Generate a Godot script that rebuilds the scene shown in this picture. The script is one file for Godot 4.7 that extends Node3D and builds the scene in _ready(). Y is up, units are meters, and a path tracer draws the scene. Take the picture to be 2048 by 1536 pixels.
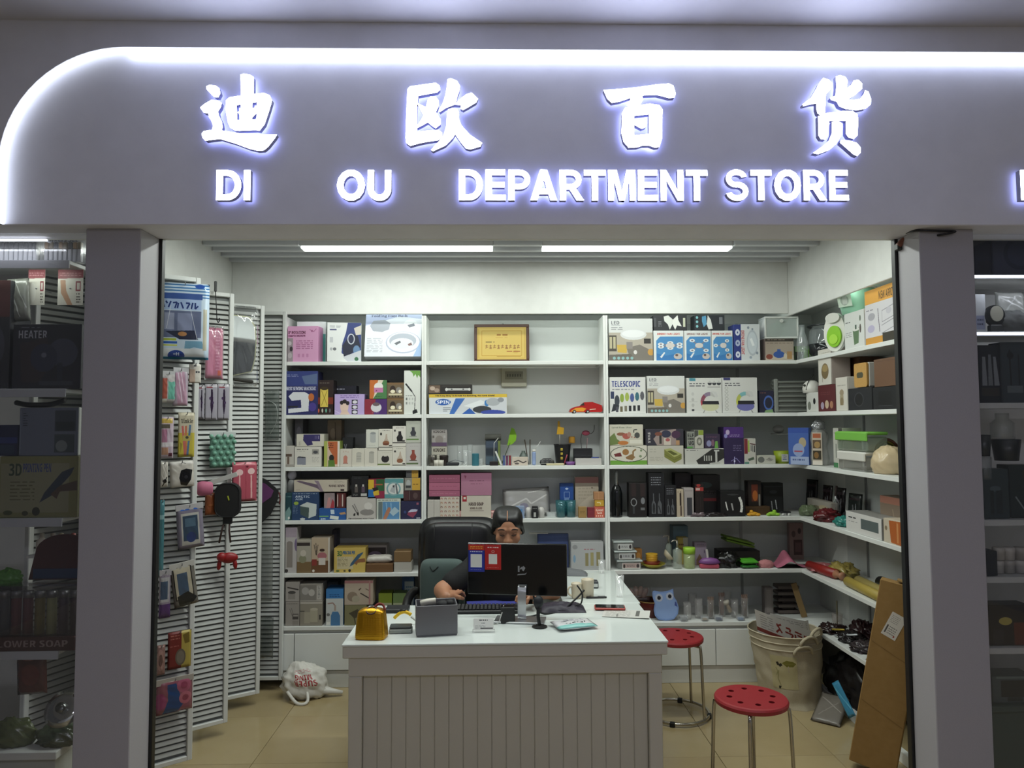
extends Node3D
# Storefront of a small household-goods shop: fascia with glowing letters, open front, shelves, desk, person.
# z = -distance from the camera, y up, metres. The camera stands in the mall corridor at eye height.

const EYE := Vector3(0,1.73,0)
const FOCAL := 1450.0                      # pixels of the 2048 x 1536 frame
const SH := [0.40, 0.745, 1.093, 1.445, 1.793, 2.15]   # tops of the six shelves
const SF := 4.88                           # distance of the shelf fronts
var cam_basis: Basis
var mats := {}
var names := {}
var top_of := {}                           # key -> height of the top of a carton, for stacking
var pages := []                            # print atlas pages: {img, mat, x, y, h}
var fonts := []
var rng := RandomNumberGenerator.new()

# ---------- pixels to places ----------
func ray(px: float,py: float) -> Vector3:
	return cam_basis * Vector3((px - 1024.0) / FOCAL,-(py - 768.0) / FOCAL,-1.0)
func at(px: float, py: float, d: float) -> Vector3:      # on the plane z = -d
	var r := ray(px,py)
	return EYE + r * (d / -r.z)
func on_y(px: float, py: float, h: float) -> Vector3:    # on the level y = h
	var r := ray(px,py)
	return EYE + r * ((h - EYE.y) / r.y)
func on_x(px: float, py: float, x: float) -> Vector3:    # on the plane x = x
	var r := ray(px,py)
	return EYE + r * (x / r.x)

# ---------- materials ----------
func C(hex: String) -> Color:
	return Color(hex)
func mat(hex: String,rough := 0.6,metal := 0.0,more := {}) -> StandardMaterial3D:
	var key := "%s|%s|%s|%s" % [hex,rough,metal,more]
	if not mats.has(key):
		var m := StandardMaterial3D.new()
		m.albedo_color = C(hex)
		m.roughness = rough
		m.metallic = metal
		for k in more: m.set(k,more[k])
		mats[key] = m
	return mats[key]
func glow(hex: String,energy: float) -> StandardMaterial3D:
	return mat("ffffff",0.5,0.0,{"emission_enabled": true,"emission": C(hex),"emission_energy_multiplier": energy})
func film(hex := "ffffff", alpha := 0.14, rough := 0.12) -> StandardMaterial3D:    # clear plastic or glass sheet
	var c := C(hex)
	c.a = alpha * (0.55 if alpha < 0.32 else 1.0)
	return mat(hex,rough,0.0,{"transparency": BaseMaterial3D.TRANSPARENCY_ALPHA,"albedo_color": c})
func grain(hex: String, hex2: String, scale: float, rough: float, freq := 0.02, bump := 0.0) -> StandardMaterial3D:   # mottled surface, world triplanar
	var key := "grain|%s|%s|%s|%s|%s" % [hex,hex2,scale,rough,freq]
	if not mats.has(key):
		var m := StandardMaterial3D.new()
		var t := NoiseTexture2D.new()
		var n := FastNoiseLite.new()
		n.seed = 7
		n.frequency = freq
		n.fractal_octaves = 4
		t.noise = n
		t.width = 256
		t.height = 256
		t.seamless = true
		var g := Gradient.new()
		g.set_color(0,C(hex))
		g.set_color(1,C(hex2))
		t.color_ramp = g
		m.albedo_texture = t
		m.roughness = rough
		m.uv1_triplanar = true
		m.uv1_world_triplanar = true
		m.uv1_scale = Vector3.ONE * scale
		mats[key] = m
	return mats[key]

# ---------- nodes ----------
func numbered(n: String) -> String:
	names[n] = names.get(n,-1) + 1
	return n if names[n] == 0 else "%s_%03d" % [n,names[n]]
func meta(o: Node,label := "",category := "",group := "",kind := "") -> void:
	if label: o.set_meta("label",label)
	if category: o.set_meta("category",category)
	if group: o.set_meta("group",group)
	if kind: o.set_meta("kind",kind)
func thing(n: String,label: String,category: String,p := Vector3.ZERO,turn := 0.0,group := "") -> Node3D:
	var o := Node3D.new()
	o.name = numbered(n)
	add_child(o)
	o.position = p
	o.rotation_degrees.y = turn
	meta(o,label,category,group)
	return o
func put(parent: Node,n: String,st: SurfaceTool,m: Material,label := "") -> MeshInstance3D:
	st.generate_normals()
	var o := MeshInstance3D.new()
	o.mesh = st.commit()
	o.material_override = m
	o.name = numbered(n) if parent == self else n
	parent.add_child(o,true)
	if label: o.set_meta("label",label)
	return o
func solo(n: String,label: String,category: String,st: SurfaceTool,m: Material,p := Vector3.ZERO,turn := 0.0,group := "") -> MeshInstance3D:
	var o := put(self,n,st,m)
	o.position = p
	o.rotation_degrees.y = turn
	meta(o,label,category,group)
	return o
func struct(n: String,st: SurfaceTool,m: Material,label := "") -> MeshInstance3D:
	var o := put(self,n,st,m)
	meta(o,label,"","","structure")
	return o
func piece(parent: Node, n: String, mesh: Mesh, m: Material, t: Transform3D) -> MeshInstance3D:   # a repeat that shares its mesh
	var o := MeshInstance3D.new()
	o.mesh = mesh
	o.material_override = m
	o.name = n
	parent.add_child(o,true)
	o.transform = t
	return o

# ---------- shapes ----------
func S(smooth := false) -> SurfaceTool:
	var st := SurfaceTool.new()
	st.begin(Mesh.PRIMITIVE_TRIANGLES)
	st.set_smooth_group(0 if smooth else 0xFFFFFFFF)
	return st
func tri(st: SurfaceTool, a: Vector3, b: Vector3, c: Vector3, mid: Vector3) -> void:   # turned so that it faces away from mid
	if (c - a).cross(b - a).dot((a + b + c) / 3.0 - mid) < 0.0:
		var t := b
		b = c
		c = t
	st.add_vertex(a)
	st.add_vertex(b)
	st.add_vertex(c)
func quad(st: SurfaceTool,a: Vector3,b: Vector3,c: Vector3,d: Vector3,mid: Vector3) -> void:
	tri(st,a,b,c,mid)
	tri(st,a,c,d,mid)
func box(st: SurfaceTool, c: Vector3, s: Vector3, bev := 0.0, B := Basis.IDENTITY) -> SurfaceTool:   # centre, size, bevel
	var h := s / 2.0
	bev = minf(bev,minf(h.x,minf(h.y,h.z)) * 0.9)
	var v := func(sx: int,sy: int,sz: int,ax: int) -> Vector3:
		var p := Vector3(sx * h.x,sy * h.y,sz * h.z)
		for k in 3:
			if k != ax: p[k] -= signf(p[k]) * bev
		return c + B * p
	for ax in 3:
		var u := (ax + 1) % 3
		var w := (ax + 2) % 3
		for sg in [-1,1]:
			var q := []
			for k in [[-1,-1],[-1,1],[1,1],[1,-1]]:
				var e := [0,0,0]
				e[ax] = sg
				e[u] = k[0]
				e[w] = k[1]
				q.append(v.call(e[0],e[1],e[2],ax))
			quad(st,q[0],q[1],q[2],q[3],c)
	if bev > 0.0:
		for ax in 3:                       # edges along axis ax
			var u := (ax + 1) % 3
			var w := (ax + 2) % 3
			for k in [[-1,-1],[-1,1],[1,1],[1,-1]]:
				var e := [0,0,0]
				var f := [0,0,0]
				e[ax] = -1
				f[ax] = 1
				e[u] = k[0]
				f[u] = k[0]
				e[w] = k[1]
				f[w] = k[1]
				quad(st,v.call(e[0],e[1],e[2],u),v.call(f[0],f[1],f[2],u),v.call(f[0],f[1],f[2],w),v.call(e[0],e[1],e[2],w),c)
		for sx in [-1,1]:
			for sy in [-1,1]:
				for sz in [-1,1]:
					tri(st,v.call(sx,sy,sz,0),v.call(sx,sy,sz,1),v.call(sx,sy,sz,2),c)
	return st
func bx(x0: float,y0: float,z0: float,x1: float,y1: float,z1: float,bev := 0.0) -> SurfaceTool:
	return box(S(),Vector3(x0 + x1,y0 + y1,z0 + z1) / 2.0,Vector3(absf(x1 - x0),absf(y1 - y0),absf(z1 - z0)),bev)
func lathe(st: SurfaceTool, prof: Array, seg := 20, o := Vector3.ZERO, B := Basis.IDENTITY) -> SurfaceTool:   # prof: [r, y] pairs, going up the outside
	for i in prof.size() - 1:
		for k in seg:
			var a := TAU * k / seg
			var b := TAU * (k + 1) / seg
			var r0: float = prof[i][0]
			var r1: float = prof[i + 1][0]
			var p0: Vector3 = o + B * Vector3(cos(a) * r0,prof[i][1],sin(a) * r0)
			var p1: Vector3 = o + B * Vector3(cos(b) * r0,prof[i][1],sin(b) * r0)
			var p2: Vector3 = o + B * Vector3(cos(b) * r1,prof[i + 1][1],sin(b) * r1)
			var p3: Vector3 = o + B * Vector3(cos(a) * r1,prof[i + 1][1],sin(a) * r1)
			if r0 > 0.00001:
				st.add_vertex(p0)
				st.add_vertex(p1)
				st.add_vertex(p2)
			if r1 > 0.00001:
				st.add_vertex(p0)
				st.add_vertex(p2)
				st.add_vertex(p3)
	return st
func cyl(r: float,h: float,seg := 16,bev := 0.002) -> SurfaceTool:
	return lathe(S(),[[0,0],[r - bev,0],[r,bev],[r,h - bev],[r - bev,h],[0,h]],seg)
func blob(st: SurfaceTool,c: Vector3,r: Vector3,seg := 12,rings := 8,B := Basis.IDENTITY) -> SurfaceTool:
	var prof := []
	for i in rings + 1:
		var a := -PI / 2 + PI * i / rings
		prof.append([maxf(cos(a),0.0),sin(a)])
	return lathe(st,prof,seg,c,B * Basis.from_scale(r))
func tube(st: SurfaceTool,path: Array,r: float,sides := 8,closed := false) -> SurfaceTool:
	var n := path.size()
	var rings := []
	var up := Vector3(0.31,0.93,0.17)
	for i in n:
		var t: Vector3
		if closed: t = path[(i + 1) % n] - path[(i - 1 + n) % n]
		else: t = path[mini(i + 1,n - 1)] - path[maxi(i - 1,0)]
		t = t.normalized()
		if absf(t.dot(up)) > 0.95: up = Vector3(0.95,0.1,0.3)
		var x := t.cross(up).normalized()
		var y := x.cross(t).normalized()
		up = y
		var ring := []
		for k in sides:
			var a := TAU * k / sides
			ring.append(path[i] + (x * cos(a) + y * sin(a)) * r)
		rings.append(ring)
	for i in (n if closed else n - 1):
		var r0: Array = rings[i]
		var r1: Array = rings[(i + 1) % n]
		var mid: Vector3 = (path[i] + path[(i + 1) % n]) / 2.0
		for k in sides:
			quad(st,r0[k],r0[(k + 1) % sides],r1[(k + 1) % sides],r1[k],mid)
	if not closed:
		for e in [0,n - 1]:
			var inner: Vector3 = path[1] if e == 0 else path[n - 2]
			for k in sides:
				tri(st,path[e],rings[e][k],rings[e][(k + 1) % sides],inner)
	return st
func smooth_path(pts: Array,steps := 6) -> Array:
	var cv := Curve3D.new()
	for i in pts.size():
		var t: Vector3 = (pts[mini(i + 1,pts.size() - 1)] - pts[maxi(i - 1,0)]) / 6.0
		cv.add_point(pts[i],-t,t)
	var out := []
	for i in pts.size() - 1:
		for k in steps: out.append(cv.sample(i,float(k) / steps))
	out.append(pts[-1])
	return out
func prism(st: SurfaceTool, poly: PackedVector2Array, z0: float, z1: float, T := Transform3D.IDENTITY, caps := 3) -> SurfaceTool:   # caps: 1 front, 2 back, 4 no sides
	var ix := Geometry2D.triangulate_polygon(poly)
	var P := func(i: int,z: float) -> Vector3: return T * Vector3(poly[i].x,poly[i].y,z)
	for k in range(0,ix.size(),3):
		var far := T * Vector3(poly[ix[k]].x,poly[ix[k]].y,z0 - (z1 - z0) * 50)
		var fore := T * Vector3(poly[ix[k]].x,poly[ix[k]].y,z1 + (z1 - z0) * 50)
		if caps & 1: tri(st,P.call(ix[k],z1),P.call(ix[k + 1],z1),P.call(ix[k + 2],z1),far)
		if caps & 2: tri(st,P.call(ix[k],z0),P.call(ix[k + 1],z0),P.call(ix[k + 2],z0),fore)
	if caps & 4: return st
	var cw := Geometry2D.is_polygon_clockwise(poly)
	var n := poly.size()
	for i in n:
		var j := (i + 1) % n
		var nrm := Vector2(poly[j].y - poly[i].y,poly[i].x - poly[j].x) * (-1.0 if cw else 1.0)
		var inside := (poly[i] + poly[j]) / 2.0 - nrm
		quad(st,P.call(i,z0),P.call(j,z0),P.call(j,z1),P.call(i,z1),T * Vector3(inside.x,inside.y,(z0 + z1) / 2.0))
	return st
func V2(a: Array) -> PackedVector2Array:
	var p := PackedVector2Array()
	for i in range(0,a.size(),2): p.append(Vector2(a[i],a[i + 1]))
	return p
func oval(cx: float,cy: float,rx: float,ry: float,n := 20) -> PackedVector2Array:
	var p := PackedVector2Array()
	for i in n: p.append(Vector2(cx + rx * cos(TAU * i / n),cy + ry * sin(TAU * i / n)))
	return p
func round_rect(w: float, h: float, r: float, n := 4) -> PackedVector2Array:     # centred
	var p := PackedVector2Array()
	for c in [[1,1,0],[-1,1,1],[-1,-1,2],[1,-1,3]]:
		for i in n + 1:
			var a: float = PI / 2 * (c[2] + float(i) / n)
			p.append(Vector2(c[0] * (w / 2 - r) + r * cos(a),c[1] * (h / 2 - r) + r * sin(a)))
	return p
func sheet(st: SurfaceTool, f: Callable, nu: int, nv: int, uv := Rect2(0, 0, 1, 1)) -> SurfaceTool:   # f(u, v) -> Vector3, v downwards, facing +z when u runs to +x
	for i in nu:
		for j in nv:
			var q := [[i,j],[i + 1,j],[i + 1,j + 1],[i,j],[i + 1,j + 1],[i,j + 1]]
			for k in q:
				var u := float(k[0]) / nu
				var v := float(k[1]) / nv
				st.set_uv(uv.position + uv.size * Vector2(u,v))
				st.add_vertex(f.call(u,v))
	return st

# ---------- flat print: an atlas of computed pictures ----------
func region(w: int, h: int) -> Array:      # page, x, y
	for p in pages:
		if p.x + w + 2 > 2048:
			p.x = 0
			p.y += p.h + 2
			p.h = 0
		if p.y + h + 2 <= 2048:
			var r := [p,p.x,p.y]
			p.x += w + 2
			p.h = maxi(p.h,h)
			return r
	var img := Image.create(2048,2048,false,Image.FORMAT_RGB8)
	var m := StandardMaterial3D.new()
	m.roughness = 0.45
	var m2 := StandardMaterial3D.new()
	m2.roughness = 0.18
	pages.append({"img": img,"mat": m,"gloss": m2,"x": 0,"y": 0,"h": 0})
	return region(w,h)
func finish_pages() -> void:
	for p in pages:
		var t := ImageTexture.create_from_image(p.img)
		p.mat.albedo_texture = t
		p.gloss.albedo_texture = t
func fill_poly(img: Image,poly: PackedVector2Array,c: Color,clip: Rect2i) -> void:
	var y0 := 1e9
	var y1 := -1e9
	for p in poly:
		y0 = minf(y0,p.y)
		y1 = maxf(y1,p.y)
	for y in range(maxi(int(y0),clip.position.y),mini(int(y1) + 1,clip.end.y)):
		var xs := []
		var yy := y + 0.5
		for i in poly.size():
			var a := poly[i]
			var b := poly[(i + 1) % poly.size()]
			if (a.y <= yy) != (b.y <= yy): xs.append(a.x + (yy - a.y) / (b.y - a.y) * (b.x - a.x))
		xs.sort()
		for k in range(0,xs.size() - 1,2):
			var r := Rect2i(roundi(xs[k]),y,maxi(1,roundi(xs[k + 1]) - roundi(xs[k])),1).intersection(clip)
			if r.size.x > 0: img.fill_rect(r,c)
func text_tris(text: String, f: int) -> Array:      # [points, box]
	var t := TextMesh.new()
	t.font = fonts[f]
	t.text = text
	t.font_size = 48
	t.pixel_size = 1.0
	t.depth = 0.0
	t.curve_step = 4.0
	var a := t.get_mesh_arrays()
	var pts: PackedVector3Array = a[0]
	var ix: PackedInt32Array = a[12]
	var out := PackedVector2Array()
	var lo := Vector2(1e9,1e9)
	var hi := -lo
	for i in ix:
		var v := Vector2(pts[i].x,pts[i].y)
		out.append(v)
		lo = lo.min(v)
		hi = hi.max(v)
	return [out,Rect2(lo,hi - lo)]
func draw_text(img: Image,text: String,r: Rect2,c: Color,clip: Rect2i,f := 0,turn := 0) -> void:
	var d := text_tris(text,f)
	var pts: PackedVector2Array = d[0]
	var b: Rect2 = d[1]
	for i in range(0,pts.size(),3):
		var poly := PackedVector2Array()
		for k in 3:
			var n := (pts[i + k] - b.position) / b.size
			n.y = 1.0 - n.y
			if turn == 1: n = Vector2(1.0 - n.y, n.x)        # reads downwards
			elif turn == 2: n = Vector2(1.0 - n.x,1.0 - n.y)
			elif turn == 3: n = Vector2(n.y,1.0 - n.x)
			poly.append(r.position + n * r.size)
		fill_poly(img,poly,c,clip)
# ops, in percent of the face: r rect, e ellipse, g polygon, l line, n lines of small type, t text (x0 y0 x1 y1, colour, font, turn)
func print_face(w: float,h: float,base: String,ops: Array,side := "") -> Dictionary:    # w, h in photograph pixels
	var k := 2.2
	var W := clampi(int(w * k),12,900)
	var H := clampi(int(h * k),12,900)
	var g := region(W + 6,H)
	var img: Image = g[0].img
	var x: int = g[1]
	var y: int = g[2]
	var clip := Rect2i(x,y,W,H)
	var sc := Vector2(W,H) / 100.0
	var o := Vector2(x,y)
	img.fill_rect(Rect2i(x,y,W + 2,H),C(base))
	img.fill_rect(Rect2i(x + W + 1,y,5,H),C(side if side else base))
	for p in ops:
		match p[0]:
			"r": img.fill_rect(Rect2i(Rect2(o + Vector2(p[1],p[2]) * sc,Vector2(p[3] - p[1],p[4] - p[2]) * sc)).intersection(clip),C(p[5]))
			"e":
				var q := oval(p[1],p[2],p[3],p[4])
				for i in q.size(): q[i] = o + q[i] * sc
				fill_poly(img,q,C(p[5]),clip)
			"g":
				var q := V2(p[1])
				for i in q.size(): q[i] = o + q[i] * sc
				fill_poly(img,q,C(p[2]),clip)
			"l":
				var q := V2(p[1])
				for i in q.size(): q[i] = o + q[i] * sc
				for i in q.size() - 1:
					var s: Vector2 = (q[i + 1] - q[i]).orthogonal().normalized() * (p[2] * k * 0.5)
					fill_poly(img,PackedVector2Array([q[i] + s,q[i + 1] + s,q[i + 1] - s,q[i] - s]),C(p[3]),clip)
			"n":
				var rows: int = p[5]
				for i in rows:
					var yy: float = p[2] + (p[4] - p[2]) * (i + 0.25) / rows
					var xx: float = p[1]
					while xx < p[3]:
						var ww: float = minf(rng.randf_range(4,16),p[3] - xx)
						img.fill_rect(Rect2i(Rect2(o + Vector2(xx,yy) * sc,Vector2(ww * sc.x,maxf(1,(p[4] - p[2]) / rows * 0.45 * sc.y)))).intersection(clip),C(p[6]))
						xx += ww + 3
			"t":
				draw_text(img,p[1],Rect2(o + Vector2(p[2],p[3]) * sc,Vector2(p[4] - p[2],p[5] - p[3]) * sc),C(p[6]),clip,p[7] if p.size() > 7 else 0,p[8] if p.size() > 8 else 0)
	return {"page": g[0],"uv": Rect2((x + 0.5) / 2048.0,(y + 0.5) / 2048.0,(W - 1) / 2048.0,(H - 1) / 2048.0),"side": Vector2((x + W + 4) / 2048.0,(y + 2) / 2048.0)}

# a printed carton: origin at the middle of its base, front towards +z
func carton_mesh(s: Vector3,pr: Dictionary) -> SurfaceTool:
	var st := S()
	var bev := minf(0.0025,s.z * 0.2)
	st.set_uv(pr.side)
	var inner := s - Vector3(0,0,bev)
	box(st,Vector3(0,s.y / 2,-bev / 2),inner,bev)
	var uv: Rect2 = pr.uv
	var q := [[0,0,-1,1],[1,0,1,1],[1,1,1,0],[0,0,-1,1],[1,1,1,0],[0,1,-1,0]]
	for k in q:
		st.set_uv(uv.position + uv.size * Vector2(k[0],k[1]))
		st.add_vertex(Vector3(k[2] * (s.x / 2 - bev * 0.4),bev * 0.4 + k[3] * (s.y - bev * 0.8),s.z / 2))
	return st
# rect: [x0, ytop, x1] in photograph pixels; base: shelf number or the key of the carton below; d: distance of its front
func carton(key: String,label: String,rect: Array,base,d: float,depth: float,front: String,ops := [],side := "",o := {}) -> MeshInstance3D:
	var y0: float = SH[base] if base is int else (base if base is float else top_of[base])
	y0 += 0.0006
	var xm: float = (rect[0] + rect[2]) / 2.0
	var top := at(xm,rect[1],d).y
	var a := at(rect[0],rect[1],d)
	var b := at(rect[2],rect[1],d)
	var s := Vector3(b.x - a.x,maxf(top - y0,0.01),depth)
	var pr := print_face(rect[2] - rect[0],s.y / d * FOCAL,front,ops,side)
	var m := put(self,o.get("name","product_box"),carton_mesh(s,pr),pr.page.gloss if o.has("gloss") else pr.page.mat)
	m.position = Vector3((a.x + b.x) / 2.0,y0,-d - depth / 2.0)
	m.rotation_degrees.y = o.get("turn",0.0)
	meta(m,label,o.get("cat","box"),o.get("group","boxed goods on the shelves"))
	top_of[key] = y0 + s.y
	return m
# a flat packet hanging or lying: pillow-shaped front and back, printed front
func packet_mesh(w: float,h: float,bulge: float,pr: Dictionary,seed_ := 1) -> SurfaceTool:
	var n := FastNoiseLite.new()
	n.seed = seed_
	n.frequency = 7.0
	var f := func(u: float,v: float,sg: float) -> Vector3:
		var e: float = pow(maxf(0.0,(1.0 - pow(2 * u - 1,4)) * (1.0 - pow(2 * v - 1,4))),0.5)
		return Vector3((u - 0.5) * w,(0.5 - v) * h,sg * (bulge * e * (0.85 + 0.5 * n.get_noise_2d(u * w * 20,v * h * 20))))
	var st := S(true)
	sheet(st,func(u: float,v: float) -> Vector3: return f.call(u,v,1.0),10,12,pr.uv)
	sheet(st,func(u: float,v: float) -> Vector3: return f.call(1.0 - u,v,-1.0),10,12,Rect2(pr.side,Vector2.ZERO))
	return st

func area(n: String,p: Vector3,dir: Vector3,size: Vector2,energy: float,hex := "ffffff") -> void:
	var l := AreaLight3D.new()
	l.name = n
	l.area_size = size
	l.area_normalize_energy = true
	l.light_energy = energy
	l.light_color = C(hex)
	l.shadow_enabled = true
	l.area_range = 20.0
	l.area_attenuation = 2.0
	add_child(l)
	var up := Vector3.UP if absf(dir.normalized().y) < 0.9 else Vector3.FORWARD
	l.look_at_from_position(p,p + dir,up)

func _ready() -> void:
	rng.seed = 11
	# --- camera ---
	cam_basis = Basis.from_euler(Vector3(deg_to_rad(3.1),deg_to_rad(-1.25),deg_to_rad(-0.3)),EULER_ORDER_YXZ)
	var cam := Camera3D.new()
	cam.name = "camera"
	cam.transform = Transform3D(cam_basis,EYE)
	cam.fov = rad_to_deg(2.0 * atan(768.0 / FOCAL))
	cam.near = 0.05
	cam.far = 60.0
	add_child(cam)
	cam.current = true
	# --- surroundings and exposure ---
	var env := Environment.new()
	env.background_mode = Environment.BG_COLOR
	env.background_color = Color(0.16, 0.16, 0.18)       # the dim hall beyond the ends of the corridor
	env.tonemap_mode = Environment.TONE_MAPPER_LINEAR
	env.tonemap_exposure = 1.14
	env.sdfgi_enabled = true
	env.ssao_enabled = true
	env.ssil_enabled = true
	var we := WorldEnvironment.new()
	we.name = "surroundings"
	we.environment = env
	add_child(we)
	# --- lights (each just in front of the glowing face of its lamp) ---
	area("ceiling_lamp_light",Vector3(-0.607,2.802,-4.465),Vector3.DOWN,Vector2(1.16,0.08),0.6,"f8fff8")
	area("ceiling_lamp_light_001",Vector3(0.88,2.802,-4.465),Vector3.DOWN,Vector2(1.16,0.08),0.6,"f8fff8")
	area("ceiling_lamp_light_002",Vector3(-0.607,2.802,-3.586),Vector3.DOWN,Vector2(1.16,0.08),1.6,"f8fff8")
	area("ceiling_lamp_light_003",Vector3(0.88,2.802,-3.586),Vector3.DOWN,Vector2(1.16,0.08),1.6,"f8fff8")
	area("shelf_strip_light",Vector3(0.28,2.518,-4.925),Vector3(0,-1,-0.35),Vector2(3.3,0.02),0.12,"f0fff8")
	area("shelf_strip_light_001",Vector3(2.05,2.518,-4.19),Vector3(0.35,-1,0),Vector2(0.02,1.2),0.07,"f0fff8")
	area("sign_edge_light",Vector3(1.3,at(1000,98,2.705).y - 0.008,-2.726),Vector3.DOWN,Vector2(5.4,0.03),0.26,"cfd8ff")
	area("corridor_lamp_light",Vector3(-0.6,3.20,0.9),Vector3.DOWN,Vector2(1.2,0.3),1.9,"ecedff")
	area("corridor_lamp_light_001",Vector3(1.8,3.20,0.9),Vector3.DOWN,Vector2(1.2,0.3),1.9,"ecedff")
	area("display_strip_light",Vector3(-2.16,at(80,522,2.98).y - 0.026,-2.988),Vector3(0,-1,-0.5),Vector2(0.7,0.012),0.06,"f4fff4")
	area("display_strip_light_001",Vector3(2.46,at(1995,548,2.98).y - 0.03,-3.0),Vector3(0,-1,-0.4),Vector2(0.8,0.012),0.06,"eef4ff")
	area("display_strip_light_002",Vector3(-2.16,2.468,-2.93),Vector3(0,-1,-0.5),Vector2(0.7,0.012),0.04,"f4f8ff")
	for w in [["Droid Sans",700],["Droid Sans",400],["Droid Serif",700]]:
		var f := SystemFont.new()
		f.font_names = PackedStringArray([w[0]])
		f.font_weight = w[1]
		fonts.append(f)
	# --- building, then things, then details ---
	building()
	louvers()
	shelving()
	sign_letters()
	desk_area()
	person()
	stools_and_bags()
	back_shelf_goods()
	middle_shelf_goods()
	right_bay_goods()
	side_shelf_goods()
	hanging_goods()
	windows_goods()
	finish_pages()

func building() -> void:
	var paint := grain("dfe0dc","e6e7e3",1.5,0.45)
	var panel := grain("e2e3ea","e9eaf1",0.9,0.6)
	# floor tiles, 0.6 m, laid over a slab
	var slab := struct("floor",bx(-4.2,-0.12,-5.4,4.2,-0.012,2.6),mat("8a8272",0.9),"beige polished floor tiles with thin dark joints")
	var tile := box(S(),Vector3.ZERO,Vector3(0.5975,0.012,0.5975),0.0012).commit()
	var st := box(S(),Vector3.ZERO,Vector3(0.5975,0.012,0.5975),0.0012)
	st.generate_normals()
	tile = st.commit()
	var tm := [grain("a8966f","b09f79",0.8,0.2,0.012),grain("a5936d","ad9b76",0.7,0.2,0.014)]
	for i in range(-6,6):
		for k in range(0,13):
			piece(slab,"tile",tile,tm[(i * 7 + k * 3) % 2],Transform3D(Basis.IDENTITY,Vector3(1.145 + 0.6 * i + 0.3,-0.006,-4.43 - 0.3 + 0.6 * k)))
	# shop ceiling: slab with slats that run across
	var ceil := struct("ceiling",bx(-3.2,2.88,-5.4,3.4,2.95,-2.9),mat("b9bcc2",0.6),"grey slatted shop ceiling")
	st = box(S(),Vector3.ZERO,Vector3(3.79,0.06,0.045),0.003)
	st.generate_normals()
	var slat := st.commit()
	for k in 14:
		if k in [3, 9]: continue           # the lamps sit in these rows, with slat ends beside them
		piece(ceil,"slat",slat,mat("cfd2d6",0.4),Transform3D(Basis.IDENTITY,Vector3(0.117,2.85,-4.845 + 0.1465 * k)))
	for row in [0,1]:
		var z: float = [-4.4055,-3.5265][row]
		for e in [[-1.778,-1.2],[-0.014,0.285],[1.475,2.012]]:
			put(ceil,"slat",bx(e[0],2.82,z - 0.0225,e[1],2.88,z + 0.0225,0.003),mat("cfd2d6",0.4))
		for e in [[-1.2,-0.014],[0.285,1.475]]:
			var lamp := thing("ceiling_lamp","long white linear ceiling lamp %s, %s" % [["over the back shelves","over the desk front"][row],"by the louvered panels" if e[0] < 0 else "by the side shelves"],"lamp",Vector3((e[0] + e[1]) / 2,2.8598,z - 0.0595),0,"linear ceiling lamps")
			var w: float = e[1] - e[0]
			put(lamp,"housing",box(S(),Vector3(0,-0.008,0),Vector3(w,0.056,0.1),0.003),mat("d8d8d8",0.4))
			put(lamp,"diffuser",box(S(),Vector3(0,-0.044,0),Vector3(w - 0.008,0.016,0.094),0.003),glow("f4fff8",1.6))
	# shop walls
	struct("wall_left",bx(-1.81,0,-5.45,-1.778,2.88,-3.28),paint)
	struct("wall_back",bx(-1.778,0,-5.45,2.5,2.88,-5.34),paint)
	struct("wall_right",bx(2.36,0,-5.34,2.48,2.88,-3.46),paint)
	var bulk := struct("trim_1",bx(-1.778,2.47,-4.897,2.0,2.88,-4.88,0.003),paint,"flat bulkhead above the back shelves")
	put(bulk,"pocket_top",bx(-1.778,2.53,-5.34,2.0,2.88,-4.899),paint)
	bulk = struct("trim_2",bx(2.0,2.455,-5.34,2.017,2.88,-3.468,0.003),paint,"flat bulkhead above the side shelves")
	put(bulk,"pocket_top",bx(2.019,2.53,-5.34,2.36,2.88,-3.468),paint)
	struct("wall_display_back_right",bx(2.0,0,-3.465,3.6,2.88,-3.40),paint)
	struct("wall_display_side_right",bx(1.96,0,-3.465,2.0,2.88,-2.985),paint)
	struct("wall_display_back_left",bx(-3.4,0,-4.1,-1.81,2.88,-4.0),paint)
	# corridor
	struct("ceiling_corridor",bx(-4.2,at(1000,47,2.705).y,-2.96,4.2,3.45,2.6),grain("c9c9ce","d2d2d6",0.7,0.5),"smooth pale grey corridor ceiling")
	struct("wall_corridor",bx(-4.2,0,2.6,4.2,3.45,2.7),paint)
	for x in [-0.6,1.8]:
		var l := thing("corridor_lamp","flat corridor ceiling lamp outside the shop front","lamp",Vector3(x,3.2665,0.9),0,"corridor ceiling lamps")
		put(l,"frame",box(S(),Vector3(0,-0.02,0),Vector3(1.26,0.04,0.36),0.004),mat("dddddd",0.4))
		put(l,"diffuser",box(S(),Vector3(0,-0.045,0),Vector3(1.2,0.012,0.3),0.003),glow("f4f4ff",1.2))
	# fascia board, its lit edge and the surround with the rounded corner
	var yb := at(1000,450,2.745).y
	var yl := at(1000,98,2.705).y
	var yc := at(1000,47,2.705).y
	struct("wall_fascia",bx(-4.0,yb,-2.96,4.0,yc,-2.745,0.003),panel,"pale grey fascia board that carries the glowing letters")
	var r := 0.46
	var xl := -1.862
	var arc := []
	for i in 17:
		var a := PI - PI / 2 * i / 16
		arc.append(Vector2(xl + r + r * cos(a),yl - r + r * sin(a)))
	var poly := PackedVector2Array([Vector2(-4.0,yb),Vector2(xl,yb)])
	for p in arc: poly.append(p)
	poly.append_array([Vector2(4.0,yl),Vector2(4.0,yc),Vector2(-4.0,yc)])
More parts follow.
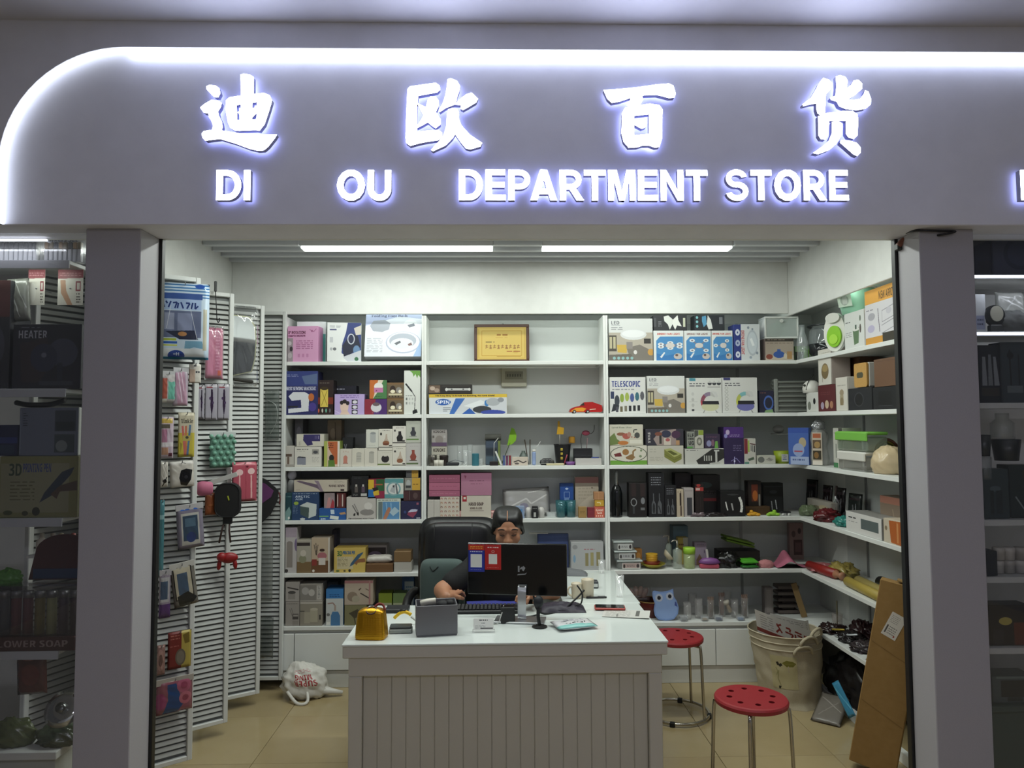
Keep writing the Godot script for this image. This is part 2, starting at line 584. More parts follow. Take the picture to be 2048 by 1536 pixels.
	struct("trim_3",prism(S(),poly,-2.745,-2.705),panel,"raised pale grey surround with a rounded corner round the sign")
	var led := thing("sign_edge_lamp","white light strip along the rounded edge of the sign","light strip")
	var run := [Vector2(xl,yb),Vector2(xl,yl - r)] + arc + [Vector2(4.0,yl)]
	st = S()
	for i in run.size() - 1:
		var a: Vector2 = run[i]
		var b: Vector2 = run[i + 1]
		var n := (b - a).orthogonal().normalized() * -0.006      # into the sign
		if n.dot(Vector2(0.3,2.7) - a) < 0: n = -n
		var m := Vector3(0,2.8,-2.725)
		quad(st,Vector3(a.x + n.x,a.y + n.y,-2.743),Vector3(b.x + n.x,b.y + n.y,-2.743),Vector3(b.x + n.x,b.y + n.y,-2.709),Vector3(a.x + n.x,a.y + n.y,-2.709),Vector3(a.x - n.x,a.y - n.y,-2.725))
		quad(st,Vector3(a.x,a.y,-2.709),Vector3(b.x,b.y,-2.709),Vector3(b.x + n.x,b.y + n.y,-2.709),Vector3(a.x + n.x,a.y + n.y,-2.709),Vector3(a.x,a.y,-2.75))
	put(led,"strip",st,glow("e4ecff",2.3))
	# pillars and door posts
	var zf := -2.80
	panel = grain("a8a6ab","b0aeb3", 14.0, 0.55, 0.06)      # speckled grey cladding
	var zb := -2.955
	var pl := [at(163,800,2.8).x,at(274,800,2.8).x,at(1850,800,2.8).x,at(1960,800,2.8).x]
	meta(put(self,"pillar",bx(pl[0],0,zb,pl[1],yb,zf,0.003),panel),"pale panel-clad pillar beside the louvered wall","","","structure")
	meta(put(self,"pillar",bx(pl[2],0,zb,pl[3],yb,zf,0.003),panel),"pale panel-clad pillar beside the cardboard carton","","","structure")
	struct("trim_4",bx(pl[1] - 0.03,0,-2.985,pl[1] + 0.012,yb + 0.1,zb,0.002),mat("17181a",0.35),"black metal door post")
	struct("trim_5",bx(pl[2] - 0.012,0,-2.985,pl[2] + 0.03,yb + 0.1,zb,0.002),mat("17181a",0.35),"black metal door post")
	struct("trim_6",bx(-1.9,yb,-2.98,2.4,2.88,-2.961),paint,"lintel behind the sign")
	# display windows at both sides
	struct("window_1",bx(-3.4,0.02,-2.872,pl[0] + 0.02,yb - 0.002,-2.864),film("e8f4ee",0.03,0.02),"glass of the display window by the louvered wall")
	struct("window_2",bx(pl[3] - 0.02,0.02,-2.872,3.4,yb - 0.002,-2.864),film("e8f4ee",0.03,0.02),"glass of the display window by the side shelves")
	struct("wall_pier_left",bx(-3.6,0,-4.0,-3.4,yb,-2.8),panel)
	struct("wall_pier_right",bx(3.4,0,-3.46,3.6,yb,-2.8),panel)
	# motor and cable of the roller door under the fascia
	var mo := thing("door_sensor","small dark cable joint with a copper-coloured plug under the sign","cable",at(1800,470,2.93))
	var o := mo.position
	put(mo,"plug",tube(S(true),[at(1797,492,2.93) - o,at(1806,482,2.92) - o,at(1818,474,2.90) - o],0.013,10),mat("7a4a3c",0.5))
	put(mo,"collar",tube(S(true),[at(1817,474,2.90) - o,at(1826,471,2.90) - o],0.016,10),mat("2c2c30",0.5))
	put(mo,"cord",tube(S(true),smooth_path([at(1824,471,2.90) - o,at(1850,473,2.885) - o,at(1880,470,2.79) - o,at(1911,463,2.785) - o,at(1880,462,2.785) - o,at(1850,461,2.785) - o,at(1825,462,2.82) - o,at(1806,468,2.90) - o]),0.0045,6),mat("26262a",0.5))
	put(mo,"holder",box(S(),at(1799,494,2.935) - o,Vector3(0.03,0.03,0.03),0.004),mat("2a2e2c",0.5))

# ---------- saw-tooth louvered display panels ----------
func louver(label: String, p: Vector3, turn: float, w: float, h: float, slat_mesh := {}) -> Node3D:      # p: foot of the free edge; the leaf runs along local -x
	var t := thing("louvered_panel",label,"display panel",p,turn,"louvered display panels")
	var m := mat("d0d2cf",0.4)
	put(t,"frame_post",box(S(),Vector3(-0.012,h / 2,0),Vector3(0.024,h,0.03),0.003),m)
	put(t,"frame_post",box(S(),Vector3(-w + 0.012,h / 2,0),Vector3(0.024,h,0.03),0.003),m)
	put(t,"frame_rail",box(S(),Vector3(-w / 2,h - 0.012,0),Vector3(w - 0.048,0.024,0.03),0.003),m)
	put(t,"frame_rail",box(S(),Vector3(-w / 2,0.012,0),Vector3(w - 0.048,0.024,0.03),0.003),m)
	put(t,"backing",box(S(),Vector3(-w / 2,h / 2,-0.012),Vector3(w - 0.048,h - 0.048,0.004)),mat("787b7a",0.7))  # backing toned darker to deepen the shadow lines between slats
	var pitch := 0.0285
	var st := box(S(),Vector3.ZERO,Vector3(w - 0.05,0.0208,0.005),0.001)
	st.generate_normals()
	var mesh := st.commit()
	var n := int((h - 0.06) / pitch)
	for k in n:
		piece(t,"slat",mesh,mat("b4b6b3",0.45),Transform3D(Basis(Vector3.RIGHT,deg_to_rad(-24)),Vector3(-w / 2,0.036 + pitch * (k + 0.5),-0.001)))
	return t
func louvers() -> void:
	louver("louvered panel with the blue household packet beside the door post",Vector3(-1.527,0.07,-3.743),38,0.31,2.415)
	louver("louvered panel carrying feather packs and a green massage mat",Vector3(-1.517,0.07,-4.193),38,0.31,2.415)
	louver("louvered panel with the bagged mirror hanging on it",Vector3(-1.478,0.07,-4.623),34,0.33,2.415)
	louver("louvered panel flush with the shelf fronts beside the first shelf bay",Vector3(-1.40,0.07,-4.855),0,0.35,2.415)
	louver("louvered panel inside the display window behind the packed shelves",Vector3(-1.84,0.05,-3.63),65,0.46,2.4)

# ---------- shelf units ----------
func shelving() -> void:
	var w := mat("dfe1dd",0.38)
	var back := mat("c9ccca",0.5)
	var xs := [-1.432,-0.4865,0.7425,2.36]
	var lab := ["white shelf bay beside the louvered panels, packed with boxed appliances","white shelf bay behind the seated person with a framed gold plaque","white shelf bay with fan lamp boxes and plastic kitchenware"]
	var dep := [0.44,0.24,0.44]
	for b in 3:
		var t := thing("shelf_unit",lab[b],"shelving",Vector3((xs[b] + xs[b + 1]) / 2,0,-SF),0,"white shelf bays along the back wall")
		var hw: float = (xs[b + 1] - xs[b]) / 2 - 0.016
		var d: float = dep[b]
		put(t,"back_panel",box(S(),Vector3(0,1.42,-d - 0.007),Vector3(hw * 2 + 0.031,2.08,0.012)),back)
		put(t,"side_panel",box(S(),Vector3(-hw - 0.008,1.42,-d / 2 - 0.002),Vector3(0.015,2.08,d - 0.004),0.001),w)
		if b < 2: put(t,"side_panel",box(S(),Vector3(hw + 0.008,1.42,-d / 2 - 0.002),Vector3(0.015,2.08,d - 0.004),0.001),w)
		if b == 2: put(t,"slotted_rail",box(S(),Vector3(0.235,1.42,-d + 0.001),Vector3(0.02,2.08,0.004)),mat("9a9d9e",0.4,0.6))
		for k in 6:
			put(t,"shelf",box(S(),Vector3(0,SH[k] - 0.0125,-d / 2),Vector3(hw * 2,0.025,d),0.0015),w)
	# base cabinets with push doors below the shelves
	var cab := thing("base_cabinet","long low white cabinet with flat doors under the back shelves","cabinet",Vector3(0.3,0,-SF))
	put(cab,"plinth",box(S(),Vector3(0,0.055,-0.16),Vector3(3.42,0.11,0.29),0.002),mat("cfd0cb",0.45))
	put(cab,"carcass",box(S(),Vector3(0,0.24,-0.16),Vector3(3.42,0.26,0.28),0.002),mat("c2c3be",0.5))
	var door_x := [-1.41,-1.335,-0.92,-0.5,-0.08,0.34,0.76,1.02,1.455,1.9,2.0]
	for i in door_x.size() - 1:
		var a: float = door_x[i] - 0.3 + 0.0025
		var b: float = door_x[i + 1] - 0.3 - 0.0025
		put(cab,"door",box(S(),Vector3((a + b) / 2,0.235,-0.009),Vector3(b - a,0.236,0.018),0.002),w)
	# side unit on the right wall
	var u := thing("shelf_unit","white side shelves running forward to the cardboard carton","shelving",Vector3(2.04,0,-4.25))
	for k in 6:
		put(u,"shelf",box(S(),Vector3(0.159,SH[k] - 0.0125,-0.0),Vector3(0.314,0.025,1.256),0.0015),w)
	put(u,"back_panel",box(S(),Vector3(0.318,1.235,0),Vector3(0.004,2.43,1.256)),back)
	put(u,"end_panel",box(S(),Vector3(0.159,1.235,0.637),Vector3(0.314,2.43,0.016),0.001),w)
	put(u,"plinth",box(S(),Vector3(0.02,0.03,0),Vector3(0.03,0.06,1.25),0.002),w)
	for z in [-0.35,0.3]:
		put(u,"slotted_rail",box(S(),Vector3(0.312,1.235,z),Vector3(0.006,2.4,0.02),0.001),mat("9a9d9e",0.4,0.6))
	# light strips hidden behind the bulkheads
	var s1 := solo("shelf_light_strip","thin white light strip at the top of the back shelves","light strip",box(S(),Vector3.ZERO,Vector3(3.3,0.008,0.016),0.001),glow("f0fff8",1.5),Vector3(0.28,2.5255,-4.925))
	var s2 := solo("shelf_light_strip","thin white light strip at the top of the side shelves","light strip",box(S(),Vector3.ZERO,Vector3(0.016,0.008,1.2),0.001),glow("f0fff8",1.5),Vector3(2.05,2.5255,-4.19))

# ---------- glowing letters ----------
func letter(label: String, polys: Array, o: Vector3) -> void:       # polygons in metres round o, on the fascia plane
	var t := thing("sign_letter",label,"sign letter",o,0,"glowing letters of the shop sign")
	var face := S()
	var rim := S()
	var back := S()
	for p in polys:
		prism(face,p,0.038,0.040,Transform3D.IDENTITY,1 | 4)
		prism(back,p,0.016,0.018,Transform3D.IDENTITY,2 | 4)
		prism(rim,p,0.016,0.040,Transform3D.IDENTITY,0)
	put(t,"lit_face",face,glow("d8dfff",24.0))
	put(t,"side_return",rim,mat("a8aac4",0.5))
	put(t,"halo_backing",back,glow("a0a8ff",2.1))
func traced(strokes: Array, x0: float, sc: float) -> Array:          # zoomed pixel outlines -> metres on the letter plane
	var out := []
	var lo := Vector2(1e9,1e9)
	for s in strokes:
		var p := PackedVector2Array()
		for i in range(0,s.size(),2):
			var w := at(x0 + s[i] / sc,s[i + 1] / sc,2.709)
			p.append(Vector2(w.x,w.y))
			lo = lo.min(p[-1])
		out.append(p)
	for p in out:
		for i in p.size(): p[i] -= lo
	return [out,Vector3(lo.x,lo.y,-2.745)]
func sign_letters() -> void:
	var di := [[1210,508,1228,500,1262,503,1285,520,1292,548,1280,572,1258,572,1235,550,1212,525],
		[1174,632,1200,610,1238,588,1275,590,1299,605,1295,628,1278,655,1283,680,1300,715,1305,745,1298,768,1240,770,1250,740,1240,710,1225,685,1222,665,1195,662],
		[1182,785,1195,770,1225,764,1300,766,1400,782,1500,790,1622,790,1610,812,1570,862,1545,882,1510,884,1460,872,1380,842,1290,815,1245,820,1205,826,1188,808],
		[1410,440,1430,434,1465,440,1487,455,1486,550,1412,562],
		[1325,590,1345,572,1387,566,1387,620,1390,708,1404,768,1380,768,1350,750,1335,715,1322,640],
		[1506,550,1545,547,1580,560,1594,590,1580,640,1550,730,1520,768,1500,764,1503,700,1506,640],
		[1386,566,1507,550,1507,600,1386,618],[1389,706,1504,700,1501,764,1402,768],
		[1412,612,1479,602,1477,703,1410,706],[1393,660,1413,645,1412,682],[1478,636,1496,632,1504,645,1500,668,1478,690]]
	var ou := [[385,510,400,494,470,484,545,474,567,490,570,512,555,528,445,548,440,600,438,752,500,745,560,742,580,755,582,775,560,800,500,808,450,818,400,832,378,815,374,790,378,650],
		[440,588,462,600,490,612,500,570,515,552,545,554,562,575,560,610,545,640,572,680,572,710,545,732,520,715,500,698,470,715,440,730,440,718,462,685,475,660,458,628],
		[612,455,630,448,665,462,682,490,680,515,665,560,660,590,690,560,720,538,750,530,785,565,775,585,730,612,700,628,685,620,690,600,650,598,600,618,568,640,562,630,585,590,600,545,608,500],
		[615,625,640,616,668,625,676,640,676,680,690,715,740,770,808,815,800,835,740,852,715,845,690,815,655,765,640,790,600,830,530,862,518,855,560,810,590,770,605,720,608,670]]
	var bai := [[1498,515,1600,508,1700,498,1800,483,1870,478,1895,490,1908,535,1900,558,1870,560,1800,542,1725,545,1650,560,1590,580,1545,588,1520,565],
		[1655,555,1718,548,1722,570,1705,598,1640,615,1632,605,1645,585],
		[1604,645,1620,615,1672,608,1672,765,1690,840,1640,842,1612,808,1600,760],
		[1640,612,1760,592,1815,600,1833,625,1832,650,1756,652,1672,662],[1756,648,1832,642,1830,790,1815,838,1790,842,1756,830],
		[1672,688,1730,682,1745,700,1738,725,1715,735,1672,712],[1672,772,1757,764,1790,842,1765,830,1720,830,1690,840]]
	var huo := [[838,430,870,440,888,462,880,490,852,520,848,620,825,635,808,625,800,600,800,570,770,574,728,585,725,575,770,540,800,490,815,460],
		[908,422,930,415,960,425,972,445,965,490,990,470,1005,445,1030,440,1052,462,1050,490,1010,525,972,548,1000,552,1040,545,1060,520,1068,498,1085,505,1100,545,1098,575,1070,598,1020,608,960,600,925,585,912,560,880,550,876,540,905,528,910,480],
		[810,640,860,622,940,612,1000,612,1025,630,1030,660,1025,745,1005,765,975,755,962,735,962,665,870,665,866,740,850,768,825,765,812,745],
		[886,672,915,665,940,678,945,700,935,750,910,790,870,825,810,848,782,842,835,805,868,775,885,735],
		[935,770,975,772,1020,785,1042,810,1042,840,1025,858,1005,850,965,815,930,785]]
	var k := 0
	for c in [[di,0.0,2.9257,"glowing white Chinese character above the letters DI"],[ou,680.0,2.844,"glowing white Chinese character between the letters OU and DEPARTMENT"],[bai,680.0,2.844,"glowing white Chinese character above the second half of DEPARTMENT"],[huo,1340.0,2.743,"glowing white Chinese character above the end of STORE"]]:
		var r := traced(c[0],c[1],c[2])
		letter(c[3],r[0],r[1])
	for w in [["DI",433,502],["OU",674,783],["DEPARTMENT",918,1414],["STORE",1452,1695],["L",2041,2078]]:
		var text: String = w[0]
		var a := at(w[1],401,2.709)
		var b := at(w[2],341,2.709)
		var adv := 0.0
		var parts := []
		for i in text.length():
			var ch := glyph(text[i])
			parts.append([ch[0],adv - ch[1].position.x,ch[1]])
			adv += ch[1].size.x + 3.2
			if i + 1 < text.length() and text.substr(i,2) in ["PA","RT"]: adv -= 3.0
		adv -= 3.2
		var sx := (b.x - a.x) / adv
		var sy := (b.y - a.y) / 34.3
		var x0 := a.x
		for i in text.length():
			var base := Vector3(x0 + (parts[i][1] + parts[i][2].position.x) * sx,a.y,-2.745)
			var polys := []
			for p in parts[i][0]:
				var q := PackedVector2Array()
				for v in p: q.append(Vector2((v.x - parts[i][2].position.x) * sx,v.y * sy))
				polys.append(q)
			var nth := text.substr(0,i + 1).count(text[i])
			var l := "glowing white sign letter %s, %s in the word %s" % [text[i],["first","second","third"][nth - 1],text]
			if text == "L": l = "glowing white sign letter cut off where the sign runs on"
			letter(l,polys,base)
# letters drawn as simple heavy strokes on a 34.3 high cap
func glyph(ch: String) -> Array:
	var H := 34.3
	var p := []
	var ring := func(cx: float,cy: float,rx: float,ry: float,t: float,a0: float,a1: float) -> void:
		var n := 14
		for i in n:
			var a := a0 + (a1 - a0) * i / n
			var b := a0 + (a1 - a0) * (i + 1) / n
			p.append(V2([cx + rx * cos(a),cy + ry * sin(a),cx + rx * cos(b),cy + ry * sin(b),cx + (rx - t) * cos(b),cy + (ry - t * 0.92) * sin(b),cx + (rx - t) * cos(a),cy + (ry - t * 0.92) * sin(a)]))
	match ch:
		"I": p.append_array([V2([0,0,7.6,0,7.6,H,0,H])])
		"L": p.append_array([V2([0,0,22,0,22,6.3,7.6,6.3,7.6,H,0,H])])
		"D":
			p.append_array([V2([0,0,7.6,0,7.6,H,0,H]),V2([7.6,0,13,0,13,6.4,7.6,6.4]),V2([7.6,H - 6.4,13,H - 6.4,13,H,7.6,H])])
			ring.call(13.0,H / 2,16.0,H / 2,7.4,-PI / 2,PI / 2)
		"O": ring.call(16.5,H / 2,17.0,H / 2 + 0.7,8.0,0.0,TAU)
		"U":
			p.append_array([V2([0,13,7.6,13,7.6,H,0,H]),V2([21,13,28.6,13,28.6,H,21,H])])
			ring.call(14.3,13.0,14.3,13.6,7.6,PI,TAU)
		"E": p.append_array([V2([0,0,7.6,0,7.6,H,0,H]),V2([7.6,0,24.5,0,24.5,6.2,7.6,6.2]),V2([7.6,14.4,23,14.4,23,20.6,7.6,20.6]),V2([7.6,H - 6.2,24,H - 6.2,24,H,7.6,H])])
		"T": p.append_array([V2([9.4,0,17,0,17,H - 6.4,9.4,H - 6.4]),V2([0,H - 6.4,26.4,H - 6.4,26.4,H,0,H])])
		"P","R":
			p.append_array([V2([0,0,7.6,0,7.6,H,0,H]),V2([7.6,H - 6.2,14,H - 6.2,14,H,7.6,H]),V2([7.6,H - 22,14,H - 22,14,H - 15.8,7.6,H - 15.8])])
			ring.call(14.0,H - 11.0,12.6,11.0,6.8,-PI / 2,PI / 2)
			if ch == "R": p.append(V2([11,H - 20.5,19.5,H - 20.5,29.5,0,20.6,0]))
		"A": p.append_array([V2([0,0,8.2,0,17,25,19.5,H,12,H]),V2([24.2,0,32.4,0,20.4,H,13,H,16,25]),V2([8.6,7,23.8,7,21.8,13,10.6,13])])
		"M": p.append_array([V2([0,0,7,0,7,H,0,H]),V2([26,0,33,0,33,H,26,H]),V2([7,H,7,H - 10,13,0,20,0,16.5,10,10.5,H]),V2([26,H,26,H - 10,20,0,16.5,0,16.5,10,22.5,H])])
		"N": p.append_array([V2([0,0,7.2,0,7.2,H,0,H]),V2([21,0,28.2,0,28.2,H,21,H]),V2([7.2,H,7.2,H - 11.5,21,0,21,11.5])])
		"S":
			ring.call(14.0,24.6,13.4,10.2,6.6,0.25,PI * 1.5)
			ring.call(14.6,10.1,14.2,10.8,6.8,-PI * 0.92,PI * 0.5)
	var lo := Vector2(1e9,1e9)
	var hi := -lo
	for q in p:
		for v in q:
			lo = lo.min(v)
			hi = hi.max(v)
	return [p,Rect2(lo,hi - lo)]

# ---------- desk and what lies on it ----------
const DT := 0.75                           # top of the desk glass
func desk_area() -> void:
	var w := mat("cac8be",0.5)
	var body := mat("c4c1b6",0.55)
	var d := thing("office_desk","L-shaped cream desk with grooved front boards and white glass top","desk",Vector3(0.038,0,-3.30))
	var hw := 0.728
	put(d,"glass_top",box(S(),Vector3(0,DT - 0.005,-0.345),Vector3(hw * 2 + 0.006,0.01,0.69),0.002),mat("dfe6e2",0.08,0.0,{"clearcoat_enabled": true,"clearcoat": 0.6}))
	put(d,"top_board",box(S(),Vector3(0,DT - 0.037,-0.345),Vector3(hw * 2,0.054,0.68),0.004),w)
	put(d,"front_rail",box(S(),Vector3(0,0.645,-0.03),Vector3(hw * 2 - 0.05,0.082,0.03),0.004),body)
	for s in [-1,1]:
		put(d,"front_stile",box(S(),Vector3(s * (hw - 0.055),0.31,-0.03),Vector3(0.06,0.588,0.03),0.004),body)
	put(d,"foot_rail",box(S(),Vector3(0,0.05,-0.03),Vector3(hw * 2 - 0.172,0.068,0.03),0.004),body)
	put(d,"backing",box(S(),Vector3(0,0.345,-0.062),Vector3(hw * 2 - 0.06,0.658,0.012)),body)
	var st := box(S(),Vector3.ZERO,Vector3(0.0636,0.52,0.012),0.003)
	st.generate_normals()
	var board := st.commit()
	var n := 20
	for i in n: piece(d,"plank",board,mat("c1beb1",0.6),Transform3D(Basis.IDENTITY,Vector3(-0.643 + (i + 0.5) * 1.286 / n,0.344,-0.049)))
	for s in [-1,1]: put(d,"side_panel",box(S(),Vector3(s * (hw - 0.035),0.345,-0.37),Vector3(0.025,0.658,0.6),0.002),body)
	put(d,"return_glass",box(S(),Vector3(0.532,DT - 0.005,-1.128),Vector3(0.42,0.01,0.87),0.002),mat("dfe6e2",0.08,0.0,{"clearcoat_enabled": true,"clearcoat": 0.6}))
	put(d,"return_board",box(S(),Vector3(0.532,DT - 0.037,-1.128),Vector3(0.41,0.054,0.86),0.004),w)
	put(d,"return_panel",box(S(),Vector3(0.715,0.345,-1.128),Vector3(0.025,0.658,0.85),0.002),body)
	put(d,"return_panel",box(S(),Vector3(0.345,0.345,-1.128),Vector3(0.025,0.658,0.85),0.002),body)
	# gold textured bag
	var p := on_y(740,1281,DT)
	var b := thing("gold_bag","small shiny gold quilted bag with a round dark handle on the desk corner","bag",p + Vector3(0,0.0005,-0.045),-6)
	var gold := mat("c8941e",0.32,0.75)
	st = S(true)
	var bag := func(u: float,v: float) -> Vector3:
		var a := TAU * u
		var h := (1.0 - v) * 0.138
		var wid := 0.071 - 0.013 * pow(1.0 - v,1.5)
		var dep := 0.047 - 0.016 * pow(1.0 - v,1.6)
		var sq := pow(pow(absf(cos(a)),5.0) + pow(absf(sin(a)),5.0),-0.2)
		var edge := 1.0
		if v < 0.16: edge = sqrt(1.0 - pow((0.16 - v) / 0.16,2.0) * 0.999)
		if v > 0.95: edge = 1.0 - (v - 0.95) * 1.2
		var q := 0.0012 * sin(a * 30.0 + h * 380) * sin(a * 30.0 - h * 380) if v > 0.25 else 0.0
		return Vector3(-cos(a) * (wid * sq * edge + q),h,sin(a) * (dep * sq * edge + q))
	sheet(st,bag,96,48)
	put(b,"body",st,gold)
	put(b,"underside",box(S(),Vector3(0,0.002,0),Vector3(0.13,0.003,0.08),0.001),gold)
	var ring := []
	for i in 20: ring.append(Vector3(0.004 + cos(TAU * i / 20) * 0.022,0.128 + sin(TAU * i / 20) * 0.012,0.022 - sin(TAU * i / 20) * 0.018))
	put(b,"handle_ring",tube(S(true),ring,0.0035,6,true),mat("4a2a1c",0.4))
	put(b,"ribbon",tube(S(true),smooth_path([Vector3(0.012,0.138,0.0),Vector3(0.03,0.15,-0.01),Vector3(0.05,0.145,-0.01),Vector3(0.062,0.125,0.0)]),0.006,6),mat("7a2a22",0.6))
	# card terminal and yellow tape measure
	p = on_y(800,1268,DT)
	b = thing("card_terminal","small flat grey metal case beside the gold bag","case",p + Vector3(0,0.0005,-0.03),3)
	put(b,"body",box(S(),Vector3(0,0.011,0),Vector3(0.108,0.022,0.062),0.005),mat("8d9490",0.35,0.3))
	put(b,"top_plate",box(S(),Vector3(0,0.0275,0),Vector3(0.102,0.011,0.056),0.004),mat("3a3f3e",0.3))
	p = on_y(802,1253,DT)
	b = thing("packing_tape_cutter","yellow hand tape cutter with black band behind the grey case","tool",p + Vector3(0,0.0005,-0.045),-10)
	st = S(true)
	var pth := []
	for i in 12: pth.append(Vector3(-0.04 + 0.085 * i / 11.0,0.008 + 0.05 * sin(PI * (0.12 + 0.62 * i / 11.0)),0))
	put(b,"body",tube(st,pth,0.0085,8),mat("e8bd1a",0.4))
	put(b,"band",tube(S(true),[Vector3(-0.01,0.064,0),Vector3(0.018,0.066,0)],0.006,8),mat("222222",0.5))
	put(b,"blade_arm",tube(S(true),smooth_path([Vector3(0.045,0.035,0),Vector3(0.065,0.022,0.0),Vector3(0.085,0.006,0.0)]),0.005,6),mat("b9b9b0",0.3,0.6))
	solo("document_tray","flat black folder lying behind the tape cutter","folder",bx(-0.06,0,-0.05,0.06,0.02,0.05,0.003),mat("1c1d20",0.5),on_y(795,1222,DT) + Vector3(0,0.0005,0))
	# grey storage box with odds and ends
	p = on_y(868,1273,DT)
	b = thing("storage_box","open grey plastic box standing at the desk front edge","box",p + Vector3(0.004,0.0005,-0.07),8)
	var gm := mat("77777a",0.5)
	put(b,"floor_plate",box(S(),Vector3(0,0.003,0),Vector3(0.186,0.006,0.136),0.002),gm)
	for s in [-1,1]:
		put(b,"wall_panel",box(S(),Vector3(0,0.073,s * 0.067),Vector3(0.19,0.134,0.005),0.002),gm)
		put(b,"wall_panel",box(S(),Vector3(s * 0.0935,0.073,0),Vector3(0.005,0.134,0.129),0.002),gm)
	solo("hand_cream_tube","white tube lying on top inside the grey box","tube",tube(S(true),[Vector3(-0.03,0,0),Vector3(0.0,0.008,0.0),Vector3(0.04,0.012,0)],0.014,10),mat("d9d4c6",0.4),p + Vector3(-0.04,0.13,-0.085))
	solo("hair_tie","knotted black hair ties heaped in the grey box","hair ties",box(blob(blob(S(true),Vector3.ZERO,Vector3(0.03,0.02,0.025)),Vector3(0.035,0.005,0),Vector3(0.022,0.018,0.02)),Vector3(-0.01,-0.06,0),Vector3(0.05,0.11,0.04),0.01),mat("17171a",0.7),p + Vector3(0.035,0.128,-0.07))
	# card stand
	p = on_y(967,1267,DT)
	b = thing("card_holder","clear stand with white name cards in front of the monitor","card holder",p + Vector3(0,0.0005,-0.02))
	put(b,"base",box(S(),Vector3(0,0.005,0.0),Vector3(0.106,0.01,0.045),0.002),film("ffffff",0.3))
	var pr := print_face(46,26,"e2e2dc",[["n",28,8,72,28,1,"333333"],["n",40,36,58,48,1,"666666"],["n",8,60,60,92,3,"8a8a8a"],["r",35,82,98,92,"333333"]])
	var cm := put(b,"card_stack",carton_mesh(Vector3(0.094,0.054,0.012),pr),pr.page.mat)
	cm.transform = Transform3D(Basis(Vector3.RIGHT,-0.3),Vector3(0,0.009,0))
	# monitor seen from behind
	monitor()
	# black adapter, webcam, cables, keyboard, mouse
	p = on_y(1018,1250,DT)
	b = thing("router_box","small black box with a pale cable beside the silver monitor stand","adapter",p + Vector3(-0.005,0.0005,-0.045))
	put(b,"case",box(S(),Vector3(0,0.04,0),Vector3(0.07,0.08,0.055),0.004),mat("0f1011",0.35))
	put(b,"cable",tube(S(true),smooth_path([Vector3(-0.02,0.082,0),Vector3(-0.03,0.05,0.03),Vector3(-0.05,0.006,0.04),Vector3(-0.08,0.0035,0.04)]),0.0022,6),mat("c9c9c4",0.5))
	p = on_y(1080,1258,DT)
	b = thing("webcam","black desk microphone on a round foot beside the monitor stand","microphone",p + Vector3(0,0.0005,-0.03))
	put(b,"foot",lathe(S(),[[0,0],[0.037,0],[0.037,0.005],[0.02,0.01],[0,0.011]],20),mat("161616",0.4))
	put(b,"stem",tube(S(true),smooth_path([Vector3(0,0.01,0),Vector3(-0.006,0.05,-0.005),Vector3(-0.004,0.10,-0.02)]),0.009,8),mat("161616",0.5))
	put(b,"head",blob(S(true),Vector3(-0.004,0.115,-0.02),Vector3(0.025,0.03,0.025)),mat("10151c",0.6))
	p = on_y(960,1224,DT)
	b = thing("keyboard","black computer keyboard lying under the monitor","keyboard",p + Vector3(0.02,0.0005,-0.02))
	put(b,"body",box(S(),Vector3(0,0.009,0),Vector3(0.42,0.018,0.13),0.004),mat("141416",0.4))
	st = box(S(),Vector3.ZERO,Vector3(0.016,0.008,0.016),0.002)
	st.generate_normals()
	var km := st.commit()
	for i in 20:
		for k in 5: piece(b,"key",km,mat("1d1d20",0.5),Transform3D(Basis.IDENTITY,Vector3(-0.19 + i * 0.02,0.0215,-0.045 + k * 0.0215)))
	p = on_y(985,1212,DT)
	solo("price_list","printed blue sheet lying behind the keyboard","sheet",bx(-0.14,0,-0.05,0.14,0.002,0.05),mat("4b4f9e",0.4),p + Vector3(0,0.0005,-0.06),4)
	p = on_y(905,1211,DT)
	b = thing("computer_mouse","black computer mouse under the person's hand","mouse",p + Vector3(0.0,0.0005,-0.02),-20)
	put(b,"shell",lathe(S(true),[[0,0.0],[0.9,0.0],[1,0.25],[0.85,0.7],[0.45,0.95],[0,1]],20,Vector3.ZERO,Basis.from_scale(Vector3(0.03,0.034,0.052))),mat("121214",0.4))
	# garment bag, packet, papers, phone, mugs
	p = on_y(1125,1222,DT)
	b = thing("folded_bag","folded dark violet nylon bag lying beside the monitor","bag",p + Vector3(0,0.0005,-0.03))
	st = S(true)
	var nz := FastNoiseLite.new()
	nz.seed = 4
	nz.frequency = 14.0
	var heap := func(u: float,v: float) -> Vector3:
		var x := (u - 0.5) * 0.24
		var z := (v - 0.5) * 0.15
		var e := maxf(0.0,1.0 - pow(absf(2 * u - 1),2.5)) * maxf(0.0,1.0 - pow(absf(2 * v - 1),2.5))
		return Vector3(x,0.002 + 0.035 * sqrt(e) * (0.9 + 0.6 * nz.get_noise_2d(x,z)),z)
	sheet(st,heap,24,16)
	put(b,"cloth",st,mat("2a2433",0.55,0.0,{"rim_enabled": true,"rim": 0.3}))
	put(b,"hem",tube(S(true),[Vector3(-0.115,0.004,0.06),Vector3(0,0.014,0.066),Vector3(0.115,0.004,0.06)],0.0035,6),mat("1d1926",0.6))
	p = on_y(1148,1262,DT)
	pr = print_face(90,45,"d8d8da",[["r",0,72,100,100,"8fcac4"],["n",28,52,78,66,1,"1c1c1c"],["l",[20,38,42,30],3,"222222"],["n",30,10,80,40,5,"8a8a90"],["g",[72,2,80,2,78,12],"444444"]])
	var pk := put(self,"packet",packet_mesh(0.2,0.13,0.012,pr,3),pr.page.gloss)
	pk.transform = Transform3D(Basis(Vector3.UP,0.28) * Basis(Vector3.RIGHT,-PI / 2 + 0.03),p + Vector3(0.005,0.016,-0.062))
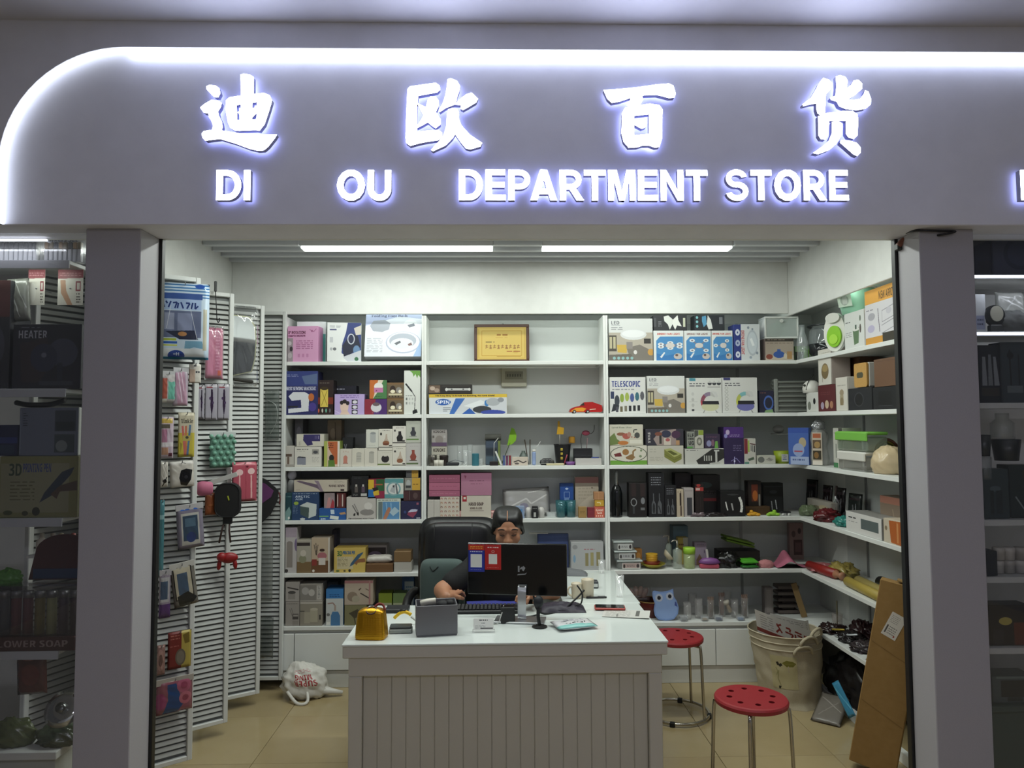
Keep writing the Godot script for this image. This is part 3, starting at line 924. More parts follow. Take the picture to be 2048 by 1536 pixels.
	meta(pk,"shiny white packet with a teal edge lying on the desk glass","packet")
	p = on_y(1255,1232,DT)
	pr = print_face(80,40,"cfcec8",[["n",6,8,60,92,9,"a5a49e"],["r",70,10,78,80,"6a6a66"],["r",30,55,34,95,"8a8a86"]])
	st = S()
	sheet(st,func(u: float,v: float) -> Vector3: return Vector3((u - 0.5) * 0.235,0.002 + 0.004 * u * u,(v - 0.5) * 0.15),8,4,pr.uv)
	var pa := put(self,"newspaper",st,pr.page.mat)
	pa.transform = Transform3D(Basis(Vector3.UP,-0.25),p + Vector3(0.0,0.001,-0.03))
	meta(pa,"printed paper sheets spread at the desk corner under the phone","paper")
	p = on_y(1221,1221,DT)
	b = thing("mobile_phone","smartphone with a dark screen in a red case on the papers","phone",p + Vector3(0,0.004,-0.025),84)
	put(b,"case",box(S(),Vector3(0,0.006,0),Vector3(0.078,0.011,0.16),0.004),mat("a8362c",0.4))
	put(b,"screen",box(S(),Vector3(0,0.012,0),Vector3(0.068,0.002,0.15),0.001),mat("151517",0.05))
	for m in [[1154,1199,0.029,0.085,"cream mug with a rolled rim behind the other mug's handle"],[1177,1197,0.036,0.1,"large cream mug standing next to the pen"]]:
		p = on_y(m[0],m[1],DT)
		b = thing("mug",m[4],"mug",p + Vector3(0,0.0005,-m[2]),0,"cream mugs on the desk")
		var cream := mat("cfc4ad",0.35)
		put(b,"cup",lathe(S(true),[[0,0],[m[2] - 0.006,0],[m[2] - 0.002,0.006],[m[2],m[3] - 0.004],[m[2] - 0.001,m[3]],[m[2] - 0.005,m[3] - 0.001],[m[2] - 0.006,0.01],[0,0.008]],24),cream)
		var hd := []
		for i in 9: hd.append(Vector3(-m[2] + 0.004 - sin(PI * i / 8) * 0.024,m[3] * 0.5 + cos(PI * i / 8) * 0.026,0.012))
		put(b,"handle",tube(S(true),hd,0.0055,8),cream)
	p = on_y(1192,1197,DT)
	b = thing("pen","black ballpoint pen lying beside the large mug","pen",p + Vector3(0,0.006,0),2)
	put(b,"barrel",tube(S(true),[Vector3(-0.055,0,0),Vector3(0.045,0,0),Vector3(0.06,0,0)],0.005,8),mat("17171a",0.4))
	put(b,"clip",tube(S(true),[Vector3(0.01,0.0065,0),Vector3(0.05,0.0065,0)],0.0014,6),mat("88888c",0.3,0.8))
	for m in [[1241,1196,0.026,0.12,"tall ribbed drinking glass at the outer edge of the desk"],[1205,1148,0.025,0.085,"small clear drinking glass at the far end of the desk"]]:
		p = on_y(m[0],m[1],DT)
		solo("drinking_glass",m[4],"glass",lathe(S(true),[[0,0],[m[2] * 0.8,0],[m[2],m[3]],[m[2] - 0.002,m[3]],[m[2] * 0.8 - 0.002,0.006],[0,0.006]],20),film("ffffff",0.22,0.05),p + Vector3(0,0.0005,-m[2]),0,"drinking glasses on the desk")
	p = on_y(1190,1178,DT)
	b = thing("ink_pad","small dark stamp box behind the large mug","box",p + Vector3(0.005,0.0005,-0.04))
	put(b,"case",box(S(),Vector3(0,0.02,0),Vector3(0.035,0.04,0.06),0.003),mat("34383c",0.4))
	put(b,"sticker",box(S(),Vector3(0,0.018,0.0308),Vector3(0.026,0.02,0.001)),mat("c9ccc8",0.5))
	p = on_y(1150,1152,DT)
	st = S(true)
	var pouch := func(u: float,v: float) -> Vector3:
		var e := sqrt(maxf(0.0,1.0 - pow(2 * u - 1,4.0)) * maxf(0.0,1.0 - pow(2 * v - 1,4.0)))
		return Vector3((u - 0.5) * 0.17,0.001 + 0.045 * e * (1.0 - 0.5 * u),(v - 0.5) * 0.1)
	solo("grey_pouch","grey padded pouch lying behind the mugs","pouch",sheet(st,pouch,14,10),mat("6d6f72",0.7),p + Vector3(0,0.0005,-0.04),-8)
	# loose cables behind the monitor
	p = on_y(1060,1228,DT)
	solo("monitor_cable","tangled black monitor cables hanging onto the desk","cable",tube(tube(tube(S(true),smooth_path([Vector3(0.0,0.16,0.01),Vector3(0.02,0.09,0.02),Vector3(0.035,0.03,0.03),Vector3(0.08,0.005,0.02),Vector3(0.16,0.005,-0.03),Vector3(0.24,0.06,-0.05),Vector3(0.29,0.1,-0.08)]),0.005,6),smooth_path([Vector3(0.01,0.17,0.0),Vector3(0.05,0.08,0.01),Vector3(0.05,0.02,0.04),Vector3(0.02,0.005,0.05),Vector3(-0.02,0.005,0.07)]),0.004,6),smooth_path([Vector3(0.25,0.13,-0.06),Vector3(0.275,0.09,-0.05),Vector3(0.27,0.04,-0.05),Vector3(0.24,0.03,-0.04),Vector3(0.22,0.005,-0.03)]),0.004,6),mat("101012",0.5),p)

func monitor() -> void:
	var a := at(937,1086,3.74)
	var b := at(1135,1075,3.66)
	var c := at(1133,1192,3.66)
	var mid := (a + c) / 2
	var turn := rad_to_deg(atan2(-(b.z - a.z),b.x - a.x))
	var w := Vector2(b.x - a.x,b.z - a.z).length()
	var h := a.y - c.y + 0.005
	var t := thing("computer_monitor","black computer monitor seen from behind with payment stickers and a silver stand","monitor",Vector3(mid.x,DT + 0.0005,mid.z),turn)
	var y := (a.y + c.y) / 2 - DT
	var shell := put(t,"rear_shell",box(S(),Vector3(0,y,0),Vector3(w,h,0.018),0.004),mat("0c0c0d",0.16))
	put(t,"screen",box(S(),Vector3(0,y,-0.0095),Vector3(w - 0.02,h - 0.03,0.002)),mat("1a2030",0.1))
	var lg := S()
	for p in [[0,0,4,0,4,14,0,14],[4,6,8,12,12,12,12,8,6,6],[10,4,14,2,18,10,14,14,10,12],[-2,-8,18,-6,22,-1,16,-4,0,-5]]:
		var q := V2(p)
		for i in q.size(): q[i] *= 0.0021
		prism(lg,q,0.0,0.0006,Transform3D(Basis.IDENTITY,Vector3(0.006,y - 0.012,0.0091)))
	put(t,"logo",lg,mat("8f9092",0.3))
	# stickers, the square codes left blank
	var pr := print_face(33,55,"2d3a9a",[["r",0,0,100,22,"c23a2c"],["n",12,6,88,18,2,"f0c040"],["n",12,24,88,31,1,"e8e8f0"],["r",14,36,84,84,"e6e6e2"],["n",14,90,80,94,1,"8a90d0"]])
	var s1 := put(t,"payment_sticker",carton_mesh(Vector3(0.083,0.138,0.0012),pr),pr.page.gloss,"blue payment sticker with a red heading")
	s1.position = Vector3(-w / 2 + 0.047,y + h / 2 - 0.145,0.0098)
	pr = print_face(33,50,"bb2c2c",[["n",18,8,84,18,1,"f0e0d8"],["e",50,28,9,5,"e8c8c0"],["e",50,28,6,3.4,"bb2c2c"],["r",24,38,76,78,"e6e6e2"],["n",15,90,85,94,1,"e8d0c8"]])
	var s2 := put(t,"payment_sticker",carton_mesh(Vector3(0.083,0.126,0.0012),pr),pr.page.gloss,"red payment sticker")
	s2.position = Vector3(-w / 2 + 0.132,y + h / 2 - 0.133,0.0098)
	# stand: upright silver blade with a bent top and a flat foot
	var al := mat("b9bbbd",0.3,0.85)
	var st := S(true)
	var pts := [[0.0,0.008],[0.012,0.012],[0.016,0.1],[0.012,0.15],[0.0,0.168],[-0.02,0.172]]
	var blade := func(u: float,v: float) -> Vector3:
		var f := (1.0 - v) * (pts.size() - 1)
		var i := mini(int(f),pts.size() - 2)
		var k := f - i
		return Vector3((u - 0.5) * 0.042 + 0.03,lerpf(pts[i][1],pts[i + 1][1],k),0.035 + lerpf(pts[i][0],pts[i + 1][0],k))
	sheet(st,blade,2,20)
	put(t,"stand_blade",st,al)
	put(t,"stand_core",box(S(),Vector3(0.03,0.09,0.032),Vector3(0.03,0.16,0.012),0.003),mat("131313",0.4))
	put(t,"stand_foot",box(S(),Vector3(0.02,0.005,0.045),Vector3(0.25,0.01,0.12),0.003),al)

# ---------- continuous bodies from tapered bones ----------
func nets(st: SurfaceTool, bones: Array, cell: float, k: float) -> SurfaceTool:     # bone: [a, b, ra, rb] or [centre, radii, basis]
	var lo := Vector3.ONE * 1e9
	var hi := -lo
	var bx_ := []
	for b in bones:
		var l: Vector3
		var h: Vector3
		if b.size() == 4:
			var r := Vector3.ONE * maxf(b[2],b[3])
			l = (b[0] as Vector3).min(b[1]) - r
			h = (b[0] as Vector3).max(b[1]) + r
		else:
			var e: float = maxf(b[1].x,maxf(b[1].y,b[1].z))
			l = b[0] - Vector3.ONE * e
			h = b[0] + Vector3.ONE * e
		l -= Vector3.ONE * (k + cell * 2)
		h += Vector3.ONE * (k + cell * 2)
		bx_.append([l,h])
		lo = lo.min(l)
		hi = hi.max(h)
	var n := Vector3i(((hi - lo) / cell).ceil()) + Vector3i.ONE
	var F := PackedFloat32Array()
	F.resize(n.x * n.y * n.z)
	F.fill(1.0)
	for bi in bones.size():
		var b: Array = bones[bi]
		var i0 := Vector3i(((bx_[bi][0] - lo) / cell).floor())
		var i1 := Vector3i(((bx_[bi][1] - lo) / cell).ceil()).min(n - Vector3i.ONE)
		var cap := b.size() == 4
		var a: Vector3 = b[0]
		var ab := Vector3.ZERO
		var inv := 0.0
		var BI := Basis.IDENTITY
		var rr := Vector3.ONE
		if cap:
			ab = b[1] - b[0]
			inv = 1.0 / maxf(ab.length_squared(),1e-9)
		else:
			rr = b[1]
			BI = (b[2] as Basis).transposed()
		var rm := minf(rr.x,minf(rr.y,rr.z))
		for z in range(i0.z,i1.z + 1):
			for y in range(i0.y,i1.y + 1):
				var row := (z * n.y + y) * n.x
				for x in range(i0.x,i1.x + 1):
					var p := lo + Vector3(x,y,z) * cell - a
					var d: float
					if cap:
						var t := clampf(p.dot(ab) * inv,0.0,1.0)
						d = (p - ab * t).length() - lerpf(b[2],b[3],t)
					else:
						d = ((BI * p / rr).length() - 1.0) * rm
					var f := F[row + x]
					var hh := maxf(k - absf(f - d),0.0)
					F[row + x] = minf(f,d) - hh * hh / (4.0 * k)
	var vid := {}
	var verts := PackedVector3Array()
	for z in n.z - 1:
		for y in n.y - 1:
			for x in n.x - 1:
				var s := 0
				var v := []
				for c in 8:
					var f := F[((z + (c >> 2)) * n.y + y + ((c >> 1) & 1)) * n.x + x + (c & 1)]
					v.append(f)
					if f < 0: s += 1
				if s == 0 or s == 8: continue
				var sum := Vector3.ZERO
				var m := 0
				for e in [[0,1],[2,3],[4,5],[6,7],[0,2],[1,3],[4,6],[5,7],[0,4],[1,5],[2,6],[3,7]]:
					var fa: float = v[e[0]]
					var fb: float = v[e[1]]
					if (fa < 0) != (fb < 0):
						var t := fa / (fa - fb)
						var pa := Vector3(e[0] & 1,(e[0] >> 1) & 1,e[0] >> 2)
						var pb := Vector3(e[1] & 1,(e[1] >> 1) & 1,e[1] >> 2)
						sum += pa.lerp(pb,t)
						m += 1
				vid[(z * n.y + y) * n.x + x] = verts.size()
				verts.append(lo + (Vector3(x,y,z) + sum / m) * cell)
	var step := [1,n.x,n.x * n.y]
	for key in vid:
		var x: int = key % n.x
		var y: int = (key / n.x) % n.y
		var z: int = key / (n.x * n.y)
		var f0 := F[key]
		for ax in 3:
			var f1 := F[key + step[ax]]
			if (f0 < 0) == (f1 < 0): continue
			var u: int = step[(ax + 1) % 3]
			var w: int = step[(ax + 2) % 3]
			if not (vid.has(key - u) and vid.has(key - w) and vid.has(key - u - w)): continue
			var q := [verts[vid[key]],verts[vid[key - u]],verts[vid[key - u - w]],verts[vid[key - w]]]
			if f0 < 0: q.reverse()
			for i in [0,1,2,0,2,3]: st.add_vertex(q[i])
	return st

func person() -> void:
	var H := at(1016, 1068, 4.02)              # middle of the face at eye height
	var o := Vector3(H.x,0,H.z)
	var t := thing("person","person in a black T-shirt seated behind the monitor, hand on the mouse","person",o)
	var hc := H + Vector3(0,0.012,-0.085) - o
	var skin := mat("a8775a",0.5,0.0,{"subsurf_scatter_enabled": true,"subsurf_scatter_strength": 0.08})
	var tilt := Basis(Vector3.RIGHT, 0.22)     # looking down at the screen
	var L := func(x: float,y: float,z: float) -> Vector3: return hc + tilt * Vector3(x,y,z)
	# torso, neck, arms
	var chest := Vector3(0.0,0.80,-0.17)
	var neck := Vector3(0.0,0.985,-0.13)
	var shl := Vector3(-0.165,0.925,-0.15)
	var shr := Vector3(0.165,0.925,-0.15)
	var elb := at(886,1181,4.06) - o
	var wri := at(893,1193,3.945) - o
	var elr := Vector3(0.25,0.80,-0.05)
	var wrr := Vector3(0.13,0.815,0.09)
	var bones := [[Vector3(0,0.52,-0.2),chest,0.14,0.125],[chest,Vector3(0,0.9,-0.15),0.125,0.085],[shl,shr,0.062,0.062],[Vector3(0,0.92,-0.14),hc + Vector3(0,-0.05,-0.02),0.055,0.052],
		[shl,elb,0.056,0.045],[elb,wri,0.043,0.03],[shr,elr,0.056,0.045],[elr,wrr,0.043,0.028],
		[Vector3(-0.09,0.5,-0.2),Vector3(-0.11,0.5,0.16),0.085,0.065],[Vector3(0.09,0.5,-0.2),Vector3(0.11,0.5,0.16),0.085,0.065],[Vector3(-0.11,0.5,0.16),Vector3(-0.11,0.1,0.12),0.06,0.04],[Vector3(0.11,0.5,0.16),Vector3(0.11,0.1,0.12),0.06,0.04],
		[Vector3(-0.11,0.04,0.1),Vector3(-0.12,0.035,0.24),0.036,0.03],[Vector3(0.11,0.04,0.1),Vector3(0.12,0.035,0.24),0.036,0.03]]
	var st := S(true)
	nets(st,bones,0.013,0.03)
	# head on a finer grid
	var head := [[L.call(0,0.02,-0.005),Vector3(0.074,0.092,0.092),tilt],[L.call(0,-0.035,0.018),Vector3(0.063,0.072,0.068),tilt],[L.call(0,-0.085,0.045),Vector3(0.034,0.028,0.03),tilt],
		[L.call(-0.042,-0.03,0.055),Vector3(0.026,0.026,0.022),tilt],[L.call(0.042,-0.03,0.055),Vector3(0.026,0.026,0.022),tilt],
		[L.call(0,0.002,0.082),L.call(0,-0.032,0.1),0.009,0.0125],[L.call(-0.013,-0.036,0.09),L.call(0.013,-0.036,0.09),0.009,0.009],
		[L.call(-0.05,0.022,0.068),L.call(-0.015,0.026,0.083),0.008,0.008],[L.call(0.05,0.022,0.068),L.call(0.015,0.026,0.083),0.008,0.008],
		[L.call(-0.076,0.0,-0.01),Vector3(0.011,0.03,0.018),tilt],[L.call(0.076,0.0,-0.01),Vector3(0.011,0.03,0.018),tilt],
		[L.call(-0.017,-0.062,0.082),L.call(0.017,-0.062,0.082),0.008,0.008],[hc + Vector3(0,-0.05,-0.02),hc + Vector3(0,-0.12,-0.03),0.052,0.052]]
	nets(st,head,0.0045,0.014)
	# hand closed over the mouse, on a fine grid
	var m0 := on_y(905,1211,DT) + Vector3(0,0.04,-0.025) - o
	hand(st,wri,m0,1.0)
	hand(st,wrr,wrr + Vector3(-0.05,-0.005,0.085),-1.0)
	put(t,"body",st,skin)
	# shirt
	st = S(true)
	var cuffl := shl.lerp(elb,0.72)
	var cuffr := shr.lerp(elr,0.72)
	nets(st,[[Vector3(0,0.5,-0.2),chest,0.152,0.138],[chest,Vector3(0,0.905,-0.15),0.138,0.09],[shl,shr,0.072,0.072],[shl,cuffl,0.07,0.066],[shr,cuffr,0.07,0.066]],0.013,0.03)
	put(t,"shirt",st,mat("0f1012",0.85))
	st = S(true)
	nets(st,[[Vector3(-0.09,0.5,-0.2),Vector3(-0.11,0.505,0.16),0.098,0.076],[Vector3(0.09,0.5,-0.2),Vector3(0.11,0.505,0.16),0.098,0.076],[Vector3(-0.11,0.5,0.16),Vector3(-0.11,0.12,0.12),0.072,0.055],[Vector3(0.11,0.5,0.16),Vector3(0.11,0.12,0.12),0.072,0.055]],0.015,0.02)
	put(t,"trousers",st,mat("1b1c22",0.85))
	# hair: pulled back with a middle parting
	var hair := put(t,"hair",nets(S(true),[[L.call(-0.037,0.052,-0.022),Vector3(0.047,0.068,0.092),tilt * Basis(Vector3.BACK,0.12)],[L.call(0.037,0.052,-0.022),Vector3(0.047,0.068,0.092),tilt * Basis(Vector3.BACK,-0.12)],
		[L.call(0,0.045,-0.022),Vector3(0.079,0.076,0.084),tilt * Basis(Vector3.RIGHT,0.25)],[L.call(0,0.074,0.004),Vector3(0.05,0.032,0.066),tilt],[L.call(0,0.03,-0.045),Vector3(0.08,0.088,0.07),tilt],[L.call(-0.071,0.035,0.022),L.call(-0.079,-0.02,-0.02),0.015,0.018],[L.call(0.071,0.035,0.022),L.call(0.079,-0.02,-0.02),0.015,0.018],
		[L.call(0,-0.03,-0.1),Vector3(0.04,0.045,0.035),tilt]],0.005,0.014),mat("0b0a0a",0.42))
	put(t,"hair_parting",tube(S(true),smooth_path([L.call(-0.004,0.078,0.071),L.call(-0.003,0.098,0.05),L.call(-0.002,0.113,0.012)]),0.0028,6),skin)
	for s in [-1,1]:
		put(t,"eye",blob(S(true),L.call(s * 0.031,0.003,0.0735),Vector3(0.0135,0.0075,0.01),12,8,tilt),mat("8a5f48",0.5))
		put(t,"eyelashes",tube(S(true),smooth_path([L.call(s * 0.016,-0.002,0.081),L.call(s * 0.03,-0.0055,0.0838),L.call(s * 0.046,-0.0015,0.0755)]),0.0022,6),mat("120d0c",0.6))
		put(t,"eyebrow",tube(S(true),smooth_path([L.call(s * 0.013,0.027,0.0885),L.call(s * 0.032,0.033,0.0845),L.call(s * 0.054,0.025,0.072)]),0.0034,6),mat("1a120f",0.7))
	put(t,"lips",tube(S(true),smooth_path([L.call(-0.022,-0.063,0.083),L.call(0,-0.06,0.0915),L.call(0.022,-0.063,0.083)]),0.0045,6),mat("8a4a42",0.5))

	# office chair
	var c := thing("office_chair","high-backed black leather office chair behind the desk","chair",Vector3(at(915,1100,4.5).x,0,-4.42),-3)
	var lea := mat("161618",0.36)
	var cushion := func(w: float,h: float,th: float,pw: float) -> SurfaceTool:
		var s2 := S(true)
		for sg in [1.0,-1.0]:
			var f := func(u: float,v: float) -> Vector3:
				var uu: float = u if sg > 0 else 1.0 - u
				var a := 2 * uu - 1
				var b := 2 * v - 1
				var lim := pow(pow(absf(a),pw) + pow(absf(b),pw),1.0 / pw)
				var mx := maxf(absf(a),absf(b))
				var sc := (mx / lim) if lim > 0.0001 else 1.0
				var e := sqrt(maxf(0.0,1.0 - pow(mx,6.0)))
				return Vector3(a * sc * w / 2,-b * sc * h / 2,sg * th / 2 * e)
			sheet(s2,f,20,24)
		return s2
	var yt := at(915,1035,4.5).y
	var bk := put(c,"backrest",cushion.call(0.50,0.66,0.11,7.0),lea)
	bk.transform = Transform3D(Basis(Vector3.RIGHT,-0.1),Vector3(0,yt - 0.33,-0.1))
	var hd := put(c,"headrest_pad",cushion.call(0.42,0.27,0.07,5.0),lea)
	hd.transform = Transform3D(Basis(Vector3.RIGHT,-0.1),Vector3(0,yt - 0.16,-0.05))
	for x in [-0.14,0.09]:
		put(c,"seam",tube(S(true),[Vector3(x,yt - 0.03,-0.035),Vector3(x,yt - 0.15,-0.012),Vector3(x,yt - 0.28,-0.02)],0.0022,6),mat("0c0c0d",0.6))
	var seat := put(c,"seat",cushion.call(0.5,0.48,0.12,5.0),lea)
	seat.transform = Transform3D(Basis(Vector3.RIGHT,-PI / 2),Vector3(0,0.44,0.14))
	for s in [-1,1]:
		put(c,"armrest",tube(S(true),smooth_path([Vector3(s * 0.27,0.70,-0.12),Vector3(s * 0.285,0.69,0.05),Vector3(s * 0.28,0.62,0.17),Vector3(s * 0.27,0.46,0.16)]),0.026,10),lea)
	put(c,"gas_lift",lathe(S(true),[[0,0.08],[0.035,0.08],[0.03,0.38],[0,0.38]],14,Vector3(0,0,0.12)),mat("222226",0.3,0.5))
	for i in 5:
		var a := TAU * i / 5
		var e := Vector3(sin(a) * 0.28,0.07,cos(a) * 0.28 + 0.12)
		put(c,"base_spoke",tube(S(true),[Vector3(0,0.1,0.12),e],0.02,8),mat("1a1a1c",0.4))
		put(c,"caster",blob(S(true),Vector3(e.x,0.03,e.z),Vector3(0.022,0.0295,0.03)),mat("101012",0.5))
	# cushion on the chair
	var cu := thing("back_cushion","grey-green cushion with a stitched face hung on the chair back","cushion",at(885,1175,4.36),-4)
	put(cu,"pad",cushion.call(0.27,0.34,0.08,6.0),mat("4a5855",0.9,0.0,{"rim_enabled": true,"rim": 0.3}))
	put(cu,"stitched_smile",tube(S(true),smooth_path([Vector3(-0.07,0.13,0.035),Vector3(-0.05,0.105,0.04),Vector3(-0.02,0.13,0.038)]),0.003,6),mat("1d2423",0.8))
	var sl := S(true)
	prism(sl,V2([0,0,0.05,0.005,0.09,0.03,0.1,0.06,0.075,0.035,0.03,0.03,0.002,0.035]),0,0.006)
	var ear := put(cu,"white_ear",sl,mat("cfcabc",0.8))
	ear.position = Vector3(-0.02,-0.05,0.04)
func hand(st: SurfaceTool,wrist: Vector3,over: Vector3,side: float) -> void:
	var f := (over - wrist)
	f.y *= 0.3
	f = f.normalized()
	var s := f.cross(Vector3.UP).normalized() * side     # towards the thumb
	var palm := wrist + f * 0.055 + Vector3(0,0.008,0)
	var b := [[wrist,palm,0.026,0.02],[wrist + s * 0.012,palm + s * 0.022 + f * 0.012,0.021,0.014],[wrist - s * 0.012,palm - s * 0.024,0.02,0.014],[palm + s * 0.02 + f * 0.01,palm - s * 0.022 + f * 0.005,0.0145,0.0135]]
	var lens := [0.066,0.074,0.07,0.055]
	for i in 4:
		var r := palm + s * (0.027 - 0.0185 * i) + f * (0.018 - 0.004 * absf(i - 1.3))
		var d := (f + s * (0.12 - 0.1 * i)).normalized()
		var l: float = lens[i]
		var k1 := r + d * l * 0.45 + Vector3(0,0.008,0)
		var k2 := k1 + d * l * 0.33 - Vector3(0,0.012,0)
		var k3 := k2 + d * l * 0.2 - Vector3(0,0.016,0)
		b.append([r,k1,0.0098,0.0088])
		b.append([k1,k2,0.0088,0.008])
		b.append([k2,k3,0.008,0.007])
	var t0 := wrist + f * 0.03 + s * 0.024
	var t1 := t0 + f * 0.026 + s * 0.024 - Vector3(0,0.008,0)
	var t2 := t1 + f * 0.03 + s * 0.004 - Vector3(0,0.01,0)
	b.append([t0,t1,0.013,0.0105])
	b.append([t1,t2,0.0105,0.0085])
	nets(st,b,0.0032,0.006)

# ---------- stools, laundry bag, carrier bag, tall carton ----------
func stool(label: String,p: Vector3,turn: float) -> void:
	var t := thing("bar_stool",label,"stool",p,turn,"red round stools")
	var red := mat("96262c",0.42)
	var cg := CSGCombiner3D.new()
	cg.name = "seat"
	t.add_child(cg,true)
	var disc := CSGPolygon3D.new()
	disc.mode = CSGPolygon3D.MODE_SPIN
	disc.polygon = V2([0,0.432,0.155,0.432,0.164,0.437,0.166,0.452,0.161,0.46,0.15,0.4625,0,0.4635])
	disc.spin_sides = 48
	disc.smooth_faces = false
	disc.material = red
	cg.add_child(disc)
	for i in 8:
		var h := CSGCylinder3D.new()
		h.operation = CSGShape3D.OPERATION_SUBTRACTION
		h.radius = 0.0135
		h.height = 0.05
		h.sides = 14
		h.material = mat("7a1a1e",0.5)
		h.position = Vector3(cos(TAU * i / 8 + 0.2) * 0.1,0.46,sin(TAU * i / 8 + 0.2) * 0.1)
		cg.add_child(h)
	put(t,"under_plate",lathe(S(),[[0,0.424],[0.12,0.424],[0.12,0.4315],[0,0.4315]],24),mat("2a2a2a",0.5))
	var ch := mat("b4aea2",0.16,0.95)
	for i in 4:
		var a := TAU * i / 4 + 0.55
		var d := Vector3(cos(a),0,sin(a))
		put(t,"leg",tube(S(true),smooth_path([d * 0.11 + Vector3(0,0.424,0),d * 0.15 + Vector3(0,0.424,0),d * 0.166 + Vector3(0,0.408,0),d * 0.175 + Vector3(0,0.2,0),d * 0.182 + Vector3(0,0.016,0)],4),0.0085,10),ch)
	var ring := []
	for i in 40: ring.append(Vector3(cos(TAU * i / 40) * 0.19,0.018,sin(TAU * i / 40) * 0.19))
	put(t,"foot_ring",tube(S(true),ring,0.0085,8,true),ch)
	for i in 4:
		var a := TAU * i / 4 + 0.15
		put(t,"rubber_pad",box(S(),Vector3(cos(a) * 0.19,0.014,sin(a) * 0.19),Vector3(0.024,0.028,0.03),0.004,Basis(Vector3.UP,-a)),mat("151515",0.7))
func stools_and_bags() -> void:
	stool("red round stool in the open beside the tall carton, all eight seat holes showing",on_y(1502,1394,0.46) * Vector3(1,0,1),10)
	stool("red round stool tucked behind the desk corner near the low cabinet",on_y(1350,1271,0.46) * Vector3(1,0,1),-12)
	# canvas laundry bag
	var p := Vector3(at(1582,1400,4.60).x,0,-4.60)
	var t := thing("laundry_bag","soft cream canvas laundry bag with rope-like handles and a printed leaf","laundry bag",p)
	var cv := grain("a89d84","b5aa92",6.0,0.95,0.08)
	var nz := FastNoiseLite.new()
	nz.seed = 21
	nz.frequency = 1.6
	var top := at(1568,1247,4.60)
	var lean := Vector3(top.x - p.x,0,0)
	var hgt := 0.43
	var bag := func(u: float,v: float,inner: float) -> Vector3:
		var a := TAU * u
		var h := (1.0 - v) * hgt
		var r := 0.185 + 0.03 * (1.0 - v) + 0.012 * nz.get_noise_3d(cos(a) * 1.2,h * 4.0,sin(a) * 1.2)
		if v > 0.93: r += (v - 0.93) * 0.35 * (0.6 + nz.get_noise_2d(a * 2,5))
		r -= inner
		return Vector3(-cos(a) * r,h + 0.0008,sin(a) * r) + lean * (1.0 - v)
	var st := S(true)
	sheet(st,func(u: float,v: float) -> Vector3: return bag.call(u,v,0.0),56,30)
	sheet(st,func(u: float,v: float) -> Vector3: return bag.call(1.0 - u,v,0.006),40,20)
	put(t,"canvas_body",st,cv)
	put(t,"bottom",lathe(S(),[[0,0.001],[0.185,0.001],[0.185,0.006],[0,0.006]],32),cv)
	for y in [0.43,0.39,0.35]:
		var ring := []
		for i in 48: ring.append(bag.call(float(i) / 48,1.0 - y / hgt,-0.002))
		put(t,"rim_seam",tube(S(true),ring,0.0045,6,true),mat("b9ae96",0.9))
	for hdl in [[0.30,0.39,0.085],[0.27,0.335,0.08],[0.35,0.43,0.08]]:
		var pts := []
		for i in 9:
			var q := PI * i / 8
			var w: Vector3 = bag.call(hdl[0] - 0.045 * cos(q),1.0 - hdl[1] / hgt,-0.008)
			pts.append(w + Vector3(0,sin(q) * 0.05,sin(q) * 0.01))
		put(t,"handle",tube(S(true),pts,0.0095,8),mat("b3a88f",0.9))
	# printed leaf and brush marks
	var pr := print_face(60,100,"b0a67f",[["g",[45,22,62,12,85,14,96,20,84,30,60,32],"6f6a28"],["l",[40,24,92,21],1,"8a8440"],["g",[22,20,30,18,34,26,26,30],"22201c"],["g",[28,28,40,22,46,28,36,34],"22201c"],["l",[20,36,26,48,20,60],2,"8a8458"],["l",[30,44,24,70,32,90],2,"8a8458"],["g",[24,92,34,92,30,100,24,100],"22201c"]])
	st = S(true)
	sheet(st,func(u: float,v: float) -> Vector3: return bag.call(0.115 + 0.12 * u,0.26 + 0.46 * v,-0.0015),8,10,pr.uv)
	put(t,"print",st,pr.page.mat)
	# newspapers inside
	var red := [["n",8,10,30,60,6,"8a8680"],["r",0,62,100,76,"7a3830"],["l",[36,30,44,20],3,"7a2a24"],["l",[36,22,44,50],3,"7a2a24"],["l",[40,40,34,54],3,"7a2a24"],["l",[52,24,60,24,58,36],3,"7a2a24"],["l",[50,40,64,42,60,56],3,"7a2a24"],["l",[68,26,80,28],3,"7a2a24"],["l",[68,36,68,54],3,"7a2a24"],["l",[72,36,80,38,79,54],3,"7a2a24"],["l",[84,30,96,34],3,"7a2a24"],["l",[90,26,88,52],3,"7a2a24"]]
	var plain := [["n",8,10,92,40,4,"8f8c86"],["l",[70,50,90,80],4,"2a2826"],["l",[62,60,76,88],3,"2a2826"]]
	var k := 0
	for q in [[[1509,1218],[1622,1262],0.17,red,0.24,"folded newspaper with red brush lettering tucked in the laundry bag"],[[1540,1226],[1610,1242],0.16,plain,0.14,"folded newspaper lying flat at the back of the laundry bag"],[[1575,1248],[1616,1240],0.15,plain,0.05,"crumpled newspaper corner sticking up beside the bag handle"]]:
		var z: float = 4.55 + 0.06 * k
		var a := at(q[0][0],q[0][1],z)
		var b := at(q[1][0],q[1][1],z)
		pr = print_face(110,50,"b9b5ae",q[3])
		var dx := b - a
		var dn := Vector3(0.12,-1,0)
		st = S(true)
		sheet(st,func(u: float,v: float) -> Vector3: return a + dx * u + dn * (q[2] * v) + Vector3(0,0,0.015 * sin(u * 3.0)),8,6,pr.uv)
		solo("newspaper",q[5],"newspaper",st,pr.page.mat,Vector3.ZERO,0,"newspapers in the laundry bag")
		k += 1
	# white carrier bag on the floor
	p = on_y(606,1404,0)
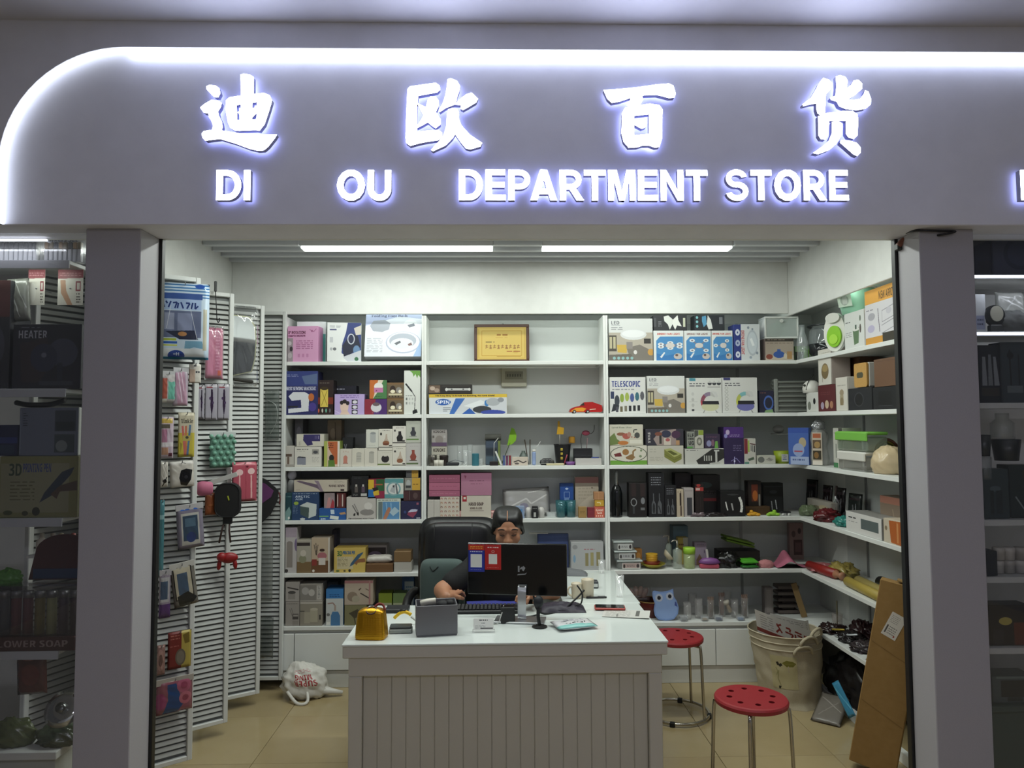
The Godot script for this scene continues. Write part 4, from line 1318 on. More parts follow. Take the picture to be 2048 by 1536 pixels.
	t = thing("carrier_bag","crumpled white plastic carrier bag with upside-down red lettering on the floor","carrier bag",p + Vector3(-0.01,0.0005,-0.09),8)
	pr = print_face(90,70,"d6d3cb",[["t","SUPER",32,52,76,70,"a02a30",0,2],["t","MING",34,33,70,50,"a02a30",0,2],["n",28,14,74,28,3,"b05058"]])
	var n2 := FastNoiseLite.new()
	n2.seed = 5
	n2.frequency = 9.0
	var lump := func(u: float,v: float) -> Vector3:
		var a := TAU * u
		var b := PI * v
		var d := Vector3(-sin(b) * cos(a),cos(b),sin(b) * sin(a))
		var r := 1.0 + 0.24 * n2.get_noise_3dv(d * 0.17) + 0.11 * n2.get_noise_3dv(d * 0.42)
		return Vector3(d.x * 0.138 * r - 0.02 * d.y,maxf(0.0,0.09 + d.y * 0.12 * r),d.z * 0.095 * r)
	st = S(true)
	for i in 48:
		for j in 26:
			for e in [[0,0],[1,0],[1,1],[0,0],[1,1],[0,1]]:
				var u := float(i + e[0]) / 48
				var v := float(j + e[1]) / 26
				st.set_uv(pr.uv.position + pr.uv.size * Vector2(clampf((u - 0.07) / 0.36,0.01,0.99),clampf((v - 0.14) / 0.5,0.01,0.99)))
				st.add_vertex(lump.call(u,v))
	put(t,"sack",st,pr.page.mat)
	var wm := mat("d6d3cb",0.4)
	put(t,"tied_handle",tube(S(true),smooth_path([Vector3(-0.1,0.06,0.07),Vector3(-0.04,0.012,0.13),Vector3(0.01,0.008,0.15),Vector3(0.03,0.02,0.12),Vector3(0.02,0.06,0.08)]),0.01,8),wm)
	put(t,"tied_handle",lathe(S(true),[[0,0],[0.012,0.0],[0.018,0.06],[0.028,0.12],[0.0,0.13]],10,Vector3(0.235,0.02,0.03),Basis(Vector3.BACK,PI / 2 - 0.2)),wm)
	# tall carton leaning on the side shelves
	var c := Vector3(on_y(1698,1524,0).x - 0.03,0,-3.69)
	t = thing("cardboard_carton","tall brown cardboard carton leaning on the side shelves","carton",c,-35)
	var tip := deg_to_rad(-10.5)
	var R := Basis(Vector3.BACK,tip)
	var kraft := grain("8a6a38","957443",3.0,0.85,0.03)
	var cw := 0.21
	var hh := 0.93
	var up := absf(sin(tip)) * cw
	put(t,"body",box(S(),R * Vector3(cw / 2,hh / 2,-0.03) + Vector3(0,up,0),Vector3(cw,hh,0.06),0.004,R),kraft)
	for y in [0.28,0.58]:
		put(t,"crease",tube(S(),[R * Vector3(0.01,y + 0.04,0.0005) + Vector3(0,up,0),R * Vector3(cw - 0.01,y - 0.03,0.0005) + Vector3(0,up,0)],0.0016,5),mat("7c5e30",0.9))
	put(t,"flap",box(S(),R * Vector3(cw / 2 + 0.03,hh + 0.006,-0.03) + Vector3(0,up,0),Vector3(cw - 0.08,0.005,0.05),0.001,R * Basis(Vector3.BACK,-0.1)),mat("8f7040",0.85))
	pr = print_face(28,40,"c9c4ba",[["n",12,10,70,45,5,"8a867e"],["r",12,55,22,90,"4a4844"],["n",30,55,80,90,4,"6a6762"],["e",80,88,5,4,"8a2a24"]])
	var lb := put(t,"shipping_label",carton_mesh(Vector3(0.068,0.125,0.001),pr),pr.page.mat)
	lb.transform = Transform3D(R * Basis(Vector3.BACK,-0.28),R * Vector3(0.075,0.66,0.0007) + Vector3(0,up,0))

# ---------- first bay: boxed appliances ----------
func back_shelf_goods() -> void:
	var f := 4.895
	# top shelf
	carton("wt","white carton with a teal side behind the pink organiser box",[594,643,652],5,5.02,0.1,"dfe3e2",[["r",86,30,100,100,"4f9c94"]])
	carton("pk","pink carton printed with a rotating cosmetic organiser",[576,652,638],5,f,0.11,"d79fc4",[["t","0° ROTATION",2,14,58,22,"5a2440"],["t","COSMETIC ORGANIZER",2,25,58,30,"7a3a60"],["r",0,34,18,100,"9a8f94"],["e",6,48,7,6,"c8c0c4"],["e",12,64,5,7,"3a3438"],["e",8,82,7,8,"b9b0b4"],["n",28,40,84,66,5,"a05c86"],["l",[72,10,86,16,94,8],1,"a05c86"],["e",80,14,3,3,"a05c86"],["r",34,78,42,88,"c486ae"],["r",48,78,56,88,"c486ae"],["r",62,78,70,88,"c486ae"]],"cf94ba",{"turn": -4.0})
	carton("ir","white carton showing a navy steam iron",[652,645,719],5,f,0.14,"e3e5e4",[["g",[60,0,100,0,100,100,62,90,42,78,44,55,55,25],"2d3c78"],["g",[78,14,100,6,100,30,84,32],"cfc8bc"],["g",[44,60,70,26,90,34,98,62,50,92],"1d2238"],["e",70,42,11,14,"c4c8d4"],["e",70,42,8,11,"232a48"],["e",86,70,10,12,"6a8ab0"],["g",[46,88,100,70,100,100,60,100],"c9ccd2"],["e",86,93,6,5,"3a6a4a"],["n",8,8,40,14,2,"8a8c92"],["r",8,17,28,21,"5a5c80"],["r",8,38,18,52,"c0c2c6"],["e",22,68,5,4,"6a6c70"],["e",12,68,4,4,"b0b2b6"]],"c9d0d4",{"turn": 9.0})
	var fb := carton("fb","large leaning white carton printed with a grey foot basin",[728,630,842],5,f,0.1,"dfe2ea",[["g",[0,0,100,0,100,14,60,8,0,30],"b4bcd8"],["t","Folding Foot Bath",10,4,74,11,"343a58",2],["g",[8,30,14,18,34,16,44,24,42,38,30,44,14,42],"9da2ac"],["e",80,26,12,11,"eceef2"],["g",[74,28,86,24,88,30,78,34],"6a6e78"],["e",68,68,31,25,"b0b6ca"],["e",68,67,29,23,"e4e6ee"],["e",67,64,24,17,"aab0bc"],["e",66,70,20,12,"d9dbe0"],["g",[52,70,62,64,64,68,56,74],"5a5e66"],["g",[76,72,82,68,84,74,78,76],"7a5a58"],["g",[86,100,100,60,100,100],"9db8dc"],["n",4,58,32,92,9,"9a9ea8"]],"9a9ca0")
	fb.rotation_degrees.x = -13.0
	fb.position += Vector3(0,0.0225,-0.005)
	# second shelf
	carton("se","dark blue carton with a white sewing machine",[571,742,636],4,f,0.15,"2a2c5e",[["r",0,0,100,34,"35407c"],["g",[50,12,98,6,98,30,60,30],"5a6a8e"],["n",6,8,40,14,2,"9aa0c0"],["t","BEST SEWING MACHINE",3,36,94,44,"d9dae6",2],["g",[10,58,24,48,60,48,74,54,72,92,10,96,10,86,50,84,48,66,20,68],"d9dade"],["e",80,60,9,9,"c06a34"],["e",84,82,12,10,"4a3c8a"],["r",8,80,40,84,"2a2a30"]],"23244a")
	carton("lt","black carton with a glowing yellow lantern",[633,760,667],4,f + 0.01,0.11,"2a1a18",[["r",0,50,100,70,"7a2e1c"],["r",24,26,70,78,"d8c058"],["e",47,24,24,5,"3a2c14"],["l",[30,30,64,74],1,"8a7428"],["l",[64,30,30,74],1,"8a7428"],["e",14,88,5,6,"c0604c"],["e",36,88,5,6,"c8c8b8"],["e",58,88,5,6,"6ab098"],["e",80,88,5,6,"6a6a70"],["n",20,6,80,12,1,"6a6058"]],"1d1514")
	carton("dk","dark carton with a small car camera picture behind the lilac roller box",[667,771,713],4,5.03,0.1,"23232e",[["n",10,8,50,18,1,"b0b0bc"],["e",50,55,18,22,"4a4c66"],["e",50,55,9,11,"2a2c3a"]],"1c1c24")
	carton("rl","lilac carton picturing hair rollers",[669,788,729],4,f,0.11,"b8a4d4",[["n",20,6,82,20,2,"6a4a9a"],["e",33,60,14,32,"e0c4b4"],["e",24,42,6,10,"2a2024"],["e",34,36,7,10,"2a2024"],["e",44,44,6,10,"2a2024"],["g",[18,100,26,78,42,78,52,100],"d8bcac"],["r",58,28,78,50,"2a262e"],["e",68,39,8,8,"d8d4dc"],["r",58,54,78,74,"2a262e"],["e",68,64,8,8,"d8d4dc"],["r",58,78,78,98,"2a262e"],["e",68,88,8,8,"d8d4dc"],["l",[0,80,20,94],1,"d8ccec"]],"9a88b8")
	carton("ck","red and violet carton with a white round cooker",[729,798,774],4,f,0.12,"8a2c3c",[["g",[50,0,100,0,100,100,40,100],"4a2a6a"],["e",52,55,24,30,"d4d2d6"],["e",52,34,16,12,"6a5a60"],["n",34,88,66,94,1,"d0c8d0"]],"2c1a28")
	carton("pc","orange and green carton with a pink popcorn maker",[739,760,774],"ck",f,0.12,"c06a30",[["g",[50,0,100,0,100,100,20,100],"4a7a4a"],["g",[50,0,80,0,50,60,20,100],"d8ccb8"],["e",52,34,26,20,"e4e0dc"],["r",26,42,78,68,"c07aa8"],["e",40,56,4,4,"7a3a5c"],["n",30,86,70,92,1,"2a4a2c"]],"241c20")
	for i in 2:
		carton("bl%d" % i,["brown carton with a dark desk lamp, lower of the two","brown carton with a dark desk lamp, stacked on its twin"][i],[774,[796,765][i],808],[4,"bl0"][i],f,0.12,"6a5a44",[["r",0,0,100,14,"7a5c3c"],["e",34,46,17,26,"33261e"],["e",34,58,14,12,"e8e0c4"],["e",70,50,18,20,"8a8680"],["e",76,58,9,11,"e8e0cc"],["r",10,72,90,84,"cfc4a4"],["e",14,90,4,5,"2a221c"],["e",32,90,4,5,"2a221c"],["e",50,90,4,5,"2a221c"],["e",68,90,4,5,"2a221c"]],"4a3e30")
	carton("gn","tall white carton with a black gooseneck lamp and green leaves",[808,741,841],4,f,0.12,"d6d8d2",[["g",[34,0,100,0,100,16,86,10,80,18,70,8,58,14,52,6],"6a9a44"],["l",[10,30,48,48],3,"26282a"],["l",[48,48,68,60,66,78,64,92],1.2,"26282a"],["g",[52,92,76,88,84,96,54,100],"1c1e20"],["n",10,56,60,60,1,"8a8c88"],["r",12,62,22,68,"6a6c6a"],["r",30,62,40,68,"b8bab6"],["r",48,62,58,68,"b8bab6"],["r",12,72,22,78,"8a8c8a"],["r",30,72,40,78,"b8bab6"],["r",48,72,58,78,"b8bab6"]],"b9bbb6")
	# third shelf
	carton("db","large grey carton behind the scarf box",[590,836,606],3,5.05,0.15,"6a6870",[["e",50,30,30,12,"84828c"],["n",10,58,50,64,1,"a09e98"]])
	carton("tt","white carton with a small brown side table",[571,892,588],3,f,0.11,"bdb8b0",[["r",0,38,76,52,"5a4a40"],["r",24,52,50,88,"6a584c"],["r",0,88,100,100,"9a948c"]])
	carton("fc","white carton with a folding cabinet picture, under the scarf box",[589,893,643],3,f,0.13,"d6d2c8",[["n",9,10,52,20,1,"5a5854"],["n",9,22,40,26,1,"8a8882"],["g",[10,54,16,48,42,52,42,90,10,88],"8a8c98"],["g",[10,54,16,48,42,52,40,56],"3a3c44"],["r",66,14,92,40,"9a9890"],["e",78,28,9,7,"4a4c50"],["n",66,52,92,80,4,"a8a69e"]],"b4b0a8")
	carton("sc","white carton with a dark blue scarf, stacked on the cabinet box",[593,868,648],"fc",f,0.13,"cfcabc",[["g",[26,4,86,4,86,58,56,58,60,86,40,96,24,50],"3a3466"],["l",[68,16,68,40],0.7,"b8b4d0"],["l",[74,16,74,40],0.7,"b8b4d0"],["l",[80,16,80,40],0.7,"b8b4d0"],["l",[10,60,10,92],0.6,"8a8680"],["l",[16,54,16,92],0.6,"8a8680"]],"aeaa9e")
	carton("bw","brown box with a figure printed on it, deep in the shelf",[655,840,683],3,5.08,0.1,"8a7866",[["e",40,30,20,12,"a8947e"],["l",[55,5,60,60],2,"6a5a4c"]])
	carton("go","green and orange carton with a blender bottle",[648,882,680],3,f,0.1,"a9b25a",[["r",22,0,100,100,"d0b8a4"],["g",[24,2,84,2,84,90,60,90,60,60,30,30],"b8643c"],["n",28,8,60,30,3,"3a1c14"],["e",48,66,16,13,"2a2a24"],["g",[28,74,66,74,70,100,26,100],"5a7a34"],["r",88,0,100,100,"e0d8d0"]],"7a8a40")
	carton("xb","small black box marked with an X behind the humidifier boxes",[685,875,706],3,5.03,0.08,"2a2c2e",[["t","X",14,24,44,54,"8a8c90"]])
	carton("h1","small white carton with a salmon night lamp",[680,898,704],3,f,0.085,"cfc8bc",[["e",46,50,17,14,"c08070"],["r",29,50,63,80,"c08070"],["r",26,80,70,85,"a06a5c"],["e",30,16,4,3,"c0a090"],["e",50,14,4,3,"c0a090"],["e",68,17,4,3,"c0a090"]])
	carton("h2","white carton with a ribbed white humidifier beside the salmon lamp box",[704,897,729],3,f,0.085,"d0cbbd",[["e",56,28,20,8,"a9a69c"],["r",36,26,76,76,"b5b2a8"],["l",[38,42,74,42],0.7,"8f8c84"],["l",[38,58,74,58],0.7,"8f8c84"]])
	carton("h3","white carton with a plain white humidifier at the bottom of its stack",[729,896,755],3,f,0.085,"d2cdc0",[["r",36,24,76,76,"b0ada3"],["e",56,24,20,6,"a09d94"],["e",56,76,20,6,"b0ada3"]])
	carton("h4","white carton with a plain white humidifier on top of its stack",[732,859,757],"h3",f,0.085,"d0d0c6",[["r",34,20,80,66,"b0b2b0"],["e",57,20,23,6,"8f9292"],["e",57,66,23,6,"b0b2b0"],["n",20,86,76,90,1,"9a9a92"]])
	carton("h5","white and green carton with a black ball diffuser",[755,901,785],3,f,0.085,"cdc9bc",[["e",52,52,26,24,"2a2626"],["g",[36,28,68,28,60,38,44,38],"cdc9bc"],["r",0,84,84,94,"6a7a44"],["n",30,12,92,18,1,"9a9a80"]])
	carton("h6","white carton with a brown-based glass flask above the black ball box",[757,858,785],"h5",f,0.085,"d2cec2",[["g",[52,24,62,24,64,44,78,62,70,76,40,76,32,62,48,44],"b8a898"],["e",54,66,24,11,"8a5a40"],["r",34,68,76,76,"6a3a28"],["r",12,18,26,30,"3a3836"],["n",30,6,84,11,1,"5a5854"],["r",76,76,98,82,"3a3836"],["r",0,84,100,88,"2a2826"]])
	carton("h7","white carton with a brown-based glass flask beside the red vase box",[785,893,812],3,f,0.085,"d2cec2",[["g",[54,26,62,26,66,46,78,64,70,82,40,82,32,64,48,46],"b8a898"],["e",55,72,23,11,"8a5a40"],["r",12,20,26,30,"3a3836"],["n",30,8,80,12,1,"5a5854"],["r",76,84,98,90,"3a3836"],["r",0,92,100,96,"2a2826"]])
	carton("h8","white carton with a black flask stacked beside the grey vase box",[785,852,812],"h7",f,0.085,"d6d2c8",[["g",[44,26,64,26,66,42,78,56,72,76,36,76,30,56,44,42],"232122"],["r",12,18,24,28,"3a3836"],["n",26,7,84,12,1,"4a4846"],["r",74,70,94,78,"3a3836"],["r",0,80,100,85,"2a2826"]])
	carton("h9","grey carton with a red vase lamp",[812,886,842],3,f,0.085,"b9b6b2",[["g",[38,30,58,30,58,44,70,58,62,74,34,74,26,58,40,44],"8a4438"],["r",24,74,74,78,"5a4a44"],["r",4,86,84,93,"5a6a48"],["n",26,12,90,16,1,"8f8c88"]])
	carton("h10","grey-green carton with a dark vase lamp above the red vase box",[812,842,842],"h9",f,0.085,"b4b6aa",[["g",[38,28,58,28,58,42,68,54,62,68,36,68,28,54,40,42],"3a3a40"],["r",24,70,74,73,"6a6a68"],["r",4,82,86,89,"5a7a40"],["n",26,12,92,16,1,"8f9088"]])
	# fourth shelf
	carton("a0","dark teal carton beside the blue air cooler box",[571,986,584],2,f,0.13,"22424a",[["n",10,10,90,18,1,"6a9090"],["g",[0,70,60,50,90,70,60,100,0,100],"7a9a98"],["e",56,92,16,5,"d8d8d4"]])
	carton("aa","blue carton with a white cube air cooler",[584,984,638],2,f,0.14,"2c4468",[["n",6,4,94,8,1,"b8c4d0"],["t","ARCTIC",12,12,66,20,"d4dce6"],["t","AIR",12,22,40,29,"c0ccda"],["g",[30,48,56,36,92,44,90,84,62,94,32,80],"c8d0cc"],["g",[30,50,64,56,62,94,32,80],"4a5a58"],["e",16,40,9,6,"9ab04a"],["n",5,48,22,78,6,"7a90a8"],["e",40,96,10,4,"c8ccc8"]],"20344e")
	carton("bb","low blue carton with a picture of a cleaning kit",[638,1017,692],2,f,0.13,"2c5a9a",[["g",[42,10,56,10,58,50,44,50],"c8d8e4"],["g",[42,60,74,70,72,100,40,90],"d8dcd4"],["g",[74,40,96,30,100,50,80,56],"b8906a"],["r",0,64,36,76,"7ab06a"],["t","4IN",6,84,24,98,"d4dce6"]])
	carton("pn","small pink and grey carton standing on the low blue box",[648,986,669],"bb",f + 0.01,0.09,"9a8a8c",[["g",[20,100,40,30,60,30,70,100],"c08a8a"],["g",[60,100,80,40,100,60,100,100],"a83a44"]])
	carton("rb","small dark red carton with white stripes standing on the low blue box",[673,986,691],"bb",f + 0.01,0.09,"5a2a2a",[["r",8,10,20,90,"c8bcb4"],["r",36,10,46,90,"8a3a34"],["r",62,10,76,90,"c8bcb4"]])
	carton("hi","long beige carton with a lilac hair iron lying upside down",[588,960,694],"aa",f,0.1,"c2b8a8",[["g",[4,8,10,4,50,44,54,100,50,96,44,70,10,20],"6a5a6a"],["g",[38,4,46,6,56,100,50,100,44,40],"8a7a88"],["t","HAIR IRON",66,42,95,60,"4a3a3a",0,2],["n",4,82,12,88,1,"5a4a48"],["n",76,10,96,28,3,"9a9086"],["r",88,80,95,98,"4a3c3c"]],"a89e90")
	carton("wc","white carton with a sketched faucet cleaner",[693,994,752],2,f,0.13,"bdb8b2",[["l",[20,36,38,76],2,"6a6664"],["l",[26,30,42,72],2,"8a8682"],["g",[24,74,30,70,30,82,24,84],"2a2826"],["g",[36,66,42,70,42,82,36,80],"2a2826"],["e",70,68,24,14,"8a8682"],["e",74,40,14,16,"d0ccc6"],["t","High Performance Water Cleaner",6,92,94,98,"3a3836"]])
	carton("bf","black carton with two hair-growth bottles, standing on the faucet cleaner box",[703,952,737],"wc",f,0.08,"1a1a1c",[["n",14,8,60,12,1,"7a7a7c"],["r",24,40,36,52,"b8b4ae"],["r",20,52,40,80,"5a5450"],["r",64,40,76,52,"b8b4ae"],["r",60,52,80,80,"5a4a58"],["r",56,84,92,98,"b8b8b4"],["n",10,86,40,96,2,"8a8a8a"]])
	carton("ct","white and blue carton picturing a hand with a cleaning cloth",[753,997,801],2,f,0.12,"c4cabf",[["r",8,16,26,100,"6a7674"],["r",26,16,96,100,"5a8ab4"],["l",[40,20,44,60],2,"8ab4d4"],["l",[60,20,62,60],2,"8ab4d4"],["g",[26,100,40,60,50,40,60,46,54,70,40,100],"b07a5e"],["g",[54,66,76,40,96,60,70,84],"a8c0cc"],["n",6,6,92,12,1,"3a3c38"]])
	carton("cb","colour-blocked yellow, blue, red and green carton",[735,958,769],"ct",f,0.09,"8a2c44",[["r",0,4,38,54,"d0ac34"],["r",0,54,42,100,"2a68a8"],["r",52,0,100,62,"2c5a34"],["g",[26,46,60,42,66,64,40,66],"241e22"],["g",[32,66,66,56,70,82,38,86],"d0ac34"],["r",42,26,90,34,"a85a3c"]])
	carton("tc","teal and white carton with a round grey iron picture",[769,957,807],"ct",f,0.09,"d0d0c8",[["r",0,0,100,24,"5a9498"],["r",0,80,100,100,"5a9498"],["e",48,52,38,36,"7aa0a4"],["e",48,52,30,28,"cfd2ce"],["g",[28,64,44,34,54,30,56,76],"a8acae"],["l",[60,26,68,78],3,"5a5e62"],["g",[42,36,54,34,50,48],"2a2c30"]])
	carton("nv","navy carton with a blue and red burst",[802,1002,842],2,f,0.12,"272848",[["g",[30,74,40,52,62,48,84,54,76,70,60,92,44,84],"8a3c54"],["g",[34,62,50,46,70,44,84,48,78,58,60,60],"b8bcd0"],["r",78,10,90,22,"9a5a6a"],["r",78,92,98,98,"c0c0c8"],["e",20,60,6,8,"3a4a7a"]])
	carton("rm","dark maroon carton on the navy box",[807,981,841],"nv",f,0.1,"3a2426",[["r",34,6,38,94,"7a6a66"],["e",70,50,14,30,"564442"],["r",0,10,30,90,"4a2c2e"]])
	carton("ye","grey and yellow carton with a chopper",[809,956,841],"rm",f,0.09,"8a8880",[["r",48,0,100,100,"c49a3c"],["e",24,44,14,30,"a8aaa8"],["r",8,62,42,82,"3a3a3c"],["n",54,44,90,58,1,"6a4a1c"]])
	carton("ys","small grey and yellow carton on the chopper box",[812,939,837],"ye",f + 0.005,0.08,"5a5a5c",[["r",46,0,100,100,"c49a3c"],["n",52,44,92,62,1,"6a4a1c"]])
	var t := thing("bulb_lamp","white round lamp on a grey stand beside the hair iron box","lamp",Vector3(at(583,986,4.95).x,top_of["a0"] + 0.0005,-4.96))
	put(t,"stand",lathe(S(true),[[0,0],[0.028,0],[0.028,0.06],[0.02,0.085],[0,0.085]],16),mat("8a8a8a",0.5))
	put(t,"globe",blob(S(true),Vector3(0,0.115,0),Vector3(0.03,0.034,0.03),18,12),mat("c4c4d0",0.3))
	# fifth shelf: print colours darkened to mimic the shade down here
	carton("li","tall lilac and white carton with a tower picture",[571,1055,594],1,f,0.11,"b9b4b2",[["r",0,0,100,22,"a89aa6"],["e",96,38,16,14,"7a6a8a"],["r",12,34,64,88,"8a827c"],["e",38,34,26,4,"8a827c"],["e",12,95,14,4,"3a3634"]])
	carton("ph","carton with a shade-darkened kitchen photograph",[594,1080,623],1,f,0.1,"a8a294",[["r",0,8,92,18,"3a3230"],["r",0,66,100,100,"7a6444"],["e",40,58,26,12,"8a8a70"],["e",44,40,20,10,"c4bcae"]])
	carton("fd","tall carton with a pink food chopper and utensils",[623,1075,660],1,f,0.13,"b9a68e",[["r",92,0,100,100,"c9c4bc"],["r",0,66,92,100,"6a4a30"],["e",58,52,26,10,"a86a70"],["r",40,58,78,78,"d0c8c0"],["e",58,36,14,4,"3a2a24"],["l",[14,20,26,50],1.2,"3a322c"],["l",[24,16,28,50],1.2,"3a322c"],["l",[36,20,28,50],1.2,"5a4a40"],["r",4,62,30,80,"8a3a34"],["e",12,94,7,4,"d8d0c4"]],"8f8478")
	carton("op","open white carton behind the yellow pen box",[674,1091,774],1,5.06,0.12,"b4aca8",[["r",60,10,98,100,"4a4040"],["e",76,46,14,20,"8a7a92"]])
	carton("3d","yellow carton with a blue drawing pen held by a hand",[668,1096,731],1,f,0.11,"c8ad5c",[["t","3D",10,12,26,32,"3a6a3c"],["t","PRINTING PEN",28,12,66,26,"2a5a8a"],["r",10,36,62,86,"c4b894"],["n",12,38,44,76,7,"8a805c"],["g",[50,76,54,62,76,26,94,16,90,26,64,66],"3a5a74"],["g",[64,62,76,46,98,42,100,58,76,60,72,70],"8a5c3c"],["e",50,92,4,6,"2a2824"],["e",12,93,6,4,"5a6a34"],["e",34,93,4,4,"5a5434"]],"a88e44")
	carton("kb","low open kraft carton with a white pouch in it",[732,1128,786],1,f,0.12,"6a4c30",[["l",[0,4,100,8],1,"7a5a3a"]])
	var po := put(self,"pouch",packet_mesh(0.18,0.06,0.025,print_face(20,10,"c9c4bc",[]),9),mat("c4bfb6",0.6))
	po.position = Vector3(at(758,1120,4.93).x,top_of["kb"] + 0.026,-4.95)
	po.rotation_degrees = Vector3(-70,0,2)
	meta(po,"white padded pouch lying on the low kraft carton","pouch")
	carton("wk","small white carton beneath the kraft box",[788,1124,823],1,f,0.11,"b0aca4")
	carton("kk","kraft box stacked on the small white carton",[788,1103,822],"wk",f,0.11,"7a6040",[["r",0,0,100,6,"8a6e4a"]])
	carton("dm","grey appliance box deep in the fifth shelf",[664,1060,674],1,5.19,0.1,"5e5c66",[["e",60,40,30,12,"7c7a84"]])
	# lowest shelf: shade likewise put into the print colours
	carton("g1","grey mug carton with a spiked stand, under the pan box",[571,1203,599],0,f,0.13,"9a948e",[["n",6,8,90,14,1,"5a5652"],["l",[30,30,50,60],1,"6a6662"],["l",[42,26,60,60],1,"6a6662"],["r",52,50,96,74,"4a4644"],["r",56,54,92,62,"9a948e"],["r",52,78,96,98,"8a847e"]])
	carton("g2","grey carton with a drawing of a saucepan",[571,1164,599],"g1",f,0.13,"a39d98",[["r",20,52,72,90,"8f8984"],["e",46,54,28,8,"4a4644"],["l",[14,28,94,40],2.5,"3a3634"]])
	carton("m1","carton with a photograph of two stone mugs",[600,1203,645],0,f,0.13,"8f897c",[["r",0,0,100,10,"b4aea4"],["r",46,30,80,86,"a8a28e"],["e",63,32,17,6,"b8b2a0"],["r",20,44,46,90,"a39d8c"],["r",86,56,94,76,"3a3834"],["l",[0,40,20,40],2,"4a4844"]])
	carton("m2","carton with a photograph of patterned cups on the stone mug box",[600,1168,645],"m1",f,0.13,"9a948c",[["r",2,8,74,96,"84807a"],["e",24,40,16,22,"a8a4a0"],["e",52,50,14,20,"b4b0aa"],["r",76,10,96,90,"bcb8b2"],["n",80,14,92,86,8,"4a4a4e"],["r",0,96,100,100,"c4c0b8"]])
	carton("pu","blue and white carton with a water bottle pump",[652,1178,687],0,f,0.13,"c0c4c2",[["r",0,0,100,26,"3a78b4"],["n",20,14,80,24,2,"1c4a7c"],["l",[10,40,40,38,56,48],2.5,"9a8078"],["r",48,44,60,60,"a8988e"],["g",[38,62,70,62,82,74,82,100,28,100,28,74],"4a78a4"],["e",14,70,10,4,"6a6a68"],["r",4,90,26,98,"e0e0da"]],"2a5a8a")
	carton("kh","khaki carton with a folded tool picture",[689,1210,733],0,f,0.13,"7e7a58",[["g",[20,40,60,20,84,50,44,66],"4a4434"],["l",[44,60,50,92],2,"4a4434"]])
	carton("be","beige carton with ladles and stones printed on it",[689,1161,746],"kh",f,0.13,"b3a493",[["r",0,0,100,12,"9a6a6a"],["e",28,66,18,20,"8a7a6a"],["e",40,76,14,14,"a8a08c"],["l",[56,52,88,74],2,"2a2422"],["l",[50,40,58,32],2,"4a3a34"],["l",[74,34,90,44],1.4,"6a5a50"],["r",86,0,92,100,"a87a78"]])
	for i in 2:
		carton("gr%d" % i,["lime green and white carton beside the ladle box","dull green carton beside the lime green one"][i],[[757,786][i],1186,[784,812][i]],0,4.96,0.1,["7a8a2c","6a8050"][i],[["r",0,34,100,100,"a8ac8c"],["n",20,40,80,52,2,"4a5430"],["e",60,78,24,16,"8a8a70"]])
	carton("bh","blue carton with a white panel behind the chair",[804,1153,828],0,5.05,0.06,"2c5488",[["r",22,12,100,78,"a8b4b8"],["n",34,22,90,50,4,"5a7a9a"]])
	carton("bd","tall blue-grey carton standing behind the pump box",[652,1164,676],0,5.1,0.1,"66707c",[["e",50,24,18,8,"8a929c"]])

